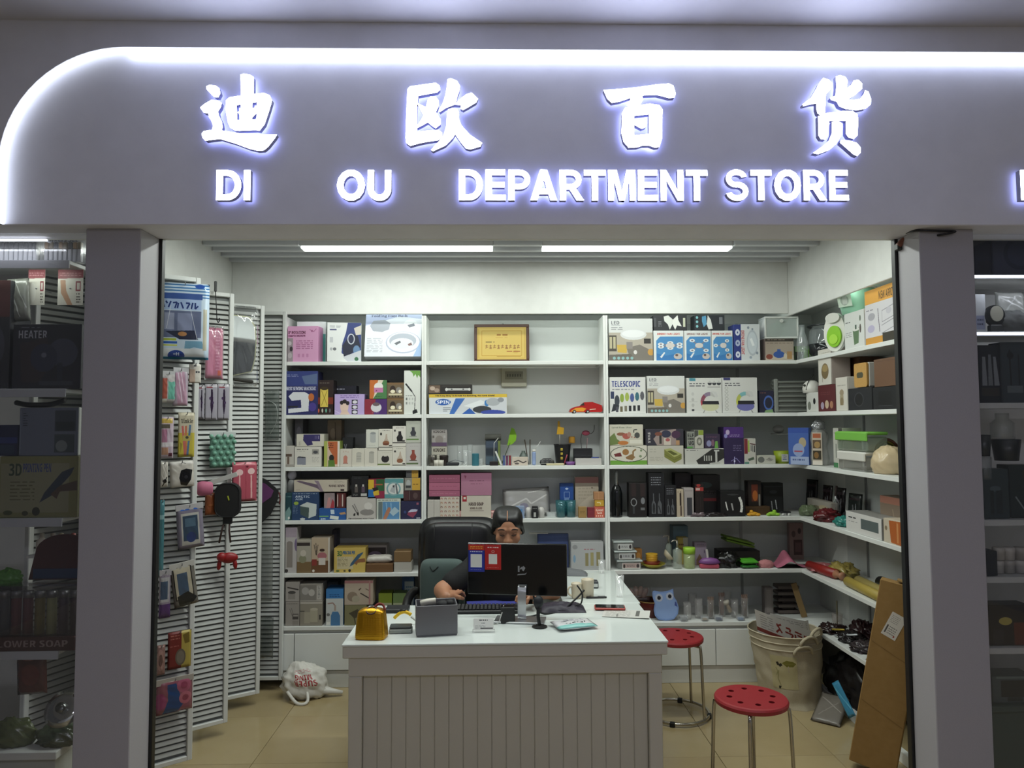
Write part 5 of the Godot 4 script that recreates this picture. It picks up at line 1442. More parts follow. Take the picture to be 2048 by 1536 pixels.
# ---------- middle bay ----------
func middle_shelf_goods() -> void:
	var f := 4.895
	# framed plaque
	var a := at(948,648,5.02)
	var b := at(1059,723,5.02)
	var w := b.x - a.x
	var h := a.y - SH[5]
	var t := thing("award_plaque","gold engraved plaque in a brown wooden frame","plaque",Vector3((a.x + b.x) / 2,SH[5] + 0.0015,-5.03))
	t.rotation_degrees.x = -4
	var wood := mat("4a2c20",0.4)
	put(t,"backboard",box(S(),Vector3(0,h / 2,-0.006),Vector3(w - 0.01,h - 0.01,0.008)),wood)
	for s in [-1,1]:
		put(t,"frame_bar",box(S(),Vector3(0,h / 2 + s * (h / 2 - 0.011),0),Vector3(w,0.022,0.018),0.003),wood)
		put(t,"frame_bar",box(S(),Vector3(s * (w / 2 - 0.011),h / 2,0),Vector3(0.022,h - 0.044,0.018),0.003),wood)
	var gold := [["r",2,3,98,97,"b89a48"],["r",5,6,95,94,"c4a858"],["l",[10,12,90,12,90,88,10,88,10,12],0.8,"a87c20"],["n",40,20,62,30,1,"8a5a18"],["n",38,32,62,35,1,"9a6a20"],["n",18,44,36,50,1,"3a2a14"],["e",78,76,6,5,"b89a48"],["n",60,73,88,78,1,"8a3a1c"],["l",[40,90,88,90],0.8,"8a6a1c"]]
	for i in 9:                             # nine brush-like characters in a row
		var x := 17.0 + i * 8.0
		gold.append(["l",[x,58,x + 5.5,58],0.9,"6a3214"])
		gold.append(["l",[x + 2.7,54,x + (2.7 if i % 2 else 1.0),66],0.9,"6a3214"])
		gold.append(["l",[x + (0 if i % 3 else 1),62,x + 5.5,62 + i % 3],0.9,"6a3214"])
		if i % 2: gold.append(["l",[x,66,x + 5.5,66],0.9,"6a3214"])
	var pr := print_face(100,64,"c4a858",gold)
	var pl := put(t,"engraved_plate",carton_mesh(Vector3(w - 0.04,h - 0.04,0.004),pr),pr.page.mat)
	pl.position = Vector3(0,0.02,0.004)
	# second shelf
	carton("sp","long carton of an electric scrubber with a yellow heading",[858,788,1014],4,f,0.11,"c9ccd0",[["r",0,0,100,18,"d0b03c"],["t","The Easy Way To Scrub! No Bending, No Hard Work!",8,4,84,14,"3a3018"],["g",[0,18,40,18,28,100,0,100],"d0d4d8"],["g",[34,22,46,22,32,100,26,100],"3a68b0"],["e",18,40,10,16,"2f5ca8"],["t","SPIN",10,32,26,48,"e8ecf4"],["g",[44,60,66,30,74,44,58,70],"dfe2e4"],["e",74,46,3,16,"3a78b8"],["e",82,40,9,20,"a8acb0"],["e",68,78,12,18,"3a3c40"],["g",[42,100,52,70,60,100],"2f5ca8"],["e",82,92,16,12,"3a4a9a"],["n",18,66,28,90,3,"6a7078"],["e",92,30,4,12,"8a8e94"]],"b8a040")
	carton("mg","narrow black carton with a silver massager on the scrubber carton",[856,769,944],"sp",f,0.07,"26221f",[["r",2,8,28,92,"6a5646"],["e",10,40,6,22,"b8a494"],["e",20,60,6,22,"a08c7c"],["r",42,40,94,66,"b9b9b6"],["e",42,53,3,18,"d0d0cc"],["e",94,52,3,16,"d0d0cc"],["e",54,50,2,6,"3a3a3a"],["e",80,50,2,6,"3a3a3a"],["l",[32,16,96,16],0.8,"5a544e"]])
	toy_car()
	var z := 5.118
	var c := at(1028,752,z - 0.03)
	t = thing("breaker_box","grey electrical breaker box on the back panel","breaker box",Vector3(c.x,c.y,-z))
	put(t,"housing",box(S(),Vector3(0,0,0.012),Vector3(0.18,0.15,0.024),0.004),mat("a8a696",0.5))
	put(t,"cover",box(S(),Vector3(0,0.005,0.0255),Vector3(0.125,0.055,0.003),0.001),mat("8a887a",0.5))
	for i in 6: put(t,"switch",box(S(),Vector3(-0.045 + i * 0.018,0.004,0.028),Vector3(0.009,0.018,0.006),0.001),mat("5c5a52",0.5))
	c = at(1006,634,z)
	solo("cable_duct","thin grey cable duct running up the back panel","cable duct",bx(-0.006,0,-0.004,0.006,0.285,0.004,0.001),mat("8a8f92",0.5),Vector3(c.x,2.152,-5.115))
	t = thing("under_shelf_tube","thin unlit light tube clipped under the plaque shelf","light tube",Vector3(at(1030,734,4.93).x,SH[5] - 0.0375,-4.95))
	put(t,"tube",tube(S(true),[Vector3(-0.56,0,0),Vector3(0.56,0,0)],0.006,8),mat("cfd2cc",0.3))
	for s in [-1,1]: put(t,"clip",box(S(),Vector3(s * 0.565,0.004,0),Vector3(0.02,0.016,0.02),0.002),mat("b8bab6",0.4))
	# third shelf: small things
	carton("k0","white and violet foot patch box at the bottom of its stack",[863,893,894],3,4.98,0.05,"b4ada4",[["r",0,0,100,100,"c4bfb0"],["t","KINOKI",12,10,88,28,"4a4038"],["n",12,40,88,80,4,"9a948a"]])
	carton("k1","white and violet foot patch box with a leg picture on top of its stack",[863,859,894],"k0",4.98,0.05,"b0aaa6",[["t","KINOKI",12,6,88,20,"5a5450"],["e",50,62,26,26,"98908a"],["r",6,36,18,52,"6a6460"],["r",78,36,92,52,"c4c0bc"],["r",0,78,100,100,"6a5470"]])
	c = Vector3(0,SH[3] + 0.0005,0)
	var pos := func(px: float,d: float) -> Vector3: return Vector3(at(px,925,d).x,SH[3] + 0.0006,-d)
	solo("steel_cup","brushed steel tumbler beside the foot patch boxes","tumbler",lathe(S(true),[[0,0],[0.026,0],[0.03,0.07],[0.028,0.072],[0.024,0.004],[0,0.004]],20),mat("6a6660",0.25,0.8),pos.call(865,4.93))
	solo("steel_cup","dark bronze beaker standing beside the tumbler","bowl",lathe(S(true),[[0,0],[0.026,0],[0.031,0.065],[0.029,0.07],[0.025,0.006],[0,0.006]],22),mat("3a3230",0.3,0.6),pos.call(888,4.94))
	for i in 2: solo("white_cup",["small white cup beside the steel tumbler","small white cup next to the black gadget"][i],"cup",lathe(S(true),[[0,0],[0.016,0],[0.019,0.04],[0.017,0.04],[0.014,0.004],[0,0.004]],16),mat("c4c0b4",0.4),pos.call(873 + 9 * i,4.899))
	t = thing("clip_gadget","flat black gadget with a thin arm lying at the shelf edge","gadget",pos.call(905,4.93))
	put(t,"body",box(S(),Vector3(0,0.012,0),Vector3(0.09,0.022,0.03),0.006),mat("202326",0.4))
	put(t,"arm",tube(S(true),[Vector3(-0.03,0.022,0),Vector3(0.02,0.04,0.01),Vector3(0.08,0.024,0.01)],0.003,6),mat("8a9094",0.3,0.7))
	for g in [[920,5.0,0.02,0.13,"tall clear glass tumbler behind the teal can"],[931,4.96,0.018,0.105,"clear glass tumbler with dots beside the teal can"],[940,5.01,0.021,0.14,"tallest clear glass tumbler of the cluster"],[962,4.97,0.015,0.045,"tiny clear glass jar beside the teal can"]]:
		solo("glass_tumbler",g[4],"glass",lathe(S(true),[[0,0],[g[2] * 0.85,0],[g[2],g[3]],[g[2] - 0.002,g[3]],[g[2] * 0.85 - 0.002,0.006],[0,0.006]],18),film("eef4f4",0.2,0.05),pos.call(g[0],g[1]),0,"glass tumblers on the small-goods shelf")
	solo("teal_can","plain teal cylindrical can","can",cyl(0.024,0.082,20),mat("2f6a78",0.5),pos.call(951,4.92))
	carton("pd","dark blue box with three pictures and a green edge",[971,881,1001],3,4.98,0.07,"3c4650",[["r",4,4,78,30,"4a5668"],["r",4,34,78,62,"2c343e"],["r",4,66,78,96,"4a5a66"],["r",84,0,100,100,"7a8a4a"]])
	solo("grey_roll","grey rolled mat lying on the dark blue box","mat",tube(S(true),[Vector3(-0.055,0,0),Vector3(0.055,0,0)],0.022,14),mat("5a5a54",0.7),Vector3(at(986,870,5.0).x,top_of["pd"] + 0.0225,-5.01))
	t = thing("phone_stand","black phone stand with a thin white rod","stand",pos.call(988,4.93))
	put(t,"foot",box(S(),Vector3(0,0.014,0),Vector3(0.06,0.028,0.04),0.004),mat("1a1414",0.4))
	put(t,"rod",tube(S(true),[Vector3(0.0,0.025,0),Vector3(0.001,0.15,0),Vector3(0.03,0.185,0)],0.0022,6),mat("c4c4be",0.4))
	put(t,"tilted_plate",box(S(),Vector3(0.03,0.05,0.012),Vector3(0.012,0.1,0.004),0.002,Basis(Vector3.BACK,0.4)),mat("d0d0cc",0.3))
	for i in 3: solo("thread_spool",["blue thread spool","violet thread spool","red thread spool"][i] + " in the row before the fan stick","spool",lathe(S(),[[0,0],[0.009,0],[0.009,0.004],[0.007,0.006],[0.007,0.06],[0.009,0.062],[0.009,0.066],[0,0.066]],12),mat(["4a5a8a","6a3a5a","8a2c34"][i],0.6),pos.call(1008 + i * 6,4.94),0,"thread spools")
	t = thing("leaf_fan","bright lime leaf-shaped fan on a thin stick","fan",pos.call(1003,5.03))
	put(t,"stick",tube(S(true),[Vector3(0,0,0),Vector3(0.06,0.15,0)],0.0028,6),mat("3a4a1c",0.5))
	var leaf := put(t,"leaf_blade",prism(S(),V2([0.04,0.13,0.055,0.2,0.07,0.255,0.09,0.245,0.105,0.2,0.1,0.165,0.075,0.14]),-0.002,0.002),mat("8ac02a",0.5))
	carton("cw","small white carton with a black scribbled picture",[1024,914,1056],3,4.91,0.03,"c4b8aa",[["l",[10,60,40,40,70,70,90,50],2,"3a3432"],["e",30,78,14,12,"5a524e"]])
	solo("grey_bottle","squat grey-green bottle behind the scribbled carton","bottle",lathe(S(true),[[0,0],[0.026,0],[0.028,0.06],[0.018,0.08],[0.013,0.084],[0.013,0.095],[0,0.095]],18),mat("5f6a64",0.35),pos.call(1047,5.0))
	t = thing("toothbrush_tube","white and blue tube with a thin white stick","tube",pos.call(1068,4.94))
	put(t,"tube_body",box(S(),Vector3(0,0.045,0),Vector3(0.026,0.09,0.018),0.005),mat("8a9cc0",0.4))
	put(t,"cap",box(S(),Vector3(0,0.098,0),Vector3(0.026,0.014,0.016),0.004),mat("d0ccc4",0.4))
	put(t,"stick",tube(S(true),[Vector3(0.006,0.1,0),Vector3(0.045,0.16,0)],0.0016,6),mat("d0d0cc",0.4))
	for i in 2: solo("brush_stick",["dark wooden stick leaning on the back panel","dark wooden stick standing upright beside the leaning one"][i],"stick",tube(S(true),[Vector3(0.0,0,0),Vector3([-0.025,0.002][i],0.17,-0.02)],0.0035,6),mat("4a3c30",0.6),pos.call([1057,1060][i],5.06))
	t = thing("woven_purse","small black-and-white woven purse","purse",pos.call(1094,4.94))
	put(t,"pouch_body",lathe(S(true),[[0,0],[0.8,0.0],[1,0.35],[0.9,0.75],[0.5,1],[0,1]],20,Vector3.ZERO,Basis.from_scale(Vector3(0.05,0.045,0.025))),mat("1d1d20",0.6))
	for i in 4: put(t,"weave_band",tube(S(true),[Vector3(-0.042,0.012 + i * 0.008,0.02 - i * 0.002),Vector3(0,0.014 + i * 0.008,0.0265 - i * 0.003),Vector3(0.042,0.012 + i * 0.008,0.02 - i * 0.002)],0.0014,5),mat("a8a8a4",0.5))
	solo("notepad","cream notepad lying at the shelf edge","notepad",bx(-0.06,0,-0.03,0.06,0.012,0.03,0.002),mat("bfb592",0.7),pos.call(1110,4.925))
	t = thing("wire_basket","black basket holding yellow and black items","basket",pos.call(1125,5.0))
	put(t,"basket_body",lathe(S(),[[0,0],[0.045,0],[0.058,0.135],[0.055,0.135],[0.042,0.004],[0,0.004]],16),mat("17171a",0.5))
	put(t,"rim",tube(S(true),range(16).map(func(i): return Vector3(cos(TAU * i / 16) * 0.058,0.135,sin(TAU * i / 16) * 0.058)),0.004,6,true),mat("101012",0.5))
	for i in 3: put(t,"yellow_tag",box(S(),Vector3(-0.01,0.045 + i * 0.03,0.055),Vector3(0.016,0.018,0.006),0.002),mat("a89434",0.5))
	t = thing("pointer_stick","yellow pointing-hand sign on a white stick","sign stick",pos.call(1121,4.965) + Vector3(0,0.002,0))
	put(t,"stick",tube(S(true),[Vector3(-0.004,0.135,0),Vector3(-0.004,0.21,0)],0.002,6),mat("c4c0b4",0.5))
	put(t,"hand_shape",prism(S(),V2([-0.025,0.205,0.022,0.205,0.026,0.25,0.0,0.255,-0.004,0.295,-0.016,0.295,-0.018,0.25]),-0.003,0.003),mat("d0a01c",0.5))
	solo("orange_can","small amber can balanced beside the basket","can",cyl(0.022,0.045,16),mat("c8902c",0.45),Vector3(at(1144,886,5.06).x,at(1144,886,5.06).y,-5.07))
	carton("pl","plain white carton with open top at the end of the shelf",[1151,917,1203],3,4.90,0.06,"bcb8b4")
	carton("bk","black carton with a white mark standing behind the white carton",[1148,897,1185],3,4.98,0.07,"1c1c20",[["n",72,62,96,80,1,"c0c0bc"],["l",[0,40,100,44],0.8,"3a3a40"]])
	t = thing("glasses_rack","pink-framed glasses standing on a wire rack","glasses",Vector3(at(1172,897,5.02).x,top_of["bk"] + 0.0005,-5.02))
	put(t,"wire",tube(S(true),smooth_path([Vector3(-0.03,0,0),Vector3(-0.035,0.06,0),Vector3(-0.02,0.11,0),Vector3(0.03,0.1,0),Vector3(0.055,0.12,0),Vector3(0.06,0.16,0)]),0.002,6),mat("2a2426",0.5))
	put(t,"lens",blob(S(true),Vector3(0.0,0.105,0.004),Vector3(0.028,0.018,0.006)),mat("8a3a4c",0.3))
	put(t,"rod",tube(S(true),[Vector3(0.005,0,0),Vector3(0.01,0.07,0)],0.002,6),mat("a87a80",0.5))
	solo("purple_bowl","shallow violet plastic bowl","bowl",lathe(S(true),[[0,0],[0.026,0],[0.036,0.022],[0.034,0.022],[0.022,0.004],[0,0.004]],20),mat("7a4a8a",0.4),pos.call(1141,4.93))
	for i in 2: solo("candy_cane_pen",["red striped pen leaning in front of the basket","blue marker lying on the white carton"][i],"pen",tube(S(true),[Vector3(0,0.004,0),[Vector3(0.022,0.07,0),Vector3(0.05,0.004,0)][i]],0.004,8),mat(["9a3a44","3a4a8a"][i],0.5),[pos.call(1128,4.94),Vector3(at(1183,912,4.93).x,top_of["pl"] + 0.0005,-4.93)][i])
	# fourth shelf
	for i in 2: carton("wn%d" % i,["narrow white carton at the upright","narrow white carton with a dark corner mark"][i],[855 + 13 * i,1000,868 + 12 * i],2,f,0.06,"bdb8b0",[["n",20,10,80,14,1,"9a958c"]] + ([["r",40,88,90,94,"3a3836"]] if i else []))
	carton("rn","white carton with a rainbow pattern",[880,993,919],2,f + 0.01,0.08,"c9bfb2",range(25).map(func(i): return ["e",8.0 + 20.0 * (i % 5),10.0 + 19.0 * (i / 5),6,5,["a8746a","8a6a60","b08a70"][i % 3]]) + range(25).map(func(i): return ["e",8.0 + 20.0 * (i % 5),12.0 + 19.0 * (i / 5),3,3,"c9bfb2"]))
	for i in 3: carton("pi%d" % i,["pink soap gift box at the bottom of its stack","pink soap gift box in the middle of its stack","pink soap gift box on top of its stack"][i],[858,[981,965,950][i],920],["rn","pi0","pi1"][i],f + 0.01,0.09,["a05c74","a8627a","9c5870"][i],[["n",10,40,90,60,1,["b87a8c","94506a","b87a8c"][i]]])
	carton("hs","beige hand soap carton with a red ribbon mark",[922,991,982],2,f + 0.005,0.09,"c4bcae",[["r",5,0,20,26,"9a2a34"],["r",9,6,17,16,"d8d0c4"],["t","HAND SOAP",26,30,74,44,"3a2a28"],["t","MAKE A LUXE",30,50,70,60,"5a4a44"],["l",[28,66,76,66],0.8,"6a5a54"]],"",{})
	carton("hp","pink hand soap carton stacked on the beige one",[922,946,983],"hs",f + 0.005,0.09,"a8748a",[["r",0,0,100,38,"9c6880"],["n",28,32,76,40,1,"6a3a50"],["n",32,46,70,52,1,"7a4a60"],["g",[10,10,18,12,14,26],"7a3a54"]])
	t = thing("glitter_pouch","long pink glitter pouch lying at the shelf edge","pouch",Vector3(at(945,1030,4.91).x,SH[2] + 0.0006,-4.925))
	pr = print_face(60,10,"c89a94",range(60).map(func(i): return ["e",rng.randf_range(2,98),rng.randf_range(5,95),0.7,3,"f0dcd4"]))
	var gp := put(t,"sack",packet_mesh(0.36,0.05,0.022,pr,4),pr.page.gloss)
	gp.position = Vector3(0,0.025,0)
	put(t,"zipper",tube(S(true),[Vector3(-0.17,0.05,0),Vector3(0.0,0.051,0),Vector3(0.17,0.05,0)],0.0022,6),mat("a85a60",0.4))
	# wrapped silver travel set and its neighbours
	t = thing("travel_set","clear-wrapped silver travel case leaning at the back of the shelf","case",Vector3(at(1055,1034,4.98).x,SH[2] + 0.0016,-5.02))
	t.rotation_degrees = Vector3(-12,0,3)
	put(t,"case_body",box(S(),Vector3(0,0.095,0),Vector3(0.315,0.185,0.035),0.012),mat("8f8c88",0.3,0.3))
	pr = print_face(60,40,"a8a6a4",[["l",[10,70,50,40,60,60,94,30],2,"cfcdca"],["l",[5,90,40,60],2,"c4c2c0"],["e",44,70,10,14,"8a8698"],["l",[54,20,90,10],1,"dcdad8"]])
	var tw := put(t,"wrapping",packet_mesh(0.32,0.185,0.012,pr,12),pr.page.gloss)
	tw.position = Vector3(0,0.097,0.018)
	carton("lb","small pale blue carton in front of the silver case",[1031,1013,1049],2,f,0.05,"8a9ab4",[["r",20,20,80,70,"5a84b4"],["n",20,78,80,90,1,"4a4a6a"]])
	for i in 2: solo("soap_dispenser",["white rounded dispenser beside the pale blue carton","white rounded dispenser between the black carton and the coin box"][i],"dispenser",lathe(S(true),[[0,0],[0.021,0],[0.022,0.045],[0.018,0.062],[0.009,0.07],[0,0.071]],18),mat("bfbcb8",0.35),Vector3(at([1057,1083][i],1034,4.92).x,SH[2] + 0.0006,-4.93),0,"white dispensers")
	carton("bs","small black carton between the white dispensers",[1064,1013,1076],2,f,0.04,"1d1d1f",[["n",15,12,85,22,1,"c0c0bc"],["r",30,50,70,90,"b0b0ac"]])
	carton("bu","tall blue carton with a white drawing",[1120,967,1147],2,5.0,0.06,"28509a",[["l",[30,26,70,26,70,44,30,44,30,26],0.8,"9ab4dc"],["r",32,46,68,70,"7a98c8"],["e",50,16,12,3,"c0d0e8"]])
	for i in 2: solo("teal_glass",["dark teal drinking glass before the tall blue carton","dark teal drinking glass with white lettering"][i],"glass",lathe(S(true),[[0,0],[0.032,0],[0.036,0.112],[0.034,0.112],[0.03,0.006],[0,0.006]],20),film("2f6a70",0.55,0.05),Vector3(at([1122,1142][i],1034,4.94).x,SH[2] + 0.0006,-4.95 + 0.0 * i),0,"teal glasses")
	solo("glass_dish","low clear dish at the shelf edge","dish",lathe(S(true),[[0,0],[0.03,0],[0.036,0.035],[0.034,0.035],[0.027,0.005],[0,0.005]],20),film("e8f0f0",0.25,0.05),Vector3(at(1103,1034,4.93).x,SH[2] + 0.0006,-4.935))
	carton("cl","pink-topped carton printed like a wall calendar",[1150,954,1197],2,5.0,0.07,"b9ae9c",[["r",0,0,100,16,"9a6a64"],["n",14,26,88,60,4,"a89e8e"],["g",[0,80,60,50,100,40,100,78],"c4baa8"],["e",72,28,3,2,"6a5c50"]])
	carton("tn","small tan carton beside the red one",[1157,1014,1173],2,f,0.04,"9a7a48",[["n",20,40,80,60,2,"5a4424"]])
	carton("re","small dark red carton next to the coral one",[1175,1015,1189],2,f,0.04,"7a2a34",[["n",20,40,80,50,1,"a04a50"]])
	carton("co","coral carton lettered in white at the upright",[1189,1013,1209],2,f,0.05,"c4604c",[["t","Good",14,20,86,42,"f0d4c4"],["t","luck",24,46,76,66,"f0d4c4"],["e",18,84,5,5,"f0e0d4"],["e",38,84,5,5,"f0e0d4"],["e",58,84,5,5,"f0e0d4"],["e",78,84,5,5,"f0e0d4"]])
	carton("yl","yellow carton between the coral and tan ones in its stack",[1190,1000,1208],"co",f,0.05,"c49a34",[["l",[20,40,60,40,60,70],1.4,"e8dcb0"]])
	carton("ta","tan top carton of the coral and yellow stack",[1188,984,1208],"yl",f,0.05,"a87a54",[["l",[45,0,45,100],1,"b88a64"]])
	# behind the monitor: carton colours toned down to mimic shelf shade
	carton("mb","dark blue flat carton standing behind the monitor",[1075,1068,1137],1,4.99,0.04,"34406a",[["r",4,5,96,96,"3c4a78"]])
	carton("wb","white carton with bottles printed on it beside the upright",[1142,1084,1207],1,f + 0.01,0.09,"a8a8a8",[["e",12,18,8,8,"8a8a8a"],["r",44,40,54,86,"8a8058"],["r",60,38,70,86,"9a9064"],["r",78,36,90,86,"8a8058"],["n",40,24,74,30,1,"a05a60"],["e",10,60,4,14,"7a98b0"]])
	solo("folded_paper","folded white paper lying on the dark blue carton","paper",bx(-0.065,0,-0.018,0.065,0.006,0.018,0.001),mat("c4c0b6",0.7),Vector3(at(1077,1070,5.0).x,top_of["mb"] + 0.0006,-5.01))
func toy_car() -> void:
	var a := at(1137,826,4.92)
	var b := at(1205,826,4.92)
	var w := b.x - a.x
	var t := thing("toy_car","red and yellow toy racing car at the end of its shelf","toy car",Vector3((a.x + b.x) / 2,SH[4] + 0.0006,-4.945))
	var k := w / 100.0
	var P := func(arr: Array) -> PackedVector2Array:
		var p := V2(arr)
		for i in p.size(): p[i] = Vector2((p[i].x - 50) * k,p[i].y * k)
		return p
	put(t,"shell",prism(S(),P.call([2,6,6,14,20,20,34,22,46,33,70,34,86,28,98,24,100,8,96,4,4,4]),-0.032,0.032),mat("a8201c",0.25))
	put(t,"flame_side",prism(S(),P.call([4,6,20,16,40,18,52,14,44,6]),0.032,0.0325),mat("d89028",0.4))
	put(t,"windscreen",prism(S(),P.call([33,23,45,32,47,24]),0.0321,0.0328),mat("3a3028",0.1))
	put(t,"side_mark",prism(S(),P.call([62,10,80,12,80,14,62,13]),0.0321,0.0328),mat("d8c0a8",0.4))
	for x in [17,56]:
		for s in [-1,1]:
			var wh := put(t,"wheel",lathe(S(),[[0,-0.006],[0.0105,-0.006],[0.012,-0.004],[0.012,0.004],[0.0105,0.006],[0,0.006]],16,Vector3((x - 50) * k,0.012,s * 0.033),Basis(Vector3.RIGHT,PI / 2)),mat("1a1a1a",0.6))
			put(wh,"hub",lathe(S(),[[0,-0.0075],[0.006,-0.0075],[0.006,0.0075],[0,0.0075]],12,Vector3((x - 50) * k,0.012,s * 0.033),Basis(Vector3.RIGHT,PI / 2)),mat("d0d0cc",0.3,0.5))

# ---------- third bay ----------
func pack(n: String,label: String,cat: String,c: Vector3,w: float,h: float,bulge: float,base: String,ops: Array,rot := Vector3.ZERO,group := "",seed_ := 1,gloss := true) -> MeshInstance3D:
	var pr := print_face(w / 3.8 * FOCAL * 0.85,h / 3.8 * FOCAL * 0.85,base,ops)
	var o := put(self,n,packet_mesh(w,h,bulge,pr,seed_),pr.page.gloss if gloss else pr.page.mat)
	o.position = c
	o.rotation_degrees = rot
	meta(o,label,cat,group)
	return o
func heap_mesh(w: float, h: float, d: float, seed_: int, rough := 0.3) -> SurfaceTool:    # crumpled soft lump on its base
	var n := FastNoiseLite.new()
	n.seed = seed_
	n.frequency = 1.3
	var st := S(true)
	sheet(st,func(u: float,v: float) -> Vector3:
		var a := TAU * u
		var b := PI * v
		var p := Vector3(-sin(b) * cos(a),cos(b),sin(b) * sin(a))
		var r := 1.0 + rough * n.get_noise_3dv(p * 1.2) + rough * 0.7 * n.get_noise_3dv(p * 2.6) + rough * 0.5 * n.get_noise_3dv(p * 6.0)
		return Vector3(p.x * w / 2 * r,maxf(0.0,(0.36 + p.y * 0.64 * r) * h),p.z * d / 2 * r),40,22)
	return st
func glassware(label: String,p: Vector3,r: float,h: float,hex := "eef4f4",alpha := 0.2,neck := 0.0,n := "glass_jar",cat := "jar",group := "") -> MeshInstance3D:
	var prof := [[0,0],[r * 0.9,0],[r,0.006],[r,h]]
	if neck > 0.0: prof = [[0,0],[r * 0.9,0],[r,0.006],[r,h * 0.62],[neck,h * 0.78],[neck,h]]
	prof.append_array([[prof[-1][0] - 0.002,h],[prof[-1][0] - 0.002,h * 0.8],[r - 0.003,h * 0.6],[r - 0.003,0.008],[0,0.008]])
	return solo(n,label,cat,lathe(S(true),prof,18),film(hex,alpha,0.06),p,0,group)

func right_bay_goods() -> void:
	var f := 4.895
	var room := [["r",0,34,100,100,"b0a89a"],["r",0,40,18,78,"4a443c"],["r",2,44,8,72,"b8b090"],["r",10,44,16,72,"b8b090"],["e",56,38,30,13,"d4d6d6"],["e",56,36,26,9,"e2e4e4"],["g",[50,100,40,70,70,62,100,78,100,100],"7a746c"],["g",[18,62,42,62,40,82,20,80],"c8a84c"],["r",40,56,54,72,"8a8480"],["r",80,48,96,60,"34322e"],["e",60,80,4,5,"dcd8d4"],["e",95,80,7,8,"c89848"],["g",[0,86,50,84,60,100,0,100],"6a645c"],["t","LED",6,6,24,14,"6a6c70"],["l",[6,16,26,16],0.6,"8a8c90"],["n",6,20,32,28,2,"8a8c90"]]
	var dots := []
	for i in 5: dots.append(["e",12.0 + i * 10,94,3.4,3.6,"8ab4b4"])
	carton("L1","large white carton with a round ceiling lamp in a living room, on the top shelf",[1217,637,1305],5,f,0.15,"d2d4d2",room + dots)
	var fan := func(n: int,s: float) -> Array:
		var o := [["g",[8,100,8,34,22,20,100,20,100,100],"4a8ac0"],["g",[8,76,40,84,70,78,98,90,98,100,8,100],"3a78b4"],["r",98,0,100,100,"d6d8d6"]]
		for i in n:
			var a := TAU * (i + 0.5) / n
			o.append(["l",[55,50,55 + cos(a) * 34,50 + sin(a) * 16 * s],1.6,"8a7a78"])
			o.append(["e",55 + cos(a) * 36,50 + sin(a) * 18 * s,10,5.5,"dde2e4"])
			o.append(["e",55 + cos(a) * 36,50 + sin(a) * 18 * s,4,2.4,"8a8088"])
		o.append_array([["e",55,50,15,9,"d2ccc8"],["g",[20,88,34,72,38,74,26,92],"dfe4e6"],["e",80,86,14,10,"c4bab4"],["e",76,82,5,4,"6a5650"]])
		return o
	carton("F1","white and blue carton with a three-arm fan lamp drawn flat",[1307,661,1367],5,f,0.13,"dde0de",fan.call(6,0.5) + [["t","DRONE FAN LIGHT",12,8,88,15,"c05a50"]])
	carton("F2","white and blue carton with a four-arm fan lamp",[1368,661,1422],5,f,0.13,"dde0de",fan.call(4,1.3) + [["t","DRONE FAN LIGHT",10,8,88,15,"8a6a68"]])
	carton("F3","white and blue carton with a three-arm fan lamp next to the navy side",[1423,661,1465],5,f,0.13,"dde0de",fan.call(3,1.0) + [["t","DRONE FAN LIGHT",4,8,92,14,"c06058"]])
	carton("F4","white carton with a round fan lamp and sideways red lettering",[1481,648,1519],5,f,0.12,"d0d4d6",[["t","DRONE FAN LIGHT",3,18,18,84,"b03c40",0,1],["e",60,52,30,36,"b4bcc4"],["e",60,52,24,30,"c8d0d6"],["l",[52,40,66,60],5,"e8ecee"],["e",40,10,6,4,"8a94a0"],["e",62,14,5,3,"8a94a0"],["e",84,80,6,4,"8a94a0"],["e",50,92,7,4,"9aa4b0"]],"2c3a80")
	carton("F5","navy carton with three white fan lamp pictures",[1467,649,1481],5,f,0.12,"2c3a80",[["e",55,22,34,9,"d4d8e4"],["e",55,52,34,9,"aab4cc"],["e",55,84,34,9,"d4d8e4"],["e",55,22,10,3,"2c3a80"],["e",55,52,10,3,"2c3a80"],["e",55,84,10,3,"2c3a80"]])
	carton("B1","black carton with a large white butterfly lamp",[1307,630,1374],"F1",f,0.11,"2c2e32",[["g",[30,10,44,2,58,30,56,60,48,96,42,60,32,40],"dfe2dc"],["g",[58,30,72,0,74,34,84,74,70,68,64,96,56,60],"e8eae4"],["r",88,20,95,80,"c8ccb4"],["n",14,40,24,80,3,"8a8c90"],["r",0,20,8,80,"4a4c50"]])
	carton("B2","black carton with a white butterfly and a blue wing",[1389,630,1449],"F2",f,0.11,"2a2e34",[["g",[24,10,38,4,40,60,30,80,24,40],"5a9ac0"],["g",[44,0,54,30,60,90,46,94,40,60],"dfe2de"],["e",8,16,4,9,"8ac8cc"],["e",8,44,4,9,"8ac8cc"],["e",8,74,4,9,"8ac8cc"],["r",82,14,94,60,"7a7e84"]])
	carton("SR","carton with a photograph of spice jars and a blue bottle",[1530,677,1587],5,f,0.12,"a89a8c",[["r",0,0,100,14,"3c342e"],["n",8,3,70,11,1,"a89a8c"],["n",6,18,96,26,1,"7a6a60"],["r",0,78,100,100,"c0b4a4"],["e",48,74,20,16,"3a5aa0"],["r",42,50,54,70,"3a5aa0"],["e",14,84,12,12,"8a4a3c"],["r",76,60,94,96,"b08a5c"],["e",70,80,6,12,"cfc4b0"]],"7a6a64")
	var a := at(1531,633,f)
	var b := at(1599,675,f)
	var t := thing("drawer_box","white-framed clear plastic drawer box on the spice carton","storage box",Vector3((a.x + b.x) / 2,top_of["SR"] + 0.0006,-f - 0.075),-3)
	var w := b.x - a.x
	var h: float = a.y - top_of["SR"]
	var wm := mat("d9dbd6",0.35)
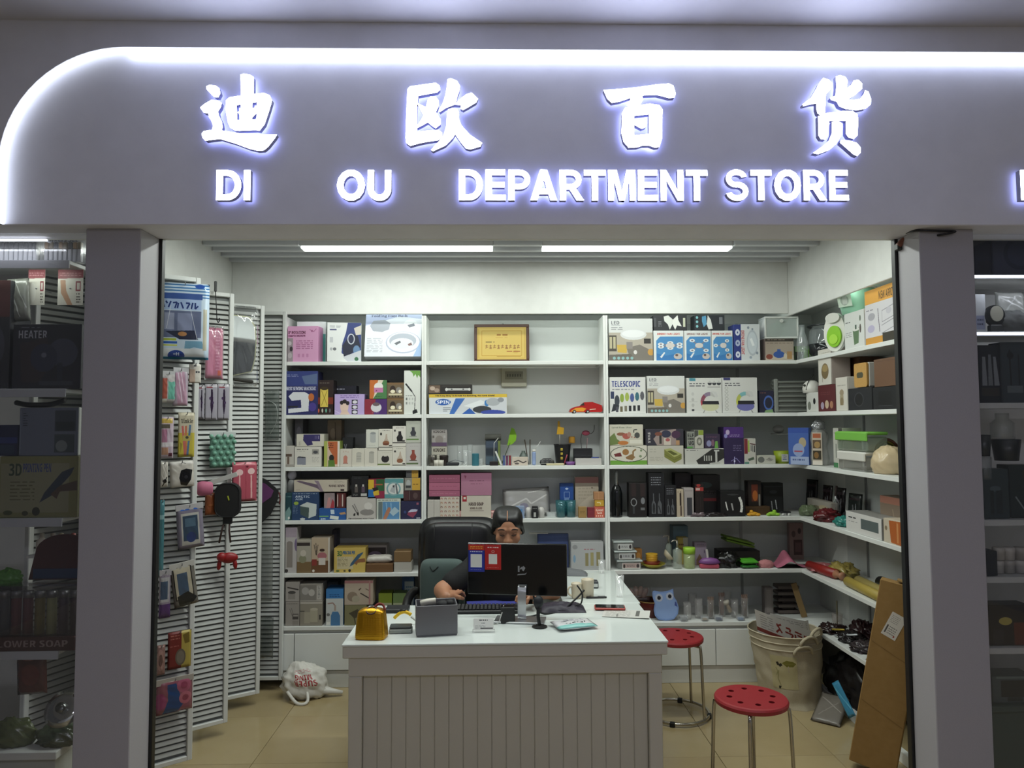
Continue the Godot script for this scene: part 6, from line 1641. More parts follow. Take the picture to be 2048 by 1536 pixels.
	for s in [-1,1]:
		put(t,"frame_bar",box(S(),Vector3(0,h / 2 + s * (h / 2 - 0.006),0),Vector3(w,0.012,0.14),0.002),wm)
		put(t,"frame_bar",box(S(),Vector3(s * (w / 2 - 0.006),h / 2,0),Vector3(0.012,h - 0.024,0.14),0.002),wm)
	put(t,"clear_door",box(S(),Vector3(0,h / 2,0.065),Vector3(w - 0.026,h - 0.026,0.004),0.001),film("c4ccc8",0.55,0.1))
	put(t,"knob",lathe(S(),[[0,-0.004],[0.012,-0.004],[0.012,0.004],[0,0.004]],14,Vector3(0,h - 0.03,0.07),Basis(Vector3.RIGHT,PI / 2)),wm)
	# second shelf
	var st_ops := [["t","TELESCOPIC",6,11,85,27,"2c3a80"],["n",7,32,68,38,1,"8a8c90"],["r",3,40,13,60,"2f3a5a"],["e",20,66,7,16,"3a4048"],["g",[4,96,10,74,26,78,24,90],"2c3036"]]
	for i in 5: st_ops.append(["e",34.0 + i * 14,[58,55,57,54,52][i],5.6,12,["8aa040","a0b050","4a5a90","3a6a78","5a5a60"][i]])
	for i in 6: st_ops.append(["r",17.0 + i * 12,82.0 - i * 0.7,24.0 + i * 12,97.0 - i * 0.7,["4a4a54","6a6048","7a7464","26262a","26262a","26262a"][i]])
	carton("TS","white carton lettered in navy with rows of folding stools",[1219,754,1291],4,f,0.14,"d4d4d0",st_ops)
	carton("L2","white carton with a ceiling lamp in a living room, beside the folding stool carton",[1294,752,1369],4,f,0.14,"cfd0cc",room + dots)
	var lampc := func(arc: Array,base_: String,legs: String) -> Array:
		var o := []
		for i in 14:
			var q := PI * 0.25 + PI * 1.12 * i / 14
			var q2 := PI * 0.25 + PI * 1.12 * (i + 1) / 14
			var c: String = arc[mini(i * arc.size() / 14,arc.size() - 1)]
			o.append(["g",[66 - cos(q - 0.9) * 0 + cos(PI * 2 - q) * 27,68 + sin(PI * 2 - q) * 28,66 + cos(PI * 2 - q2) * 27,68 + sin(PI * 2 - q2) * 28,66 + cos(PI * 2 - q2) * 17,68 + sin(PI * 2 - q2) * 17,66 + cos(PI * 2 - q) * 17,68 + sin(PI * 2 - q) * 17],c])
		o.append_array([["e",66,82,25,13,base_],["g",[44,66,90,66,92,76,44,76],"26262c"],["g",[48,94,52,92,48,100,45,100],legs],["g",[80,92,84,94,88,100,84,100],legs],["g",[68,36,84,40,90,54,82,56],"c8c8c6"],["n",8,14,52,26,2,"5a5a60"]])
		return o
	carton("G1","white carton with a red and yellow G-shaped lamp speaker",[1373,756,1443],4,f,0.14,"cfcfca",lampc.call(["b8b8b4","8a7a90","8a4a5c","a83c44","c08a3c"],"c8c8a4","8a8a88") + [["r",8,0,26,9,"4a8a98"],["e",66,15,6,6,"3a3c40"],["e",79,15,6,6,"3a3c40"],["e",92,15,6,6,"3a3c40"],["r",60,10,98,14,"cfcfca"],["l",[60,26,96,26],0.8,"4a4c50"],["e",17,46,4,5,"c0c0bc"],["e",17,62,4,5,"b4b4b0"],["l",[6,68,30,68],0.6,"9a9a96"],["e",17,78,4,5,"b4b4b0"],["e",17,92,4,3,"3a3c40"]])
	carton("G2","white carton with a yellow-green and violet G-shaped lamp speaker",[1444,755,1514],4,f,0.14,"d0d0cc",lampc.call(["c0c0bc","7ab0b4","b4b858","c0c44c","4a8ab0"],"6a6aa8","8a8a88") + [["r",4,0,24,8,"3a3c6a"]] + range(7).map(func(i): return ["e",12.0,30.0 + 10 * i,5,4.4,"a8a8a4"]) + range(7).map(func(i): return ["e",12.0,30.0 + 10 * i,3.6,3,"d0d0cc"]))
	carton("G3","small dark blue carton with a glowing ring lamp",[1518,781,1547],4,f + 0.02,0.1,"23233a",[["e",64,56,34,34,"4a68b0"],["e",64,56,25,25,"26283c"],["g",[40,90,90,84,96,100,34,100],"7a9a6a"],["n",8,8,50,16,1,"8a5a4a"]])
	t = thing("folding_crate","grey collapsible plastic crate standing folded on its side","crate",Vector3(at(1578,826,4.93).x,SH[4] + 0.0006,-4.95),-8)
	var gm := mat("6f726c",0.5)
	put(t,"rim_panel",box(S(),Vector3(-0.085,0.115,0.0),Vector3(0.03,0.23,0.12),0.008),mat("7b7e78",0.5))
	put(t,"core",box(S(),Vector3(0.02,0.11,0),Vector3(0.18,0.212,0.1),0.004),mat("565954",0.55))
	for i in 7: put(t,"rib",box(S(),Vector3(0.02,0.012 + i * 0.0325,0.004),Vector3(0.19,0.014,0.112),0.004),gm)
	for i in 9: put(t,"slot_tab",box(S(),Vector3(-0.104,0.015 + i * 0.025,0.03),Vector3(0.012,0.012,0.02),0.002),mat("4a4c48",0.5))
	# third shelf
	carton("OV","white carton with a green band and a brown meat slicer in an oval",[1220,891,1294],3,f,0.13,"cfcabc",[["r",0,78,100,100,"6a9a3c"],["e",50,44,50,42,"3a4434"],["e",50,44,48,39,"cfcabc"],["e",42,34,9,16,"9a7040"],["g",[42,60,58,44,68,60,60,76,44,70],"8a6a44"],["l",[62,56,62,30,70,20],3,"8a6a44"],["g",[10,44,28,36,32,56,14,58],"6a2c2c"],["e",84,26,3,6,"7a8a6a"],["e",82,56,4,6,"7a8a6a"]])
	carton("MS","cream carton with a meat grinder and vegetables, on the oval carton",[1219,849,1286],"OV",f,0.12,"c4bfae",[["t","Spiral Meat Slicer",6,10,66,20,"7a8070",1],["g",[0,60,14,40,22,70,40,90,0,100],"6a7a44"],["e",40,88,16,10,"b8743c"],["e",34,46,13,8,"8a5a44"],["e",50,56,12,14,"a8584c"],["e",58,48,6,12,"b08070"],["e",82,52,8,14,"4a4c48"],["l",[72,40,72,26,82,24],2,"3a3c3a"],["r",60,74,96,92,"d6d2c4"],["e",66,60,2,3,"9a5a4a"],["e",74,62,2,3,"9a5a4a"]])
	carton("GC","white carton with an olive-green folding basket",[1295,891,1367],3,f,0.13,"bcb8ac",[["g",[46,20,64,14,94,44,94,72,74,92,46,60],"7a7c3c"],["g",[46,20,64,14,94,44,74,62],"a8aa6c"],["g",[54,30,64,26,84,46,72,52],"5a5c2c"],["l",[46,44,74,76,94,58],0.8,"5c5e2e"],["n",6,14,24,40,2,"a8a498"],["n",6,60,42,86,3,"a09c90"]])
	carton("SV","dark carton with cups of berries and a sideways word",[1291,858,1367],"GC",f,0.12,"34323c",[["t","SVAS",6,20,12,84,"c4c0bc",0,1],["g",[20,60,40,10,80,0,80,100,30,100],"9a8a84"],["e",54,30,13,22,"34364a"],["e",80,34,12,24,"4a3048"],["e",34,30,10,12,"7a4a3c"],["r",36,40,42,92,"3a3a34"],["r",48,56,66,100,"c8beb0"],["e",58,66,6,10,"a85a5a"],["r",80,70,90,100,"b08a64"]])
	carton("PE","white and black carton with a silver fruit corer",[1370,897,1448],3,f,0.13,"c0bfb8",[["g",[70,2,100,4,100,60,74,100,34,100,28,76],"2c2c2a"],["l",[80,14,80,92],4,"c0c0bc"],["l",[74,14,88,14],3,"c0c0bc"],["g",[62,92,88,84,90,96,64,100],"b0b0aa"],["r",48,44,51,80,"b8b8b2"],["r",54,46,57,80,"b8b8b2"],["r",60,46,63,80,"b8b8b2"],["r",66,46,69,80,"b8b8b2"],["n",4,8,34,16,1,"4a4a48"]])
	carton("SM","black and grey carton lettered for a stirring mug",[1370,861,1389],"PE",f,0.1,"232324",[["r",18,6,100,100,"8a8c84"],["t","ELF",26,16,92,36,"1c1c1c"],["t","STIRRING",26,42,92,52,"3a3a38"],["t","UG",36,58,92,80,"1c1c1c"],["r",18,90,80,100,"5a9a4c"]])
	carton("SL","white carton with a round slicer disc and a lime corner",[1389,860,1407],"PE",f,0.1,"b9b7ac",[["g",[0,0,40,0,40,30,0,40],"4a4c48"],["r",44,0,100,28,"8a9a3c"],["e",52,62,30,22,"6a6a60"],["e",52,62,20,14,"9a988c"],["e",52,62,8,6,"c4c2b8"]])
	carton("PP","small violet carton with glowing bottles",[1408,868,1440],"PE",f + 0.01,0.1,"3a2f46",[["e",30,66,16,22,"8a8cb0"],["e",54,62,10,24,"7a5a6a"],["g",[64,100,70,50,84,50,88,100],"6aa04c"],["n",14,16,84,28,2,"8a5a70"]])
	carton("VT","tall dark violet carton with pale bubbles and a star burst",[1447,854,1487],3,f,0.13,"2c2048",[["r",0,0,100,30,"4a2c72"],["e",20,14,10,7,"b4a4c4"],["e",10,24,8,6,"8a8ac0"],["n",30,20,80,28,2,"a89ac0"],["n",46,48,88,66,4,"8a80a8"],["l",[34,92,60,84,80,96],1,"9a94d0"],["l",[50,100,52,80],1,"b4b0dc"],["e",52,92,4,3,"d4d4ec"]])
	carton("KN","white and red carton with a green-handled knife set",[1488,877,1511],3,f,0.1,"bdbab2",[["r",0,0,30,60,"7a2c34"],["r",32,8,46,54,"9ab04c"],["l",[50,20,98,24],2,"4a2a2c"],["r",56,26,64,50,"6a6a68"],["r",70,26,78,52,"6a6a68"],["r",84,28,94,54,"3a3a3a"],["g",[30,80,80,72,86,82,40,88],"4a5a4a"],["r",0,92,40,100,"4a7a6c"]])
	carton("WD","small white carton with grey dish sponges",[1514,911,1551],3,f,0.08,"b9b8ac",[["e",22,50,18,36,"6a6c68"],["g",[46,50,66,22,90,50,70,70],"9a9890"],["l",[60,30,80,60],0.8,"6a6860"]])
	t = thing("green_bucket","lime green plastic bucket with a white label","bucket",Vector3(at(1564,928,4.97).x,SH[3] + 0.0006,-4.97))
	put(t,"tub",lathe(S(true),[[0,0],[0.045,0],[0.055,0.085],[0.052,0.085],[0.042,0.005],[0,0.005]],24),mat("8a9a24",0.45))
	pr_label(t,Vector3(0.0,0.04,0.0525),0.045,0.05,[["n",20,10,80,60,3,"2c3468"],["r",20,66,80,76,"4a5490"]])
	t = thing("cloth_hook","white folding hook rail mounted above the green bucket","hook rail",at(1560,868,5.1))
	put(t,"bracket",box(S(),Vector3(0,0,0),Vector3(0.09,0.01,0.12),0.003),mat("b4b4b0",0.4))
	put(t,"shade",blob(S(true),Vector3(-0.01,0.035,0),Vector3(0.04,0.03,0.04)),mat("a8a8a6",0.4))
	# fourth shelf: wine and dark gift sets
	t = thing("wine_bottle","black wine bottle with a silver foil neck","bottle",Vector3(at(1234,1034,4.93).x,SH[2] + 0.0006,-4.935))
	put(t,"body",lathe(S(true),[[0,0],[0.036,0],[0.038,0.006],[0.038,0.16],[0.03,0.195],[0.0165,0.215],[0.0165,0.22],[0,0.22]],24),mat("101214",0.12))
	put(t,"foil_neck",lathe(S(true),[[0,0.2195],[0.0175,0.2195],[0.0135,0.275],[0.015,0.28],[0.015,0.292],[0.008,0.31],[0,0.312]],18),mat("8a8c8c",0.3,0.7))
	var bottles := func(y: float) -> Array: return [["g",[26,y,32,y,34,y + 16,44,y + 24,44,92,18,92,18,y + 24,26,y + 16],"5a5c60"],["g",[64,y,70,y,72,y + 16,82,y + 24,82,92,56,92,56,y + 24,64,y + 16],"5a5c60"],["e",31,y + 34,8,12,"26282a"],["l",[62,y + 28,76,y + 44],2,"26282a"],["n",16,8,80,30,4,"8a8c94"]]
	carton("W0","black carton with watches shown on it",[1258,966,1293],2,f,0.09,"1a1717",[["r",14,2,40,40,"2e2222"],["r",64,2,92,40,"2e2222"],["e",26,56,18,12,"8a8c8e"],["e",26,56,13,9,"1a1717"],["r",20,68,32,90,"3a3c3e"],["e",78,52,12,10,"7a7c80"],["r",66,72,90,80,"6a6c6e"]])
	carton("W1","tall black carton with two grey bottle openers",[1297,946,1328],2,f,0.09,"15161a",bottles.call(46.0))
	carton("W2","short black carton with two grey bottle openers",[1329,971,1352],2,f,0.08,"16161a",bottles.call(42.0))
	carton("W3","slim cream carton with a tall corkscrew",[1353,979,1367],2,f,0.07,"b9aa94",[["r",46,14,72,60,"2a1a18"],["r",50,60,72,96,"4a3a34"],["e",60,10,5,4,"2a1a18"],["n",10,6,30,12,1,"6a5c50"]])
	carton("W4","slim pale carton with a dark bottle beside the corkscrew carton",[1368,976,1387],2,f + 0.005,0.07,"a8a09e",[["r",30,34,84,96,"3a3a40"],["n",14,8,90,14,1,"7a7472"]])
	carton("W5","black carton with a red cap band",[1390,968,1407],2,f + 0.005,0.07,"201716",[["r",0,10,100,22,"a03430"],["r",10,12,60,20,"c4a8a0"],["e",40,4,24,5,"a03430"],["l",[30,40,30,96],1,"34282a"],["l",[60,40,60,96],1,"34282a"]])
	carton("W6","large dark carton deep behind the corkscrew cartons",[1350,946,1382],2,5.1,0.1,"332c2e",[["n",20,30,70,40,1,"4a4244"]])
	carton("W7","wide dark carton with a red lower edge behind the black kettle carton",[1386,950,1440],2,5.06,0.1,"242022",[["e",40,26,30,8,"3a4a4a"],["r",30,60,100,68,"6a2a2c"],["n",30,40,90,50,2,"5a5456"]])
	carton("W8","black carton with a curved white kettle handle",[1441,982,1490],2,f + 0.01,0.1,"121214",[["l",[20,42,24,62,28,76],2.4,"d8d8d4"],["l",[76,24,84,44,86,66,82,84],5,"e4e4de"],["l",[44,48,50,76],3,"a8a8a6"],["e",50,14,24,3,"3a3a3c"]])
	carton("W9","dark carton with an orange fireside picture",[1496,962,1522],2,5.0,0.08,"241c1a",[["r",26,10,76,62,"6a3020"],["e",52,44,20,16,"b0642c"],["r",80,40,94,96,"8a847c"]])
	carton("W10","low brown carton behind the yellow toy",[1491,1013,1540],2,4.97,0.07,"4a3420",[["l",[0,6,100,6],0.8,"5c442c"]])
	carton("W11","tall black carton with chrome tools near the corner",[1526,966,1566],2,5.08,0.08,"17181a",[["r",6,10,94,14,"34363a"],["l",[40,60,44,90],2,"9a9c9e"],["l",[60,56,66,88],2,"b4b6b8"],["e",50,30,20,6,"3a3c40"]])
	for q in [[1427,0.16,"black plastic-wrapped cutlery bundle lying before the dark cartons","2a2426"],[1397,0.1,"clear crinkled bag lying before the red-capped carton","6a5c60"]]:
		var o := solo("wrapped_bundle",q[2],"bundle",heap_mesh(q[1],0.028,0.035,int(q[0]),0.5),mat(q[3],0.15,0.2),Vector3(at(q[0],1032,4.9).x,SH[2] + 0.0006,-4.9035))
	var toy := func(n: String,label: String,px: float,hex: String,k: float) -> void:
		var tt := thing(n,label,"toy",Vector3(at(px,1034,4.925).x,SH[2] + 0.0006,-4.93))
		put(tt,"body",blob(S(true),Vector3(0,0.014,0),Vector3(0.035,0.0138,0.018)),mat(hex,0.5))
		for s in [-1,1]:
			put(tt,"limb",blob(S(true),Vector3(s * 0.03,0.01,0.01),Vector3(0.018,0.0098,0.01)),mat(hex,0.5))
		put(tt,"head",blob(S(true),Vector3(k * 0.012,0.028,0),Vector3(0.014,0.012,0.013)),mat(hex,0.5))
	toy.call("rubber_toy","flat yellow rubber toy at the shelf edge",1507,"c8901c",-1.0)
	toy.call("rubber_toy","lime green rubber lizard toy at the shelf edge",1546,"8ab834",1.0)
	t = thing("skate_toy","black and white toy skateboard near the shelf corner","toy",Vector3(at(1572,1034,4.93).x,SH[2] + 0.0006,-4.94))
	put(t,"deck",box(S(),Vector3(0,0.022,0),Vector3(0.07,0.012,0.03),0.004),mat("17171a",0.5))
	for s in [-1,1]: put(t,"wheel",tube(S(true),[Vector3(s * 0.02,0.008,-0.015),Vector3(s * 0.02,0.008,0.015)],0.008,10),mat("d0d0cc",0.4))
	# fifth shelf: kitchen things, carton prints darkened to mimic shade
	var y5: float = SH[1] + 0.0006
	var X := func(px: float,d := 4.94) -> float: return at(px,1138,d).x
	var names3 := ["clear lunch box with a printed sleeve, bottom of its stack","clear lunch box with a printed sleeve, middle of its stack","clear lunch box with a printed sleeve, top of its stack"]
	for i in 3:
		var ww: float = [0.175,0.155,0.14][i]
		t = thing("lunch_box",names3[i],"lunch box",Vector3(X.call([1258,1250,1246][i]),y5 + i * 0.0635,-4.96),0,"stacked lunch boxes")
		put(t,"tub",box(S(),Vector3(0,0.024,0),Vector3(ww * 0.92,0.048,0.1),0.01),film("dfe6e4",0.3,0.1))
		put(t,"lid",box(S(),Vector3(0,0.0545,0),Vector3(ww,0.012,0.11),0.004),mat("a8b0ae",0.4))
		pr_label(t,Vector3(0.01,0.024,0.0512),ww * 0.7,0.04,[["r",4,10,96,90,["b09a94","aeb0b0","b8bab8"][i]],["e",12,55,6,30,"3a3634"],["e",86,50,8,30,"3a3436"],["n",26,30,70,70,2,"5a5656"]])
	carton("ob","small orange carton with a printed pot behind the yellow bowls",[1270,1098,1284],1,5.0,0.06,"9a6a34",[["e",50,40,30,20,"c08a44"],["r",20,60,80,90,"7a4a24"]])
	solo("serving_dish","flat yellow serving dish under the red bowl","dish",lathe(S(true),[[0,0],[0.045,0],[0.085,0.028],[0.083,0.03],[0.043,0.004],[0,0.004]],26),mat("9a9030",0.3),Vector3(X.call(1308),y5,-4.975))
	solo("mixing_bowl","dark red bowl under the striped yellow bowls","bowl",lathe(S(true),[[0,0.0],[0.035,0],[0.06,0.03],[0.058,0.031],[0.033,0.004],[0,0.004]],26),mat("7a2c20",0.3),Vector3(X.call(1306),y5 + 0.0095,-4.975))
	for i in 5: solo("striped_bowl","yellow ceramic bowl with brown rim, number %s from the bottom of its stack" % ["one","two","three","four","five"][i],"bowl",lathe(S(true),[[0,0.0],[0.026,0],[0.042,0.024],[0.0405,0.0245],[0.024,0.004],[0,0.004]],24),mat(["8a4a2c","b88a2c","c4942c","c89a30","d0a434"][i],0.3),Vector3(X.call(1306),y5 + 0.0215 + i * 0.0115,-4.975),0,"stacked yellow bowls")
	var dish := solo("white_bowl","white ceramic bowl tipped against the yellow bowls","bowl",lathe(S(true),[[0,0.0],[0.024,0],[0.044,0.028],[0.0425,0.029],[0.022,0.004],[0,0.004]],24),mat("bfb49a",0.3),Vector3(X.call(1333,4.96),y5 + 0.07,-4.97))
	dish.rotation_degrees.z = -52
	for q in [[1338,5.02,0.02,0.14,"square pump bottle behind the tipped white bowl"],[1355,4.94,0.031,0.12,"clear ribbed pump bottle beside the green-lidded jar"]]:
		t = thing("pump_bottle",q[4],"pump bottle",Vector3(X.call(q[0],q[1]),y5,-q[1]),0,"pump bottles")
		put(t,"bottle",lathe(S(true),[[0,0],[q[2],0],[q[2],q[3]],[0.012,q[3] + 0.012],[0.012,q[3] + 0.018],[0,q[3] + 0.018]],18),film("b8c4b8",0.35,0.06))
		put(t,"pump",tube(S(true),[Vector3(0,q[3] + 0.015,0),Vector3(0,q[3] + 0.062,0)],0.007,8),mat("a8a49a",0.25,0.7))
		put(t,"spout",tube(S(true),smooth_path([Vector3(0.004,q[3] + 0.06,0),Vector3(-0.02,q[3] + 0.066,0),Vector3(-0.04,q[3] + 0.056,0)]),0.005,8),mat("a8a49a",0.25,0.7))
	t = thing("storage_jar","clear jar with a lime green screw lid","jar",Vector3(X.call(1379),y5,-4.94))
	put(t,"glass_body",lathe(S(true),[[0,0],[0.036,0],[0.038,0.008],[0.038,0.105],[0.036,0.105],[0.034,0.01],[0,0.01]],22),film("c8d89a",0.38,0.06))
	put(t,"lid",lathe(S(true),[[0,0.098],[0.04,0.098],[0.041,0.135],[0.036,0.14],[0,0.14]],22),mat("9ac83c",0.4))
	carton("bp","tall blue-grey carton behind the jar",[1346,1052,1376],1,5.16,0.1,"5c7480")
	carton("yb","small yellow and white carton behind the jar",[1356,1075,1376],1,5.06,0.06,"b09a4c",[["r",50,0,100,100,"a8a494"],["n",10,20,60,50,2,"6a4a2c"]])
	carton("lv","lilac carton with a small house picture",[1389,1085,1413],1,5.03,0.06,"9a8c9c",[["g",[10,80,40,50,70,80],"7a5c48"],["r",14,80,66,100,"8a6c54"],["n",20,8,80,14,1,"5a4c5c"],["e",80,40,4,8,"5a4a60"]])
	t = thing("scrub_brush","violet and pink scrubbing brush lying on its side","brush",Vector3(X.call(1418),y5,-4.93),-6)
	put(t,"back_block",lathe(S(true),[[0,0.03],[0.8,0.03],[1,0.04],[0.7,0.062],[0.3,0.07],[0,0.071]],20,Vector3.ZERO,Basis.from_scale(Vector3(0.075,1,0.035))),mat("7a4a86",0.4))
	put(t,"bristle_pad",box(S(),Vector3(-0.002,0.016,0),Vector3(0.13,0.03,0.05),0.008),mat("a8485c",0.8))
	put(t,"handle",tube(S(true),smooth_path([Vector3(-0.01,0.068,0),Vector3(-0.012,0.1,0),Vector3(-0.016,0.125,0)]),0.008,8),mat("c4c0bc",0.3))
	solo("black_sack","crumpled shiny black bag of kitchen tools","bag",heap_mesh(0.17,0.1,0.1,33,0.35),mat("131313",0.2),Vector3(X.call(1458),y5,-4.96))
	for i in 2: pack("sponge_packet",["bright green packet on top of its pair","dark green packet at the bottom of its pair"][i],"packet",Vector3(X.call(1497),y5 + [0.045,0.016][i],-4.94),0.12,0.09,0.014,["4a9a2c","2e6a2c"][i],[["l",[10,30,90,60],2,"6ab83c"],["e",40,50,20,16,["5ab034","3a7a34"][i]]],Vector3(-82,0,2),"green packets",5 + i)
	solo("chopping_mat","green and orange flexible chopping mats leaning at the back","chopping mat",box(box(S(),Vector3(0,0,0),Vector3(0.2,0.014,0.14),0.003,Basis(Vector3.BACK,-0.24)),Vector3(0,-0.02,0),Vector3(0.2,0.014,0.14),0.003,Basis(Vector3.BACK,-0.24)),mat("6a8a2c",0.5),Vector3(X.call(1478,5.1),y5 + 0.16,-5.12))
	carton("dt","dark display tray at the back of the kitchen shelf",[1440,1102,1520],1,5.06,0.14,"221f1e")
	solo("pink_cloth","pale pink folded cloth beside the green packets","cloth",heap_mesh(0.11,0.05,0.07,8,0.2),mat("b87a7c",0.8),Vector3(X.call(1531),y5,-4.94))
	t = thing("silicone_mat","peaked pink silicone sheet lying at the shelf corner","silicone sheet",Vector3(X.call(1583),y5,-4.96))
	var nz := FastNoiseLite.new()
	nz.seed = 2
	var stp := S(true)
	sheet(stp,func(u: float,v: float) -> Vector3: return Vector3((u - 0.5) * 0.22,0.002 + 0.1 * exp(-pow((u - 0.42) * 4.2,2.0)) * (1.0 - 0.6 * v),(v - 0.5) * 0.12),18,8)
	put(t,"sheet",stp,mat("b0647a",0.6))
	put(t,"black_base",box(S(),Vector3(0.01,0.001,0.0),Vector3(0.24,0.002,0.13)),mat("1c1a1a",0.6))
	carton("pb","pale carton with dark round pictures on the back panel",[1578,1046,1606],1,5.2,0.04,"8a7270",[["e",30,30,14,9,"5a4644"],["e",72,22,12,8,"4a3a3a"],["r",30,46,92,88,"4a2e30"],["r",40,54,84,80,"6a4a4a"]])
	# lowest shelf: glassware and dishes
	var y6: float = SH[0] + 0.0006
	var X6 := func(px: float,d := 4.94) -> float: return at(px,1243,d).x
	t = thing("owl_plate","glossy blue owl-shaped plate standing at the shelf edge","plate",Vector3(X6.call(1332,4.92),y6,-4.925),-3)
	t.rotation_degrees.x = -9
	var owl := V2([-0.05,0.008,0.0,0.0,0.055,0.01,0.083,0.045,0.09,0.085,0.078,0.13,0.06,0.155,0.058,0.208,0.03,0.196,0.0,0.19,-0.03,0.188,-0.072,0.195,-0.083,0.186,-0.082,0.15,-0.07,0.11,-0.078,0.07,-0.072,0.032])
	put(t,"dish",prism(S(),owl,-0.008,0.004),mat("7a94c4",0.12))
	var inner := PackedVector2Array()
	for q in owl: inner.append((q - Vector2(0.003,0.09)) * 0.9 + Vector2(0.003,0.09))
	put(t,"glazed_face",prism(S(),inner,0.004,0.0055),mat("88a2cf",0.1))
	for e in [[-0.04,0.148],[0.032,0.158]]:
		put(t,"eye_ring",prism(S(),oval(e[0],e[1],0.025,0.025,24),0.0055,0.007),mat("b4bccc",0.2))
		put(t,"pupil",prism(S(),oval(e[0],e[1],0.012,0.013,18),0.007,0.0082),mat("15171c",0.15))
	put(t,"wing_mark",prism(S(),V2([0.062,0.1,0.08,0.09,0.074,0.12,0.066,0.125]),0.0055,0.0068),mat("3a4a8a",0.3))
	t = thing("red_bowl","deep red bowl with a brass rim behind the owl plate","bowl",Vector3(X6.call(1302,5.03),y6,-5.04))
	put(t,"bowl_body",lathe(S(true),[[0,0],[0.05,0],[0.095,0.11],[0.093,0.112],[0.045,0.006],[0,0.006]],28),mat("5a1c18",0.3))
	put(t,"rim",tube(S(true),range(28).map(func(i): return Vector3(cos(TAU * i / 28) * 0.095,0.112,sin(TAU * i / 28) * 0.095)),0.0035,6,true),mat("9a7a44",0.35,0.4))
	t = thing("bagged_petals","clear bag with pale petal-shaped soaps","bag",Vector3(X6.call(1278,5.02),y6 + 0.15,-5.03))
	for i in 4: put(t,"petal",blob(S(true),Vector3(-0.045 + i * 0.03,0.03 - absf(i - 1.5) * 0.012,0),Vector3(0.02,0.036,0.012),10,8,Basis(Vector3.BACK,0.5 - i * 0.33)),mat("a8948c",0.5))
	put(t,"film",packet_mesh(0.17,0.1,0.02,print_face(8,8,"a08c88",[["l",[0,0,100,100],1,"c0b0ac"]]),6),film("d8c8c4",0.2,0.1))
	solo("soap_stand","dark block supporting the bag of petal soaps","stand",bx(-0.07,0,-0.03,0.07,0.112,0.03,0.004),mat("3a302c",0.7),Vector3(X6.call(1278,5.02),y6,-5.06))
	var jars := [[1375,4.96,0.026,0.11,0],[1398,4.99,0.027,0.13,0],[1422,4.97,0.024,0.125,1],[1444,5.02,0.022,0.14,1],[1470,5.0,0.025,0.12,0],[1490,4.98,0.024,0.135,1],[1386,5.08,0.03,0.14,0],[1455,5.08,0.028,0.16,0]]
	var jl := ["beside the owl plate","second after the owl plate","holding copper straws","holding dark straws","with a smoky tint by the cork","holding brown sticks","in the back row behind the owl plate","in the back row by the cork"]
	for i in jars.size():
		var j: Array = jars[i]
		t = thing("glass_jar","tall clear glass %s %s" % ["jar" if j[4] == 0 else "tumbler",jl[i]],"jar",Vector3(X6.call(j[0],j[1]),y6,-j[1]),0,"glass jars on the lowest shelf")
		put(t,"glass_body",lathe(S(true),[[0,0],[j[2],0],[j[2],j[3]],[j[2] - 0.002,j[3]],[j[2] - 0.002,0.008],[0,0.008]],18),film("d8d4d4",0.24,0.05))
		if j[4] == 1:
			for k in 5: put(t,"straw",tube(S(true),[Vector3(-0.01 + k * 0.005,0.009,0.004 * (k % 2)),Vector3(-0.018 + k * 0.009,j[3] + 0.02,0)],0.0026,6),mat(["a87a6a","4a3430","7a5a48"][i % 3],0.4,0.3))
	for q in [[1368,0.05,0.036],[1410,0.045,0.03],[1438,0.05,0.034],[1482,0.05,0.03]]:
		t = thing("plastic_tub",{1368: "low clear tub under the owl plate's edge",1410: "low clear tub with beige fittings",1438: "low clear tub with dark blue caps",1482: "low clear tub with pale blue caps"}[q[0]],"tub",Vector3(X6.call(q[0],4.905),y6,-4.912),0,"clear tubs at the shelf front")
		put(t,"tub_wall",box(S(),Vector3(0,q[2] / 2,0),Vector3(q[1],q[2],0.044),0.006),film("c8ccd0",0.35,0.1))
		put(t,"filling",box(S(),Vector3(0,q[2] * 0.35,0),Vector3(q[1] * 0.8,q[2] * 0.5,0.034),0.006),mat({1368: "8a8e90",1410: "9a8a6c",1438: "34466a",1482: "5a7aa0"}[q[0]],0.5))
	t = thing("cork_bottle","small glass bottle with a white stopper lying tilted","bottle",Vector3(X6.call(1459,4.93),y6 + 0.078,-4.94))
	t.rotation_degrees.z = 24
	put(t,"neck",lathe(S(true),[[0,-0.03],[0.014,-0.03],[0.011,0.03],[0,0.03]],14),film("c8b8a0",0.4,0.06))
	put(t,"stopper",lathe(S(true),[[0,0.028],[0.02,0.028],[0.02,0.05],[0,0.05]],16),mat("bcb6aa",0.5))
	# corner: folded things standing at the right end
	carton("fs","tall narrow white carton standing near the corner",[1529,1175,1546],0,5.05,0.06,"7a7270",[["r",20,8,80,92,"8a827e"]])  # white toned down to mimic shade on the low shelf
	for i in 5:
		var o2 := solo("seat_pad","grey flat tray number %s of the corner stack" % ["one","two","three","four","five"][i],"tray",bx(-0.075,0,-0.05,0.075,0.022,0.05,0.004),mat(["564c48","645a54","4e4440","6a605a","5c524c"][i],0.6),Vector3(X6.call(1576,5.08),y6 + 0.003 + i * 0.042,-5.1),0,"grey trays in the corner")
	for i in 4: solo("tray_spacer","dark spacer block between trays %s of the corner stack" % ["one and two","two and three","three and four","four and five"][i],"spacer",bx(-0.04,0,-0.03,0.04,0.018,0.03,0.002),mat("3a3230",0.7),Vector3(X6.call(1576,5.08),y6 + 0.026 + i * 0.042,-5.1),0,"spacers in the corner stack")
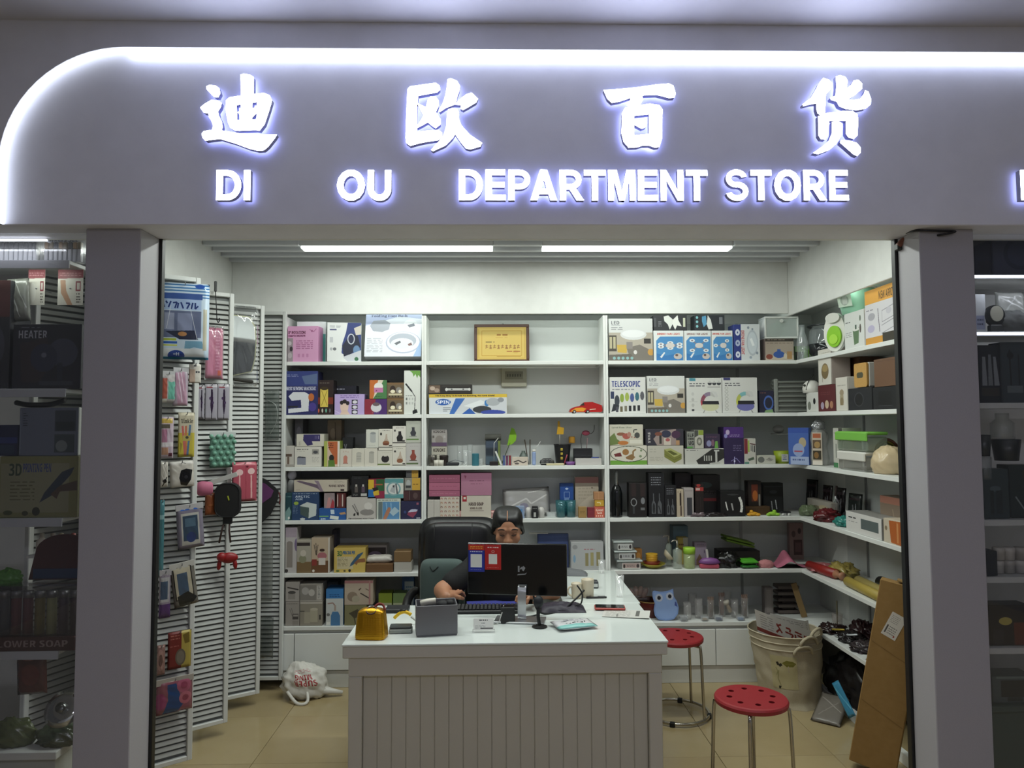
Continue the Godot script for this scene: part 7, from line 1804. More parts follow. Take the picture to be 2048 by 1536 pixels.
	var bd := solo("wooden_board","slanted tan wooden spatula board leaning in the corner","board",bx(-0.02,0,-0.004,0.02,0.24,0.004,0.002),mat("8a7048",0.7),Vector3(X6.call(1612,4.95),y6,-4.97))
	bd.rotation_degrees.z = 17
func pr_label(parent: Node3D,p: Vector3,w: float,h: float,ops: Array,base := "c4c4be",n := "label") -> void:
	var pr := print_face(w / 4.9 * FOCAL,h / 4.9 * FOCAL,base,ops)
	var o := put(parent,n,carton_mesh(Vector3(w,h,0.001),pr),pr.page.mat)
	o.position = p - Vector3(0,h / 2,0)

# ---------- side shelves, seen at a slant ----------
# a carton whose front faces the room (towards -x): px, py give the middle of its front base edge on the shelf front plane x
func side_box(key: String,label: String,z0: float,z1: float,base,h: float,front: String,ops := [],o := {}) -> MeshInstance3D:
	var y0: float = SH[base] if base is int else top_of[base]
	y0 += 0.0006
	var wid := absf(z1 - z0)
	var dep: float = o.get("depth",0.12)
	var pr := print_face(wid / 4.2 * FOCAL,h / 4.2 * FOCAL,front,ops,o.get("side",""))
	var m := put(self,o.get("name","product_box"),carton_mesh(Vector3(wid,h,dep),pr),pr.page.mat)
	m.position = Vector3(o.get("x",2.055) + dep / 2,y0,-(z0 + z1) / 2)
	m.rotation_degrees.y = -90 + o.get("turn",0.0)
	meta(m,label,o.get("cat","box"),"boxed goods on the side shelves")
	top_of[key] = y0 + h
	return m
func zx(px: float, py: float, x := 2.055) -> float:       # distance along the side shelf of a pixel column
	return -on_x(px,py,x).z
func side_shelf_goods() -> void:
	# top shelf
	var y: float = SH[5] + 0.0006
	var t := thing("salad_spinner","large black and clear salad spinner at the shelf corner","salad spinner",Vector3(2.22,y,-zx(1652,700,2.22)))
	put(t,"black_bowl",lathe(S(true),[[0,0],[0.075,0],[0.105,0.04],[0.108,0.1],[0.105,0.1],[0.1,0.04],[0.07,0.006],[0,0.006]],28),mat("15171a",0.15))
	put(t,"clear_cover",lathe(S(true),[[0.108,0.1],[0.105,0.19],[0.075,0.225],[0.03,0.235],[0,0.236]],28),film("c8d0d4",0.22,0.04))
	put(t,"lid_rim",tube(S(true),range(28).map(func(i): return Vector3(cos(TAU * i / 28) * 0.112,0.222,sin(TAU * i / 28) * 0.112)),0.006,6,true),mat("1a1c20",0.2))
	carton("gp","low green and white packet at the corner of the top shelf",[1590,692,1618],5,4.95,0.1,"9ab88a",[["r",0,40,60,100,"26282a"],["g",[66,10,100,30,100,100,60,100],"7ab03c"]])
	t = thing("glass_carafe","clear glass carafe at the shelf corner","carafe",Vector3(2.075,y,-4.85))
	put(t,"glass_body",lathe(S(true),[[0,0],[0.036,0],[0.038,0.12],[0.018,0.19],[0.02,0.23],[0.018,0.23],[0.016,0.19],[0.035,0.12],[0.033,0.006],[0,0.006]],18),film("d0d8d8",0.2,0.05))
	put(t,"collar",tube(S(true),range(16).map(func(i): return Vector3(cos(TAU * i / 16) * 0.02,0.23,sin(TAU * i / 16) * 0.02)),0.003,6,true),mat("8a9092",0.3))
	# scale with a lime bowl, hung facing the room
	var zz := zx(1672,690)
	t = thing("measuring_scoop","white oval dish rack with a lime green oval bowl","dish rack",Vector3(2.06,y,-zz),-64)
	t.rotation_degrees.z = 0
	put(t,"white_back",prism(S(),oval(0,0.118,0.075,0.118,28),0,0.02),mat("dcdcd4",0.35))
	put(t,"top_knob",prism(S(),oval(0,0.205,0.05,0.03,20),0.02,0.035),mat("d0d0c8",0.35))
	put(t,"lime_bowl",prism(S(),oval(0.005,0.092,0.05,0.065,28),0.02,0.032),mat("86c21e",0.35))
	put(t,"bowl_hollow",prism(S(),oval(0.005,0.075,0.03,0.03,20),0.032,0.036),mat("a4d640",0.35))
	side_box("gs","white carton with a green garbage bin picture",zx(1690,690),zx(1730,690),5,0.21,"d6d8d4",[["g",[42,50,74,46,70,88,48,92],"5f7a58"],["e",58,50,17,5,"dcdcd6"],["r",54,38,62,50,"4a6050"],["n",6,24,30,30,1,"5a5c5a"],["n",6,54,38,70,3,"9a9c98"],["e",80,50,4,12,"4a4038"],["e",80,22,4,8,"6a7468"]])
	t = thing("mint_tub","mint green tub with a picture sleeve on the bin carton","tub",Vector3(2.13,top_of["gs"] + 0.0006,-zx(1712,620,2.13)))
	put(t,"tub",lathe(S(true),[[0,0],[0.075,0],[0.11,0.15],[0.106,0.15],[0.07,0.006],[0,0.006]],28),mat("9ad0b4",0.4))
	put(t,"rim",tube(S(true),range(28).map(func(i): return Vector3(cos(TAU * i / 28) * 0.112,0.15,sin(TAU * i / 28) * 0.112)),0.007,6,true),mat("dfe8e0",0.4))
	var pr := print_face(30,26,"c4d4c4",[["e",50,56,30,34,"9aa89c"],["r",36,30,70,84,"b8c0b8"]])
	var lb := put(t,"sleeve",carton_mesh(Vector3(0.09,0.085,0.002),pr),pr.page.mat)
	lb.transform = Transform3D(Basis(Vector3.UP,deg_to_rad(-62)) * Basis(Vector3.RIGHT,0.23),Vector3(-0.083,0.04,0.044))
	side_box("na","large orange and white carton with wire dish racks",zx(1732,690),3.63,5,0.30,"d4d2d6",[["r",0,0,100,26,"e0a445"],["t","NEW ARRIVAL",44,8,98,22,"4a3418"],["r",0,88,52,100,"d0963c"],["r",52,84,100,100,"3a3428"],["l",[40,38,44,80],2,"5a5660"],["l",[52,44,94,36,94,56,52,64,52,44],1.2,"8a8890"],["l",[50,70,96,60,96,74,50,84],1.2,"8a8890"],["e",20,50,11,7,"a8a6ae"],["e",18,72,11,7,"b8b2cc"],["n",4,36,26,40,1,"8a8890"],["e",72,46,8,6,"c4c2ca"]],{"side": "d89a3c"})
	# second shelf
	y = SH[4] + 0.0006
	t = thing("rice_jar","round white jar with a black twig handle on a small white box","jar",Vector3(2.1,SH[4] + 0.128,-zx(1624,810,2.1)))
	side_box("rw","small white carton with a round black window",zx(1612,820),zx(1636,820),4,0.127,"d0d0ca",[["e",66,46,10,16,"1c1c1e"],["e",24,68,14,22,"7a7e74"]],{"depth": 0.1,"x": 2.06})
	put(t,"pot",lathe(S(true),[[0,0],[0.055,0],[0.058,0.03],[0.05,0.06],[0.03,0.08],[0,0.085]],22),mat("d6d4cc",0.35))
	put(t,"twig",tube(S(true),smooth_path([Vector3(-0.05,0.02,0.03),Vector3(-0.035,0.07,0.03),Vector3(-0.01,0.1,0.02),Vector3(0.01,0.12,0.01)]),0.003,6),mat("2a2a24",0.5))
	put(t,"berry",blob(S(true),Vector3(-0.056,0.05,0.02),Vector3(0.008,0.008,0.008)),mat("3a3c34",0.5))
	side_box("mr","maroon carton with three pale birds",zx(1637,818),zx(1672,818),4,0.165,"5a2226",[["e",24,78,10,14,"a89ab0"],["e",50,74,11,16,"c0aa90"],["e",76,76,9,14,"a8785c"],["n",16,26,70,40,2,"7a4044"]],{"side": "8a7c74"})
	side_box("wp","tall white carton with a brown basket picture, stacked on the maroon one",zx(1638,790),zx(1664,790),"mr",0.225,"d2cec4",[["e",52,62,28,22,"7a6848"],["e",52,54,22,10,"a08a5c"],["l",[34,70,30,92],1.6,"6a5638"],["n",30,8,90,14,1,"a8a49a"]],{"side": "a89c94"})
	side_box("wq","slim white carton with a nutcracker figure",zx(1673,818),zx(1696,818),4,0.2,"cfcac0",[["e",50,46,18,10,"9a8a70"],["r",34,54,66,84,"a4977c"],["e",50,72,16,12,"8a7a5c"],["n",14,22,86,28,1,"9a958c"]])
	side_box("kt","tall brown corrugated carton at the back of the side shelf",zx(1676,790,2.2),zx(1720,790,2.2),4,0.33,"5c4030",[],{"x": 2.2,"depth": 0.13})
	t = thing("tissue_box","bamboo-fronted tissue box with a rounded slot","tissue box",Vector3(2.06,SH[4] + 0.128,-zx(1722,790)),-90)
	side_box("bx1","black speaker box with a round opening",zx(1697,817),zx(1745,817),4,0.1265,"1d1e22",[["e",46,52,20,32,"3a3c40"],["e",46,52,17,28,"0c0c0e"]],{"depth": 0.16})
	side_box("bx2","black speaker box with a square opening",zx(1747,816),3.64,4,0.12,"17181b",[["r",20,20,70,84,"0b0b0d"],["l",[20,84,70,84],1,"3a3c40"]],{"depth": 0.16})
	put(t,"body",box(S(),Vector3(0,0.07,-0.07),Vector3(0.145,0.138,0.13),0.006),mat("bdbab2",0.5))
	put(t,"bamboo_face",prism(S(),round_rect(0.142,0.136,0.014),-0.005,0.006,Transform3D(Basis.IDENTITY,Vector3(0,0.07,0))),grain("b48a48","c09858",8.0,0.5,0.05))
	put(t,"slot",prism(S(),round_rect(0.07,0.032,0.014),0.006,0.0066,Transform3D(Basis.IDENTITY,Vector3(-0.004,0.07,0))),mat("4c4a36",0.6))
	side_box("kc","brown carton with an open flap on the black boxes",zx(1750,800),3.66,"bx2",0.15,"6a4c36",[["l",[0,8,100,10],1,"5a4030"]],{"depth": 0.14,"side": "5c4230"})
	# third shelf
	y = SH[3] + 0.0006
	side_box("bl","blue picture carton standing in the shelf corner",4.86,4.72,3,0.245,"3c5aa0",[["r",0,0,100,14,"2c4a98"],["e",70,40,18,14,"a89a7c"],["e",50,60,28,18,"8a9ac0"],["r",10,78,100,100,"9aa8c8"],["r",30,62,70,66,"a04a5a"],["n",20,82,80,92,1,"4a5a8a"]],{"turn": 42.0,"x": 1.995,"depth": 0.04})
	t = thing("bottle_pack","clear plastic water jug with a silver cap and a picture strip","jug",Vector3(2.12,y,-zx(1639,920,2.12)))
	put(t,"jug_body",lathe(S(true),[[0,0],[0.06,0],[0.062,0.05],[0.052,0.12],[0.06,0.17],[0.055,0.21],[0.03,0.24],[0,0.24]],22),film("b4b4b0",0.45,0.12))
	put(t,"cap_wrap",heap_mesh(0.08,0.06,0.08,3,0.3),mat("b4b6b8",0.25,0.6)).position = Vector3(0,0.235,0)
	pr = print_face(22,66,"c4b8a8",[["r",10,4,90,18,"b0684c"],["r",8,24,92,50,"6a5a4a"],["e",50,38,30,10,"a88a5c"],["r",8,56,92,84,"4a4438"],["e",40,70,24,10,"8a6a44"],["r",0,88,100,100,"dcd4c8"]])
	lb = put(t,"picture_strip",carton_mesh(Vector3(0.06,0.21,0.002),pr),pr.page.gloss)
	lb.transform = Transform3D(Basis(Vector3.UP,deg_to_rad(-35)),Vector3(-0.036,0.004,0.052))
	side_box("tg","tall white carton with bottles behind the lidded tubs",zx(1653,920),zx(1671,920),3,0.245,"c0bfb4",[["r",60,0,100,100,"4a4a42"],["r",64,20,76,80,"7a8470"],["r",82,16,94,80,"6a7a6a"],["r",26,40,40,76,"8a8e84"],["n",8,10,50,16,1,"8a8a80"],["r",0,88,50,100,"3f7a4c"]],{"x": 2.1})
	for q in [[1672,1735,0.115,"78b84c","lime green lid, stacked on its twin","9aa894"],[1675,1730,0.0,"d4d2ca","white lid under the green-lidded one","a4a29a"]]:
		var za := zx(q[0],930)
		var zb := zx(q[1],930)
		t = thing("bread_box","clear bread box with a rolled %s" % q[4],"bread box",Vector3(2.06,y + q[2],-(za + zb) / 2),-90,"bread boxes")
		var ww := za - zb
		put(t,"clear_tub",box(S(),Vector3(0,0.042,-0.06),Vector3(ww * 0.95,0.083,0.12),0.008),film(q[5],0.4,0.08))
		put(t,"lid_top",box(S(),Vector3(0,0.102,-0.058),Vector3(ww,0.018,0.125),0.007),mat(q[3],0.4))
		put(t,"lid_lip",box(S(),Vector3(0,0.083,0.003),Vector3(ww,0.05,0.012),0.005),mat(q[3],0.4))
	t = thing("rainbow_arch","small stacking rainbow arch behind the bread boxes","toy",Vector3(2.27,y,-zx(1775,920,2.27)),-78)
	for i in 5:
		var r0 := 0.1 - 0.016 * i
		put(t,"arch",tube(S(true),range(13).map(func(k): return Vector3(cos(PI * k / 12) * r0,0.08 + sin(PI * k / 12) * r0,0)),0.0078,6),mat(["6a3a2c","8a7434","6a7a30","3a3c5a","2a2a40"][i],0.6))
	for s in [-1,1]: put(t,"leg_block",box(S(),Vector3(s * 0.068,0.04,0),Vector3(0.075,0.08,0.016),0.003),mat("4a3c30",0.6))
	solo("bread_bag","cream round loaf-like cushion in shiny clear wrap","wrapped cushion",heap_mesh(0.18,0.15,0.2,14,0.12),mat("c8b492",0.25),Vector3(2.14,y,-zx(1780,945,2.14)))
	# fourth shelf: tools, ribbons, packed goods
	y = SH[2] + 0.0006
	for q in [[1624,0.16,0.05,"black carded tool with a hanging slot, tallest in the corner","232224"],[1655,0.14,0.04,"black carded screwdriver set with red tips","2a2224"],[1682,0.14,0.035,"black carded knife pack next to the chrome whisk","201c1e"],[1710,0.12,0.05,"dark green carded tool with a clear blister","262c2a"]]:
		var ph: float = q[1] + 0.06
		pack("carded_tool",q[3],"tool pack",Vector3(2.27,y + ph / 2,-zx(q[0],1010,2.27)),q[2] * 2.2,ph,0.012,q[4],[["e",50,8,14,4,"0c0c0c"],["l",[40,40,46,90],3,"6a6a6c"],["l",[60,36,64,88],2,"8a8c90"],["r",10,16,90,24,"3a3034"]],Vector3(-6,-70,0),"carded tools",int(q[0]),true)
	t = thing("wire_whisk","chrome balloon whisk leaning against the side panel","whisk",Vector3(2.2,y,-zx(1672,1030,2.2)))
	for i in 6:
		var a := PI * i / 6
		put(t,"wire",tube(S(true),smooth_path([Vector3(0,0.16,0),Vector3(cos(a) * 0.022,0.09,sin(a) * 0.022),Vector3(cos(a) * 0.014,0.02,sin(a) * 0.014),Vector3(0,0.004,0)]),0.0014,5),mat("c4c4c8",0.15,0.9))
	put(t,"handle",tube(S(true),[Vector3(0,0.155,0),Vector3(0.01,0.22,0)],0.007,8),mat("3a2c2c",0.5))
	side_box("gq","pale carton with fruit printed behind the ribbon bags",zx(1604,1030,2.12),zx(1650,1030,2.12),2,0.11,"9a948a",[["e",40,60,24,26,"6a6450"],["e",70,40,20,16,"a89a7c"]],{"x": 2.16,"depth": 0.05})
	for q in [[1618,0.12,0.07,0.1,"5f6a50","olive and clear bag of fittings",0.3],[1655,0.16,0.075,0.16,"5a1c20","dark red shiny bag of ribbons",0.4],[1690,0.12,0.06,0.12,"2a7a70","teal coiled cord bundle",0.35],[1700,0.1,0.05,0.09,"1f5a54","dark teal tangled packet behind the cord bundle",0.45]]:
		solo("ribbon_bag",q[5],"bag",heap_mesh(q[1],q[2],q[3],int(q[0]),q[6]),mat(q[4],0.22),Vector3(2.12 + (0.08 if q[0] == 1700 else 0.0),y,-zx(q[0],1050,2.12)),0,"bagged ribbons and cords")
	side_box("hn","long white carton with a grey window",zx(1693,1075),zx(1764,1075),2,0.115,"d4d2ce",[["r",44,24,92,74,"5a6464"],["n",8,22,30,36,1,"2a2a2c"],["n",8,46,34,52,1,"7a7a78"]],{"depth": 0.13,"side": "8a8884"})
	t = thing("kitchen_roll","dark grey rolled silicone mat lying behind the white carton","mat",Vector3(2.26,y + 0.0305,-zx(1722,1040,2.26)))
	put(t,"roll",tube(S(true),[Vector3(0,0,-0.18),Vector3(0,0,0.18)],0.03,16),mat("34383a",0.6))
	put(t,"band",tube(S(true),[Vector3(0,0,-0.01),Vector3(0,0,0.01)],0.0306,16),mat("5a5e60",0.6))
	side_box("oc","orange and cream carton of dried noodles",zx(1768,1085),3.64,2,0.125,"c8bca8",[["g",[26,6,100,0,100,100,34,96],"b0602c"],["r",62,10,70,92,"c88a54"],["e",12,40,6,10,"8a7a60"]],{"depth": 0.1})
	side_box("pt","taller pink-topped carton of tea bags behind the noodles",zx(1762,1070,2.17),3.66,2,0.22,"8a7868",[["r",0,0,100,18,"b07a68"],["l",[30,30,40,100],3,"a8957c"],["l",[60,30,66,100],3,"6a5c50"]],{"x": 2.17,"depth": 0.1})
	# fifth shelf: rolls and sheets
	y = SH[1] + 0.0006
	t = thing("table_roll","red roll of plastic sheet with clear twisted ends","roll",Vector3(2.1,y + 0.0305,-zx(1645,1150,2.1)),8)
	put(t,"roll",tube(S(true),[Vector3(0,0,-0.15),Vector3(0,0,0.15)],0.03,16),mat("8a2420",0.35))
	put(t,"twisted_end",lathe(S(true),[[0,0],[0.028,0],[0.012,0.03],[0.026,0.06],[0,0.06]],12,Vector3(0,0,0.15),Basis(Vector3.RIGHT,PI / 2)),mat("a8785c",0.2))
	for q in [[1722,0.02,0.028,"a89344","yellow roll of sheet lying on the shelf edge"],[1728,0.085,0.03,"9a8a50","khaki roll of sheet behind the yellow one"]]:
		t = thing("paper_roll",q[4],"roll",Vector3(2.075 + q[1],y + q[2] + 0.0005,-4.14),-2,"rolled sheets")
		put(t,"roll",tube(S(true),[Vector3(0,0,-0.22),Vector3(0,0,0.24)],q[2],18),mat(q[3],0.5))
		put(t,"core",tube(S(true),[Vector3(0,0,-0.223),Vector3(0,0,0.243)],q[2] * 0.5,12),mat("5a4a30",0.8))
	t = thing("dark_roll","dark plastic-wrapped roll at the back of the rolls shelf","roll",Vector3(2.27,y + 0.0355,-4.0))
	put(t,"roll",tube(S(true),[Vector3(0,0,-0.3),Vector3(0,0,0.1)],0.035,14),mat("2a2a2c",0.25))
	put(t,"pale_end",tube(S(true),[Vector3(0,0,0.1),Vector3(0,0,0.3)],0.034,14),mat("b08c74",0.5))
	solo("crinkled_film","crinkled yellowish cellophane heaped between the rolls","cellophane",heap_mesh(0.16,0.08,0.2,61,0.5),mat("9a8a4a",0.2),Vector3(2.2,y,-zx(1692,1150,2.22)))
	pack("bow_packet","flat pink packet with dark window at the shelf corner","packet",Vector3(2.13,y + 0.03,-4.78),0.12,0.16,0.01,"a86468",[["r",20,40,50,60,"4a2a2c"],["l",[60,20,80,70],2,"c08a8c"]],Vector3(-78,-30,0),"",7)
	solo("sequin_bag","silver-speckled clear bag at the back of the shelf corner","bag",heap_mesh(0.09,0.06,0.09,19,0.4),mat("8a8682",0.25,0.3),Vector3(2.24,y,-4.8))
	# lowest side shelf: party goods
	y = SH[0] + 0.0006
	for q in [[2.12,4.62,0.16,0.05,0.14,"2a1c1c","dark brown shiny pouch on the low side shelf"],[2.14,4.42,0.14,0.06,0.14,"231f20","black shiny pouch with silver streaks"],[2.13,4.24,0.15,0.055,0.15,"3a3234","charcoal crinkled packet beside the red toy parts"],[2.13,4.06,0.12,0.05,0.12,"7a1e1c","red toy parts in a clear bag"],[2.25,4.5,0.12,0.1,0.2,"2e1a1c","maroon heap at the back of the low side shelf"],[2.25,4.2,0.12,0.11,0.2,"1c1a1c","black heap at the back of the low side shelf"]]:
		solo("party_pouch",q[6],"pouch",heap_mesh(q[2],q[3],q[4],int(q[1] * 100),0.45),mat(q[5],0.15),Vector3(q[0],y,-q[1]),0,"party goods on the low side shelf")
	t = thing("cocktail_glass","clear glass holding a tall candle among the party goods","glass",Vector3(2.2,y,-4.72))
	put(t,"glass_body",lathe(S(true),[[0,0],[0.03,0],[0.034,0.09],[0.032,0.09],[0.028,0.006],[0,0.006]],18),film("c8b8b0",0.3,0.06))
	put(t,"candle",tube(S(true),[Vector3(0,0.007,0),Vector3(0,0.17,0)],0.005,8),mat("7a7258",0.5))
	for q in [[Vector3(2.09,y + 0.004,-4.52),Vector3(2.12,y + 0.07,-4.3),"c0c4c8","silver paper knife lying across the party pouches"],[Vector3(2.08,y + 0.004,-4.66),Vector3(2.11,y + 0.06,-4.44),"b09a3c","yellow paper fan stick across the party pouches"]]:
		solo("party_stick",q[3],"stick",tube(S(true),[Vector3.ZERO,q[1] - q[0]],0.006,6),mat(q[2],0.3,0.3),q[0] + Vector3(0,0.004,0))
	# bags on the floor under the side shelves
	solo("floor_bag","black refuse sack slumped on the floor under the side shelves","sack",heap_mesh(0.3,0.3,0.55,90,0.3),mat("1a1718",0.3),Vector3(2.2,0.0005,-4.45))
	pack("blue_packet","bright blue flat packet leaning on the black sack","packet",Vector3(1.985,0.14,-4.21),0.05,0.2,0.008,"3f86a8",[["l",[10,10,90,80],2,"62a8c4"]],Vector3(-10,-60,38),"",3)
	pack("clear_sheet","grey clear plastic sheet lying at the foot of the side shelves","plastic sheet",Vector3(1.95,0.052,-4.30),0.16,0.26,0.012,"7a746c",[["l",[10,20,90,60],2,"a09a92"],["l",[20,80,70,30],2,"8f8982"]],Vector3(-70,-40,0),"",12)

# ---------- goods hanging on the louvered panels ----------
# panel k: foot of the free edge and turn, as in louvers(); a hung thing sits in front of the panel face
const PAN := [[-1.527,-3.743,38.0],[-1.517,-4.193,38.0],[-1.478,-4.623,34.0],[-1.40,-4.855,0.0]]
func on_panel(k: int,px: float,py: float,off := 0.03) -> Vector3:
	var q: Array = PAN[k]
	var a := deg_to_rad(q[2])
	var nrm := Vector3(sin(a),0,cos(a))
	var p0 := Vector3(q[0],0,q[1]) + nrm * (0.016 + off)
	var r := ray(px,py)
	return EYE + r * ((p0 - EYE).dot(nrm) / r.dot(nrm))
# a hung packet: pixel box [x0, y0, x1, y1] on panel k
func hung(n: String,label: String,cat: String,k: int,b: Array,base: String,ops: Array,o := {}) -> Node3D:
	var off: float = o.get("off",0.03)
	var a := on_panel(k,b[0],(b[1] + b[3]) / 2.0,off)
	var c := on_panel(k,b[2],(b[1] + b[3]) / 2.0,off)
	var mid := on_panel(k,(b[0] + b[2]) / 2.0,(b[1] + b[3]) / 2.0,off)
	var hh := on_panel(k,(b[0] + b[2]) / 2.0,b[1],off).y - on_panel(k,(b[0] + b[2]) / 2.0,b[3],off).y
	var t := thing(n,label,cat,mid,PAN[k][2] + o.get("turn",0.0),o.get("group","goods hung on the louvered panels"))
	t.rotation_degrees.z = o.get("tip",0.0)
	var w: float = a.distance_to(c)
	var pr := print_face(b[2] - b[0],b[3] - b[1],base,ops)
	var m: Material = pr.page.gloss if o.get("gloss",true) else pr.page.mat
	put(t,o.get("part","pack"),packet_mesh(w,hh,o.get("bulge",0.012),pr,int(b[0])),m)
	put(t,"hook",tube(S(true),[Vector3(0,hh / 2 - 0.008,-off),Vector3(0,hh / 2 - 0.008,0.012),Vector3(0,hh / 2 + 0.004,0.018)],0.0022,6),mat("8a8c8e",0.3,0.8))
	if o.has("header"):
		put(t,"header_card",box(S(),Vector3(0,hh / 2 - 0.008,o.get("bulge",0.012) * 0.4),Vector3(w * 1.04,0.03,0.004),0.001),mat(o.header,0.5))
	if o.has("film"):
		var f := put(t,"clear_bag",packet_mesh(w * 1.1,hh * 1.06,o.get("bulge",0.012) + 0.006,pr,3),film("e4e8ea",0.16,0.08))
	return t
func hung_card(n: String,label: String,cat: String,k: int,b: Array,base: String,ops: Array,o := {}) -> Node3D:
	o.part = "card"
	o.bulge = o.get("bulge",0.003)
	return hung(n,label,cat,k,b,base,ops,o)
func hanging_goods() -> void:
	var stripes := []
	for i in 5: stripes.append(["r",0,2 + i * 4,100,4 + i * 4,"3a6a9c"])
	hung("household_packet","large blue and white packet of range-hood panels with Japanese lettering","packet",0,[322,566,417,719],"b4c4d4",stripes + [["r",0,14,86,22,"2a4a8c"],["e",80,4,10,3,"2a4a90"],["r",4,22,84,36,"9aaed0"],["l",[6,26,9,33],3,"23346c"],["l",[12,25,15,28],3,"23346c"],["l",[22,25,17,33],3,"23346c"],["l",[26,27,34,26,30,34],3,"23346c"],["l",[37,27,35,34],3,"23346c"],["l",[42,26,47,34],3,"23346c"],["l",[52,27,60,27,54,34],3,"23346c"],["l",[66,26,63,34],3,"23346c"],["l",[71,26,71,34,77,30],3,"23346c"],["r",4,37,84,72,"5c6480"],["r",10,40,30,62,"8a90a8"],["r",36,40,66,64,"787f9a"],["g",[12,64,70,62,78,74,40,74],"23283c"],["e",46,67,9,3,"a8784c"],["r",0,73,34,76,"9aa83c"],["r",0,77,36,80,"2f58a0"],["r",0,81,36,83,"b4b84c"],["g",[52,76,86,76,90,86,70,84,50,88],"6a94ac"],["r",0,86,90,96,"c8ccd0"],["e",34,95,17,7,"26408c"],["t","=H",28,91,40,95,"c8d0e0"],["r",0,97,100,100,"26607c"],["l",[60,30,76,74],0.8,"d0d4da"],["l",[22,30,14,60],0.8,"d0d4da"],["r",88,34,96,88,"aaa796"]],{"bulge": 0.016,"turn": -18.0,"off": 0.05})
	hung("face_brush_set","clear bag with red and mint facial brushes","brush set",0,[322,745,352,806],"a8a4a4",[["r",4,20,40,92,"a85848"],["r",46,30,92,88,"6aa898"],["r",4,86,40,98,"c8c4bc"],["e",66,20,22,12,"b4b0b0"]],{"header": "b4b4b6"})
	hung("back_scrub","bag with a tall pink bottle brush","brush",0,[346,738,376,812],"a89aa8",[["g",[12,12,70,6,96,96,30,98],"b08ca0"],["l",[30,10,60,90],2,"cfc0cc"],["l",[50,8,70,60],1,"d8ccd6"]],{"header": "bcbcc0"})
	hung_card("ear_tag","small white carded earphone caps","card",0,[378,728,402,766],"c4bfb6",[["r",0,30,50,100,"b8a090"],["e",62,42,8,5,"2a2c34"],["e",80,42,8,5,"2a2c34"],["e",50,10,12,5,"5a5c60"]],{"gloss": false})
	hung("pill_organizer","long pink pill organiser with an orange latch","organiser",1,[411,655,446,757],"b4607e",[["r",12,8,44,96,"c07090"],["r",52,4,82,92,"a8587a"],["n",56,10,80,86,12,"c07c98"],["r",70,84,90,94,"c04a34"]],{"film": true,"bulge": 0.012})
	t_line(1,[431,575],[434,640],"black carry strap with a clip hung above the pink organiser")
	for i in 3:
		hung_card("feather_pack",["black feather dart card at the panel edge","violet feather dart card with a red mark","dark feather dart card beside the panel post"][i],"card",1,[[396,770,409,838],[410,768,435,840],[435,768,459,840]][i],"9a96a0",[["r",0,0,100,10,"a8a4aa"],["r",12,8,60,12,"8a4a54"],["g",[46,16,60,16,66,60,54,90,42,60],"3a2c44"],["l",[52,14,54,96],1.2,"221c26"],["e",40,40,8,4,"4a3a58"],["e",62,52,8,4,"4a3a58"]],{"group": "feather dart cards"})
	hung("tool_blister","small yellow-topped blister with a lilac tool","blister",0,[321,834,347,916],"b8a8b4",[["r",0,4,90,16,"b49a4c"],["r",0,18,70,28,"5a5448"],["r",10,30,50,62,"a8748c"],["r",0,62,96,72,"cfc8cc"],["r",10,74,60,92,"a8806c"],["r",60,88,90,96,"5a2a3c"]],{"gloss": true})
	hung_card("eyebrow_razor","yellow card with pink, orange and blue eyebrow razors","card",0,[356,825,389,914],"b4a63c",[["r",0,0,100,46,"b8b09a"],["t","Tinkle",16,14,88,24,"3a362c",2],["l",[26,30,44,96],4,"b8605c"],["l",[46,30,48,96],4,"b86a4c"],["l",[72,28,58,96],4,"4a6a8c"],["r",30,52,82,64,"a89a54"],["e",54,56,10,3,"3a382c"],["g",[12,66,26,70,18,90],"8a7c30"]],{"gloss": false})
	for i in 2:
		hung("ear_clip_bag",["white bag with a small black cord at the door post","white bag with a black ear muff"][i],"bag",0,[[320,924,336,974],[340,922,388,974]][i],"bdb8b0",[["r",0,0,100,14,"c4c0ba"],["g",[44,36,66,30,92,36,84,74,66,96,42,90,36,64],"1c1c1e"],["l",[50,6,66,10],1,"3a3836"],["e",64,62,8,7,"2e2e32"]] if i else [["e",56,76,24,8,"2a2826"],["l",[30,96,80,60],2,"1c1c1c"]],{"tip": 3.0 if i else 0.0})
	hung("massage_mat","mint green massage mat with round bumps in a clear bag","mat",1,[420,866,470,935],"5c8474",[],{"bulge": 0.008,"header": "b4bab8","off": 0.03,"gloss": false})
	var mm: Node3D = get_node("massage_mat")
	for r in 6:
		for c in 4:
			put(mm,"bump",blob(S(true),Vector3((-1.5 + c) * 0.036 + (0.009 if r % 2 else -0.009),(2.5 - r) * 0.031,0.006),Vector3(0.0125,0.0125,0.012),10,6),mat("6a9a86",0.45))
	hung_card("dish_brush_card","pink card with two clear-handled brushes","card",1,[464,924,514,1003],"a8505e",[["r",0,4,100,10,"b86a74"],["l",[30,34,32,90],3,"d0a0a0"],["e",30,26,14,8,"d8b4b4"],["l",[76,34,78,92],3,"d4aaa6"],["e",76,24,14,8,"d8b8b6"],["l",[54,8,56,96],1,"8a3a48"],["e",60,12,5,3,"6a2a34"]],{"gloss": true,"off": 0.045})
	# zipped pouches
	var p := on_panel(1,456,1000,0.06)
	var t := thing("neck_pouch","black rounded pouch with a lime mark hanging from a white strap","pouch",p,8)
	put(t,"pouch_body",prism(S(),round_rect(0.135,0.19,0.05,6),-0.02,0.02),mat("101012",0.7))
	put(t,"zip_seam",tube(S(true),Array(round_rect(0.128,0.183,0.048,6)).map(func(v): return Vector3(v.x,v.y,0.021)),0.0022,5,true),mat("1d1d20",0.5))
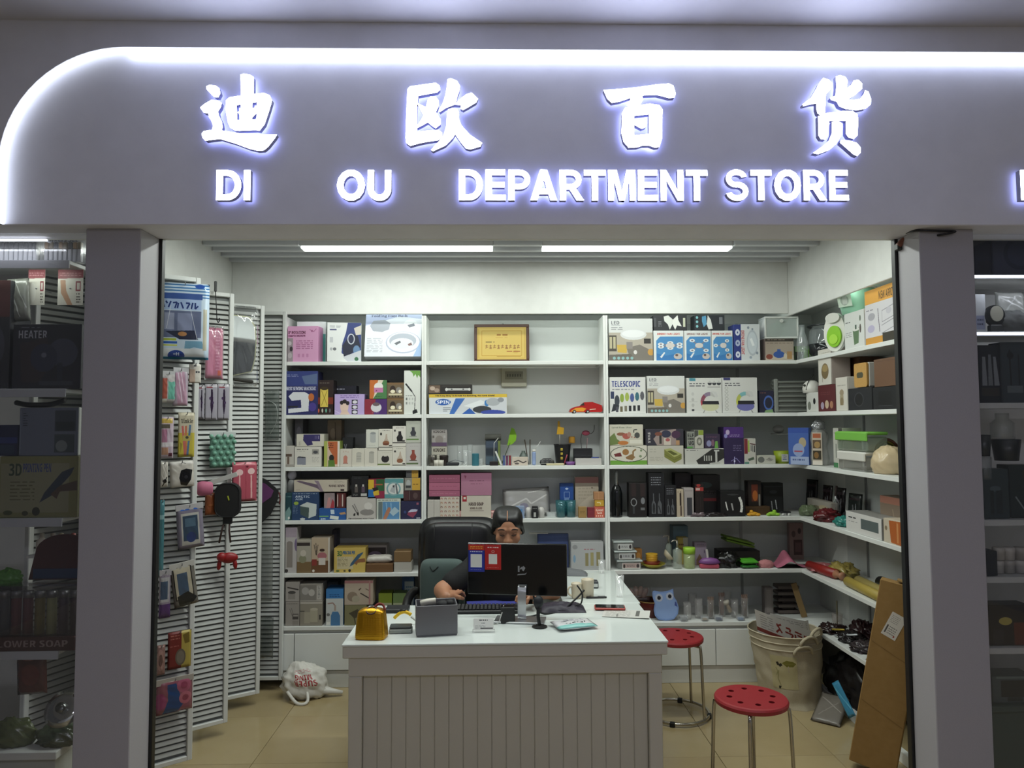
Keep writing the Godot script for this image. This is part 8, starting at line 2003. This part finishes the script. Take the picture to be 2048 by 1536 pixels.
	put(t,"lime_tab",box(S(),Vector3(0.006,0.012,0.021),Vector3(0.007,0.026,0.003),0.001,Basis(Vector3.BACK,0.25)),mat("a8b42c",0.5))
	var st := box(S(),Vector3(-0.03,0.118,-0.005),Vector3(0.16,0.026,0.004),0.001,Basis(Vector3.BACK,0.32))
	put(t,"paper_strap",st,mat("b8b8b4",0.6))
	for s in [-1,1]: put(t,"lower_cord",tube(S(true),[Vector3(s * 0.012,-0.095,0),Vector3(s * 0.02 - 0.01,-0.17,0.004),Vector3(s * 0.03 - 0.012,-0.235,0.006)],0.0052,6),mat("3c2a26",0.6))
	put(t,"cord_sleeve",box(S(),Vector3(0,-0.112,0),Vector3(0.05,0.04,0.02),0.004),mat("0e0e10",0.6))
	p = on_panel(1,454,1116,0.06)
	t = thing("dog_purse","small red dog-shaped purse hanging from brown cords","purse",p,20)
	var red := mat("8a1418",0.4)
	put(t,"body",blob(blob(S(true),Vector3(0.01,0.0,0),Vector3(0.048,0.03,0.022)),Vector3(-0.028,0.008,0.008),Vector3(0.026,0.026,0.022)),red)
	for x in [-0.04,0.042]: put(t,"leg",blob(S(true),Vector3(x,-0.035,0),Vector3(0.012,0.03,0.012),10,8,Basis(Vector3.BACK,x * 3)),red)
	t = thing("knee_pad","pink padded knee pad in the gap between the panels","knee pad",on_panel(1,408,977,0.07),25)
	put(t,"cup",lathe(S(true),[[0,0],[0.9,0],[1,0.3],[0.86,0.9],[0.6,1.0],[0,1.0]],20,Vector3(-0.03,0,0),Basis(Vector3.BACK,-PI / 2) * Basis.from_scale(Vector3(0.04,0.075,0.03))),mat("b0607c",0.7))
	put(t,"lining",lathe(S(true),[[0,0],[0.8,0],[0.8,0.1],[0,0.1]],20,Vector3(-0.034,0,0),Basis(Vector3.BACK,-PI / 2) * Basis.from_scale(Vector3(0.04,0.075,0.03))),mat("c87c94",0.8))
	hung("rust_pouch","rust brown felt pouch tucked behind the black one","pouch",1,[410,986,432,1030],"7a3f1c",[["n",30,50,70,60,1,"9a6034"]],{"gloss": false,"off": 0.02})
	t = thing("laptop_sleeve","black and violet laptop sleeve hung on the flush panel","sleeve",on_panel(3,533,1000,0.05),12)
	put(t,"sleeve",prism(S(),V2([-0.04,0.15,0.0,0.13,0.075,0.06,0.07,0.0,0.03,-0.09,-0.04,-0.16]),-0.014,0.014),mat("141416",0.7))
	put(t,"violet_lining",prism(S(),V2([-0.04,0.12,-0.005,0.105,0.045,0.06,0.03,0.02,-0.04,-0.03]),0.014,0.019),mat("5c2c5c",0.6))
	put(t,"tassel",tube(S(true),smooth_path([Vector3(0.075,0.05,0),Vector3(0.085,0.01,0.005),Vector3(0.08,-0.03,0.005)]),0.004,6),mat("5a1a1e",0.7))
	# mirror in its clear bag
	var a := on_panel(2,468,690,0.03)
	t = thing("table_mirror","oval-edged mirror in a clear bag with a dark foot","mirror",on_panel(2,491,692,0.03),30)
	put(t,"frame",prism(S(),V2([-0.075,0.19,0.02,0.185,0.055,0.13,0.066,0.04,0.06,-0.08,0.04,-0.16,-0.075,-0.19]),-0.006,0.004),mat("9a9a7c",0.3,0.5))
	put(t,"looking_glass",prism(S(),V2([-0.074,0.183,0.016,0.178,0.048,0.126,0.059,0.04,0.053,-0.078,0.034,-0.155,-0.074,-0.183]),0.004,0.006),mat("c8ccd0",0.04,1.0))
	put(t,"foot",box(S(),Vector3(-0.012,-0.215,0.004),Vector3(0.12,0.02,0.03),0.006,Basis(Vector3.BACK,-0.12)),mat("26241f",0.4))
	put(t,"clear_bag",packet_mesh(0.15,0.5,0.022,print_face(8,8,"c8c8c8",[]),8),film("e8ecec",0.12,0.08))
	for q in [["thin_net","wispy clear fishing net bag on the flush panel",[530,780,558,880],"5f6a64"],["clear_pouch","long empty clear pouch on the flush panel above the smoky one",[519,1075,545,1200],"8a8e8a"],["smoky_pouch","smoky clear pouch low on the flush panel",[519,1236,546,1315],"4a524e"]]:
		var b: Array = q[2]
		var c := on_panel(3,(b[0] + b[2]) / 2.0,(b[1] + b[3]) / 2.0,0.025)
		var hh: float = (b[3] - b[1]) / FOCAL * 4.83
		t = thing(q[0],q[1],"clear bag",c,0,"clear bags on the flush panel")
		put(t,"film",packet_mesh((b[2] - b[0]) / FOCAL * 4.83,hh,0.01,print_face(8,8,"ffffff",[]),int(b[1])),film(q[3],0.35,0.15))
		put(t,"hook",tube(S(true),[Vector3(0,hh / 2 - 0.01,-0.025),Vector3(0,hh / 2 - 0.01,0.01)],0.002,6),mat("8a8c8e",0.3,0.8))
		if q[0] == "thin_net":
			put(t,"wire_hoop",tube(S(true),smooth_path([Vector3(-0.03,0.1,0.012),Vector3(0.03,0.06,0.014),Vector3(0.035,-0.04,0.014),Vector3(-0.01,-0.13,0.012)]),0.0016,5),mat("b8bcb8",0.3,0.6))
	# phone pouches, lower down
	hung("aqua_brush","teal long-handled brush in a bag at the door post","brush",0,[318,1000,328,1150],"4a7a82",[["r",0,20,100,26,"8ab0b4"]],{"group": ""})
	var phone := [["r",16,18,84,92,"b0aea8"],["r",22,24,78,82,"3a4a5c"],["e",50,74,18,12,"34406a"],["r",30,30,70,50,"52687a"]]
	hung("phone_pouch","clear phone pouch with a bright blue clip","phone pouch",0,[354,1010,407,1096],"7a7484",phone + [["r",2,2,98,12,"3a62b0"],["n",14,5,86,9,1,"6a90d0"]],{"header": "b0aeb0","tip": 4.0,"group": "waterproof phone pouches"})
	hung("phone_pouch","clear phone pouch with black edges in crinkled wrap","phone pouch",0,[344,1126,392,1212],"6a6660",[["r",10,6,86,84,"1c1c1c"],["r",14,8,82,82,"b4ac98"],["r",24,22,66,72,"46566a"],["g",[16,74,60,66,96,84,70,98,20,96],"26282a"]],{"header": "bab8b2","tip": 8.0,"group": "waterproof phone pouches"})
	hung("phone_pouch","clear phone pouch with a violet edge beside the door post","phone pouch",0,[318,1142,341,1236],"8a808c",[["r",10,14,84,66,"a8a6a8"],["r",10,22,70,60,"44546a"],["r",0,70,100,100,"54386a"]],{"header": "a8a4a8","group": "waterproof phone pouches"})
	hung_card("grater_card","red and yellow card with a steel grater","card",0,[336,1262,382,1336],"6e2420",[["r",58,0,100,100,"a89648"],["e",54,70,22,22,"5c544a"],["e",54,70,16,17,"726a5e"],["n",12,8,50,24,2,"a8685c"],["g",[62,12,90,6,92,34,72,36],"6e5c24"],["n",10,36,46,44,1,"94504a"]],{"gloss": false})
	hung("hair_roller_bag","pale pink ring hung at the door post","ring",0,[314,1290,330,1350],"8c6a64",[["e",40,50,44,36,"a07c74"],["e",40,50,24,20,"6a4e4a"]],{"group": ""})
	hung("shower_cap","bag with a blue fan-shaped brush and pink cups","bag",0,[314,1356,384,1424],"86505c",[["g",[28,14,52,14,72,76,56,98,16,98,30,60],"2c4674"],["e",74,24,20,20,"a0566c"],["e",74,24,10,10,"8c4258"],["e",78,60,18,18,"aa6270"],["e",78,60,9,9,"8a4654"],["e",10,60,16,24,"94466a"],["r",0,0,100,8,"a0948c"]],{"header": "a49c94","bulge": 0.02})
func t_line(k: int,a: Array,b: Array,label: String) -> void:
	var p := on_panel(k,a[0],a[1],0.03)
	var q := on_panel(k,b[0],b[1],0.03)
	var t := thing("carry_strap",label,"strap",p,30)
	var d := (q - p).rotated(Vector3.UP,deg_to_rad(-30))
	put(t,"clip",box(S(),Vector3(0,0.006,0),Vector3(0.014,0.06,0.012),0.003),mat("141417",0.4))
	put(t,"cord",tube(S(true),[Vector3(0,-0.02,0),d * 0.6,d],0.0025,6),mat("141417",0.5))
	put(t,"eye_hook",tube(S(true),smooth_path([d,d + Vector3(0.006,-0.014,0.004),d + Vector3(0.014,0,0.004),d + Vector3(0.012,0.012,0)]),0.0028,6),mat("2a2a2e",0.4,0.6))
	put(t,"panel_pin",tube(S(true),[Vector3(0,0.02,0),Vector3(0,0.02,-0.04)],0.002,6),mat("8a8c8e",0.3,0.8))

# ---------- display windows ----------
func win_box(label: String,rect: Array,y0: float,d: float,depth: float,front: String,ops := [],side := "",o := {}) -> MeshInstance3D:
	o.group = "goods in the display windows"
	return carton(label,label,rect,y0,d,depth,front,ops,side,o)
func windows_goods() -> void:
	var w := mat("b9bbb9",0.4)
	var pl := at(163,800,2.8).x
	# left window: shelves
	var y := [at(80,522,2.98).y,at(80,778,2.98).y,at(80,1036,2.98).y,at(80,1300,2.98).y]
	for i in 4:
		var t := thing("display_shelf","painted display shelf in the window beside the louvered wall, %s" % ["carrying the marker sets","carrying the black heater carton","carrying the drawing pen carton","carrying the flower soap case"][i],"shelf",Vector3(-2.16,y[i],-3.07),0,"display shelves behind the window by the louvered wall")
		put(t,"board",box(S(),Vector3(0,-0.008,0),Vector3(0.84,0.016,0.2),0.002),w)
		put(t,"front_lip",box(S(),Vector3(0,-0.0165,0.103),Vector3(0.84,0.034,0.005),0.001),mat("9a9ca2",0.4))
	var lc := solo("display_light_strip","thin light strip under the head of the display window","light strip",bx(-0.35,0,-0.006,0.35,0.008,0.006,0.001),glow("f4f8ff",1.2),Vector3(-2.16,2.474,-2.93))
	var lt := thing("display_light_strip","thin light strip under the marker set shelf","light strip",Vector3(-2.16,y[0] - 0.0215,-2.975))
	put(lt,"strip",box(S(),Vector3(0,0,0),Vector3(0.7,0.008,0.006),0.001),glow("f4fff4",1.2))
	for i in 2:
		var t := thing("marker_set",["clear case of black and white markers","clear case of twelve markers with a printed lid"][i],"marker set",Vector3(at([28,118][i],520,2.99).x,y[0] + 0.0006,-3.02),0,"marker sets")
		var n := 8
		put(t,"clear_case",box(S(),Vector3(0,0.055,0),Vector3(0.165,0.11,0.05),0.003),film("c8ccd4",0.22,0.1))
		for k in n:
			var x: float = -0.068 + k * 0.0195
			var pen := put(t,"marker",box(S(),Vector3(x,0.03,0),Vector3(0.0165,0.055,0.0165),0.003),mat(["c4c6cc","a8aab0"][i],0.4))
			put(pen,"cap",box(S(),Vector3(x,0.0725,0),Vector3(0.0165,0.028,0.0165),0.003),mat(["26262a",["8a6a3c","6a5a34","2a2a2e"][k % 3]][i],0.3))
		if i == 1: pr_label(t,Vector3(0.0,0.096,0.0258),0.15,0.026,[["t","12",20,2,32,40,"4a4c54"],["t","Markers Set",4,48,96,96,"3a3a40"]],"a8aab2")
	win_box("black carton lettered for a fan heater",[27,648,163],y[1],2.985,0.16,"26262e",[["t","HEATER",8,10,50,22,"8a8a92"],["n",12,4,42,7,1,"5a5a62"],["g",[10,30,50,20,60,60,40,90,14,90],"332c30"],["e",74,44,22,22,"3a3c4a"],["e",46,52,20,22,"2e3040"],["e",46,48,4,4,"5a5c6a"],["r",66,60,74,90,"2a2c38"],["r",40,88,90,95,"34363f"]],"1a1a20")
	win_box("dark carton cut off at the edge of the view beside the heater carton",[-60,560,22],y[1],3.0,0.14,"2a2a30",[["e",60,60,30,20,"3c3c46"],["r",60,0,100,34,"4a2c2c"]])
	for i in 2:
		var c := at([72,140][i],610,3.06)
		var t := thing("massage_tool",["white and red card of a massage roller with Korean print","white and red card of a massage roller with an arm picture"][i],"card",c,0,"massage roller cards")
		pr_label(t,Vector3(0,0.075,0),[0.07,0.105][i],0.15,[["g",[0,0,100,0,100,24,0,26],"7a2430"],["n",8,8,92,20,2,"b87880"],["r",72,34,92,62,"7a2430"],["r",76,38,88,58,"c4beb4"],["n",74,66,92,96,4,"4a4440"]] + ([["g",[10,30,30,30,34,60,60,100,40,100,14,66],"b08a70"]] if i else [["e",30,64,18,28,"d4d2ca"]]),"c9c6bc","card")
		put(t,"hook",tube(S(true),[Vector3(0,0.07,-0.1),Vector3(0,0.075,-0.02),Vector3(0,0.07,0.004)],0.003,6),mat("a8aaac",0.3,0.7))
	pack("clear_bag","crinkled clear bag hanging beside the massage cards","bag",at(38,600,3.04),0.09,0.18,0.02,"7a7c76",[["l",[20,10,60,90],1.5,"c8ccc8"],["l",[40,0,90,70],1,"b0b4b0"]],Vector3(0,0,4),"",31)
	win_box("yellow carton with a drawing pen held by a hand in the window",[0,912,156],y[2],2.985,0.16,"6e6c48",[["r",2,12,90,92,"7a7860"],["t","3D",12,12,28,32,"2c3a2c"],["t","PRINTING PEN",30,12,66,26,"34406e"],["n",14,40,46,74,6,"54543c"],["g",[52,76,58,60,80,26,96,18,92,30,68,64],"2c3440"],["g",[66,62,78,48,100,40,100,56,78,58,74,70],"4a3c34"],["e",48,90,5,7,"2a2a20"],["e",12,92,6,4,"3a4024"],["e",34,93,4,4,"3a3a28"]],"4a4830")  # same print as the shelf carton, colours darkened to mimic shade
	win_box("grey-blue carton with two small photographs on the drawing pen carton",[40,815,158],top_of["yellow carton with a drawing pen held by a hand in the window"],2.99,0.13,"5c6272",[["r",60,6,96,50,"3a4048"],["r",62,30,94,48,"2c3238"],["r",60,56,94,94,"3c4448"],["e",72,80,10,12,"6a7074"],["n",6,10,14,40,6,"3a3e48"],["l",[2,4,2,96],1,"7a8090"]],"9a9c98")
	win_box("navy folded packet beside the grey-blue carton",[-30,850,36],top_of["yellow carton with a drawing pen held by a hand in the window"],3.0,0.1,"1c2240",[["r",0,40,100,60,"2a3466"],["r",20,66,90,96,"26344a"]])
	solo("shoe_horn","black and white plastic ladle lying on the grey-blue carton","ladle",tube(S(true),smooth_path([Vector3(-0.1,0.02,0),Vector3(-0.04,0.01,0.01),Vector3(0.04,0.012,0),Vector3(0.1,0.03,0)]),0.011,8),mat("1d1e20",0.3),Vector3(at(75,812,3.02).x,top_of["grey-blue carton with two small photographs on the drawing pen carton"] + 0.002,-3.04))
	for i in 4: solo("soap_bottle",["small bottle with a yellow cap","small bottle with a dull red cap","wide bottle with a yellow cap","bottle in a red wrapper"][i] + " behind the red card","bottle",lathe(S(true),[[0,0],[0.02,0],[0.021,0.055],[0.009,0.065],[0.009,0.085],[0,0.088]],14),mat(["b8b0a0","a89a90","b4a890","8a3a34"][i],0.5),at([83,105,122,146][i],1108,3.1),0,"small bottles in the window")
	solo("bottle_rail","pale rail that carries the small bottles","rail",bx(-0.11,-0.012,-0.03,0.11,0,0.03,0.002),w,at(115,1108,3.1))
	# flower soap case: printed back card, tray and tubes
	var zf := 2.99
	var c0 := at(70,1296,zf)
	var t := thing("flower_soap_case","dark red display case of flower soap tubes with an arched card","display case",Vector3(at(72,1296,zf).x,y[3] + 0.0006,-3.03))
	var hw := 0.17
	put(t,"tray",box(S(),Vector3(0,0.028,0.02),Vector3(hw * 2,0.056,0.1),0.004),mat("34161a",0.5))
	pr_label(t,Vector3(0.0,0.03,0.0708),hw * 1.96,0.05,[["t","FLOWER SOAP",4,24,92,76,"7a6a68"]],"34161a","front_print")
	var card := V2([-0.02,0.17])
	card = PackedVector2Array()
	for i in 13:
		var q := PI * i / 12
		card.append(Vector2(0.065 + cos(q) * 0.12,0.37 + sin(q) * 0.075))
	card.append_array([Vector2(-0.08,0.26),Vector2(0.19,0.26)])
	put(t,"arched_card",prism(S(),card,-0.03,-0.026),mat("3a1216",0.6))
	put(t,"blue_band",box(S(),Vector3(0.06,0.285,-0.024),Vector3(0.24,0.04,0.003)),mat("22304e",0.6))
	put(t,"case_cover",box(S(),Vector3(0,0.155,0.02),Vector3(hw * 2 - 0.01,0.196,0.094),0.006),film("3a3436",0.35,0.08))
	for i in 7:
		var x: float = -0.142 + i * 0.047
		var tb := put(t,"soap_tube",lathe(S(true),[[0,0.057],[0.018,0.057],[0.018,0.2],[0,0.2]],14,Vector3(x,0,0.02)),grain(["4a4a4c","5a2c2c","5c3032","6c6230","8a8a5c","4a3c44","3c2c30"][i],["5c5c5e","7a4444","744446","8a7c44","a8a878","5c4c56","4c3c40"][i],60.0,0.6,0.1))
		put(tb,"tube_cap",lathe(S(true),[[0,0.2],[0.019,0.2],[0.019,0.226],[0,0.226]],14,Vector3(x,0,0.02)),mat("8a8a8c",0.3,0.6))
	solo("green_soap","green soap flowers in a clear domed pack","soap pack",heap_mesh(0.1,0.06,0.08,44,0.25),mat("4a7a34",0.3),Vector3(at(14,1160,3.05).x,at(14,1168,3.05).y,-3.06))
	solo("soap_block","dark block carrying the green soap pack","block",bx(-0.05,0,-0.035,0.05,at(14,1168,3.05).y - y[3] - 0.002,0.035,0.003),mat("1f1c1c",0.6),Vector3(at(14,1160,3.05).x - 0.02,y[3] + 0.0006,-3.07))
	# below: lower display deck with wrapped goods
	var deck := thing("display_plinth","low display plinth behind the window by the louvered wall","plinth",Vector3(-2.16,0,-3.08))
	put(deck,"plinth_top",box(S(),Vector3(0,0.43,0),Vector3(0.84,0.03,0.22),0.002),w)
	put(deck,"plinth_body",box(S(),Vector3(0,0.2075,-0.01),Vector3(0.8,0.413,0.18),0.002),mat("a4a6a2",0.5))
	pack("red_soap_bag","dark red bag of petals above the plinth","bag",at(64,1348,3.06),0.12,0.16,0.015,"4a2424",[["l",[10,10,60,14],1.5,"8a5a54"],["e",50,50,30,26,"5a2c2a"]],Vector3(0,0,3),"",17)
	t = thing("tap_disc","shiny chrome round tap plate in the window","tap plate",at(128,1418,2.99),0)
	put(t,"disc",lathe(S(true),[[0,0],[0.07,0],[0.072,0.006],[0.045,0.016],[0.03,0.014],[0,0.02]],28,Vector3.ZERO,Basis(Vector3.RIGHT,1.0)),mat("b8bab8",0.08,0.95))
	put(t,"hub",lathe(S(true),[[0,0.014],[0.02,0.014],[0.02,0.03],[0,0.03]],18,Vector3.ZERO,Basis(Vector3.RIGHT,1.0)),mat("6a6c6c",0.15,0.9))
	put(t,"arm",tube(S(true),[Vector3(0,0,0),Vector3(0.0,-0.03,-0.06)],0.008,8),mat("8a8c8c",0.2,0.9))
	for q in [[16,1400,"olive green wrapped towel on the plinth","4a5234",0.18,0.1],[112,1455,"dark green wrapped towel lying in front on the plinth","3a4434",0.18,0.08]]:
		solo("wrapped_towel",q[2],"towel",heap_mesh(q[4],q[5],0.1,int(q[0]),0.25),mat(q[3],0.2),Vector3(at(q[0],1470,3.02).x,0.4456,-3.05),0,"wrapped towels in the window")
	# right window: shelves with lit edges
	var yr := [at(1995,548,2.98).y,at(1995,662,2.98).y,at(1995,806,2.98).y,at(1995,1040,2.98).y,at(2000,1152,3.0).y,at(2000,1296,2.98).y]
	var what := ["with the bright upper light strip","with the bright lower light strip","carrying the jars and dark bowls","carrying the white cream pots","narrow and white beside the pillar","carrying the dark appliance cartons"]
	for i in 6:
		t = thing("display_shelf","display shelf in the window beside the side shelves, %s" % what[i],"shelf",Vector3(2.46,yr[i],-3.10),0,"display shelves behind the window by the side shelves")
		put(t,"board",box(S(),Vector3(0,-0.0115,0),Vector3(0.9,0.02,0.24),0.002),w)
		if i < 2:
			put(t,"light_strip",box(S(),Vector3(0,-0.0115,0.1225),Vector3(0.9,0.012,0.004),0.001),glow("e4ecff",1.6))
		else: put(t,"front_lip",box(S(),Vector3(0,-0.0115,0.1225),Vector3(0.9,0.024,0.004),0.001),w)
	var bx2 := func(label: String,r: Array,s: int,d: float,front: String,ops := []) -> void: win_box(label,r,yr[s],d,0.08,front,ops,"")
	bx2.call("dark blue carton with a large dark disc, above the lit strips",[1984,470,2070],0,3.02,"3a3f55",[["e",62,46,38,40,"262b42"],["e",62,46,28,30,"333952"]])
	bx2.call("navy carton beside the pillar, above the lit strips",[1948,478,1982],0,3.03,"23263a",[["r",10,60,90,90,"1c1e30"]])
	bx2.call("white carton with a face-shaped cleaner between the light strips",[1948,588,1970],1,3.05,"b4b8bc",[["r",10,56,90,92,"8a90a8"],["n",20,62,80,84,2,"3c4058"]])
	t = thing("face_massager","oval black-rimmed face massager between the light strips","massager",Vector3(at(1996,655,3.03).x,yr[1] + 0.0006,-3.05))
	put(t,"oval_rim",prism(S(),oval(0,0.075,0.042,0.045,24),-0.008,0.008),mat("2a2c2e",0.3))
	put(t,"pale_pad",prism(S(),oval(0.004,0.082,0.028,0.034,20),0.008,0.012),mat("a8a89a",0.4))
	put(t,"stand",box(S(),Vector3(0,0.017,0),Vector3(0.05,0.034,0.03),0.004),mat("3a3c3e",0.4))
	solo("grey_cushion","grey folded heat cushion between the light strips","cushion",heap_mesh(0.16,0.1,0.12,71,0.15),mat("4c4e4e",0.7),Vector3(at(2030,650,3.06).x,yr[1] + 0.0006,-3.08))
	pack("foil_bag","crinkled silver bag between the light strips","bag",Vector3(at(2026,610,3.1).x,yr[1] + 0.125,-3.12),0.13,0.13,0.02,"9a9c98",[["l",[10,20,90,60],2,"c8cac8"],["l",[20,80,60,20],2,"b4b6b4"]],Vector3(0,0,0),"",27)
	bx2.call("black carton with three pale flasks",[1956,690,2000],2,3.03,"1c2028",[["g",[16,20,30,20,36,70,12,70],"7a7e84"],["g",[44,16,56,16,62,70,40,70],"6a6e74"],["g",[66,20,78,20,92,70,68,70],"7a7e84"],["r",10,74,90,88,"34302e"]])
	bx2.call("slate carton with dark candlesticks",[2001,684,2070],2,3.02,"343c42",[["l",[24,12,26,80],3,"1a1c20"],["l",[50,20,50,80],3,"20242a"],["r",14,72,60,84,"5a6266"],["e",26,22,10,6,"1a1c20"]])
	for q in [[1972,3.04,0.03,0.09,"1f2426","black steel cup stacked on a small jar",0.08],[2018,3.05,0.055,0.09,"161a1c","wide black bowl under the glass jar",0.0]]:
		solo("steel_bowl",q[5],"bowl",lathe(S(true),[[0,0],[q[2] * 0.8,0],[q[2],q[3]],[q[2] - 0.003,q[3]],[q[2] * 0.75,0.006],[0,0.006]],22),mat(q[4],0.3),Vector3(at(q[0],1030,q[1]).x,yr[3] + 0.0006 + (0.26 if q[6] > 0 else 0.24),-q[1]),0,"dark bowls in the window")
	glassware("small clear jar under the black steel cup",Vector3(at(1972,1030,3.04).x,yr[3] + 0.1606,-3.04),0.028,0.098,"9aa4a4",0.3)
	glassware("ball-shaped clear jar on the wide black bowl",Vector3(at(2012,1030,3.05).x,yr[3] + 0.332,-3.05),0.046,0.11,"a8b0a8",0.3,0.026)
	bx2.call("grey-green carton with dark blender pictures",[1962,938,2016],3,3.02,"2e3a3c",[["e",50,40,20,6,"4a585c"],["r",30,44,44,92,"1f2628"],["r",52,44,76,92,"222a2e"]])
	bx2.call("black-green carton behind the bowls",[2018,930,2070],3,3.04,"1f2a2a",[["l",[20,60,60,90],3,"7a8484"],["r",50,10,96,26,"2c2a1c"]])
	for i in 7: solo("cream_pot","white cosmetic pot %s" % ["beside the pillar","second from the pillar","third from the pillar","fourth from the pillar","stacked above the second pot","stacked above the third pot","stacked above the fourth pot"][i],"pot",lathe(S(true),[[0,0],[0.022,0],[0.023,0.03],[0.024,0.031],[0.024,0.05],[0.02,0.053],[0,0.054]],18),mat(["9a9690","b4b0a8","a8a49c","b8b4ae","b0aca4","bab6b0","a09c96"][i],0.4),Vector3(at([1975,1995,2017,2039,1998,2018,2040][i],1130,3.06).x,yr[4] + 0.0006 + (0.055 if i > 3 else 0.0),-3.06),0,"white cosmetic pots")
	bx2.call("black narrow carton beside the white pots",[1971,1102,1994],4,3.0,"20242a",[])
	bx2.call("dark carton with a red bottle and yellow hand",[1976,1210,2060],5,3.01,"231c1a",[["e",40,40,16,10,"a89a4c"],["r",60,44,92,100,"5c2a1c"],["r",10,60,36,98,"2e2a2a"]])
	var low := thing("display_plinth","dark green display plinth behind the window by the side shelves","plinth",Vector3(2.46,0,-3.1))
	put(low,"plinth_body",box(S(),Vector3(0,0.27,-0.01),Vector3(0.88,0.54,0.2),0.003),mat("3a4a46",0.5))
	put(low,"plinth_top",box(S(),Vector3(0,0.552,0),Vector3(0.9,0.024,0.23),0.002),mat("3a4a46",0.5))
	win_box("grey appliance carton standing on the dark green plinth",[1984,1352,2070],0.5646,3.02,0.1,"4a5454",[["r",20,16,90,80,"2a2c2a"],["r",10,2,100,10,"6a7472"],["r",34,80,70,96,"2e3634"]])
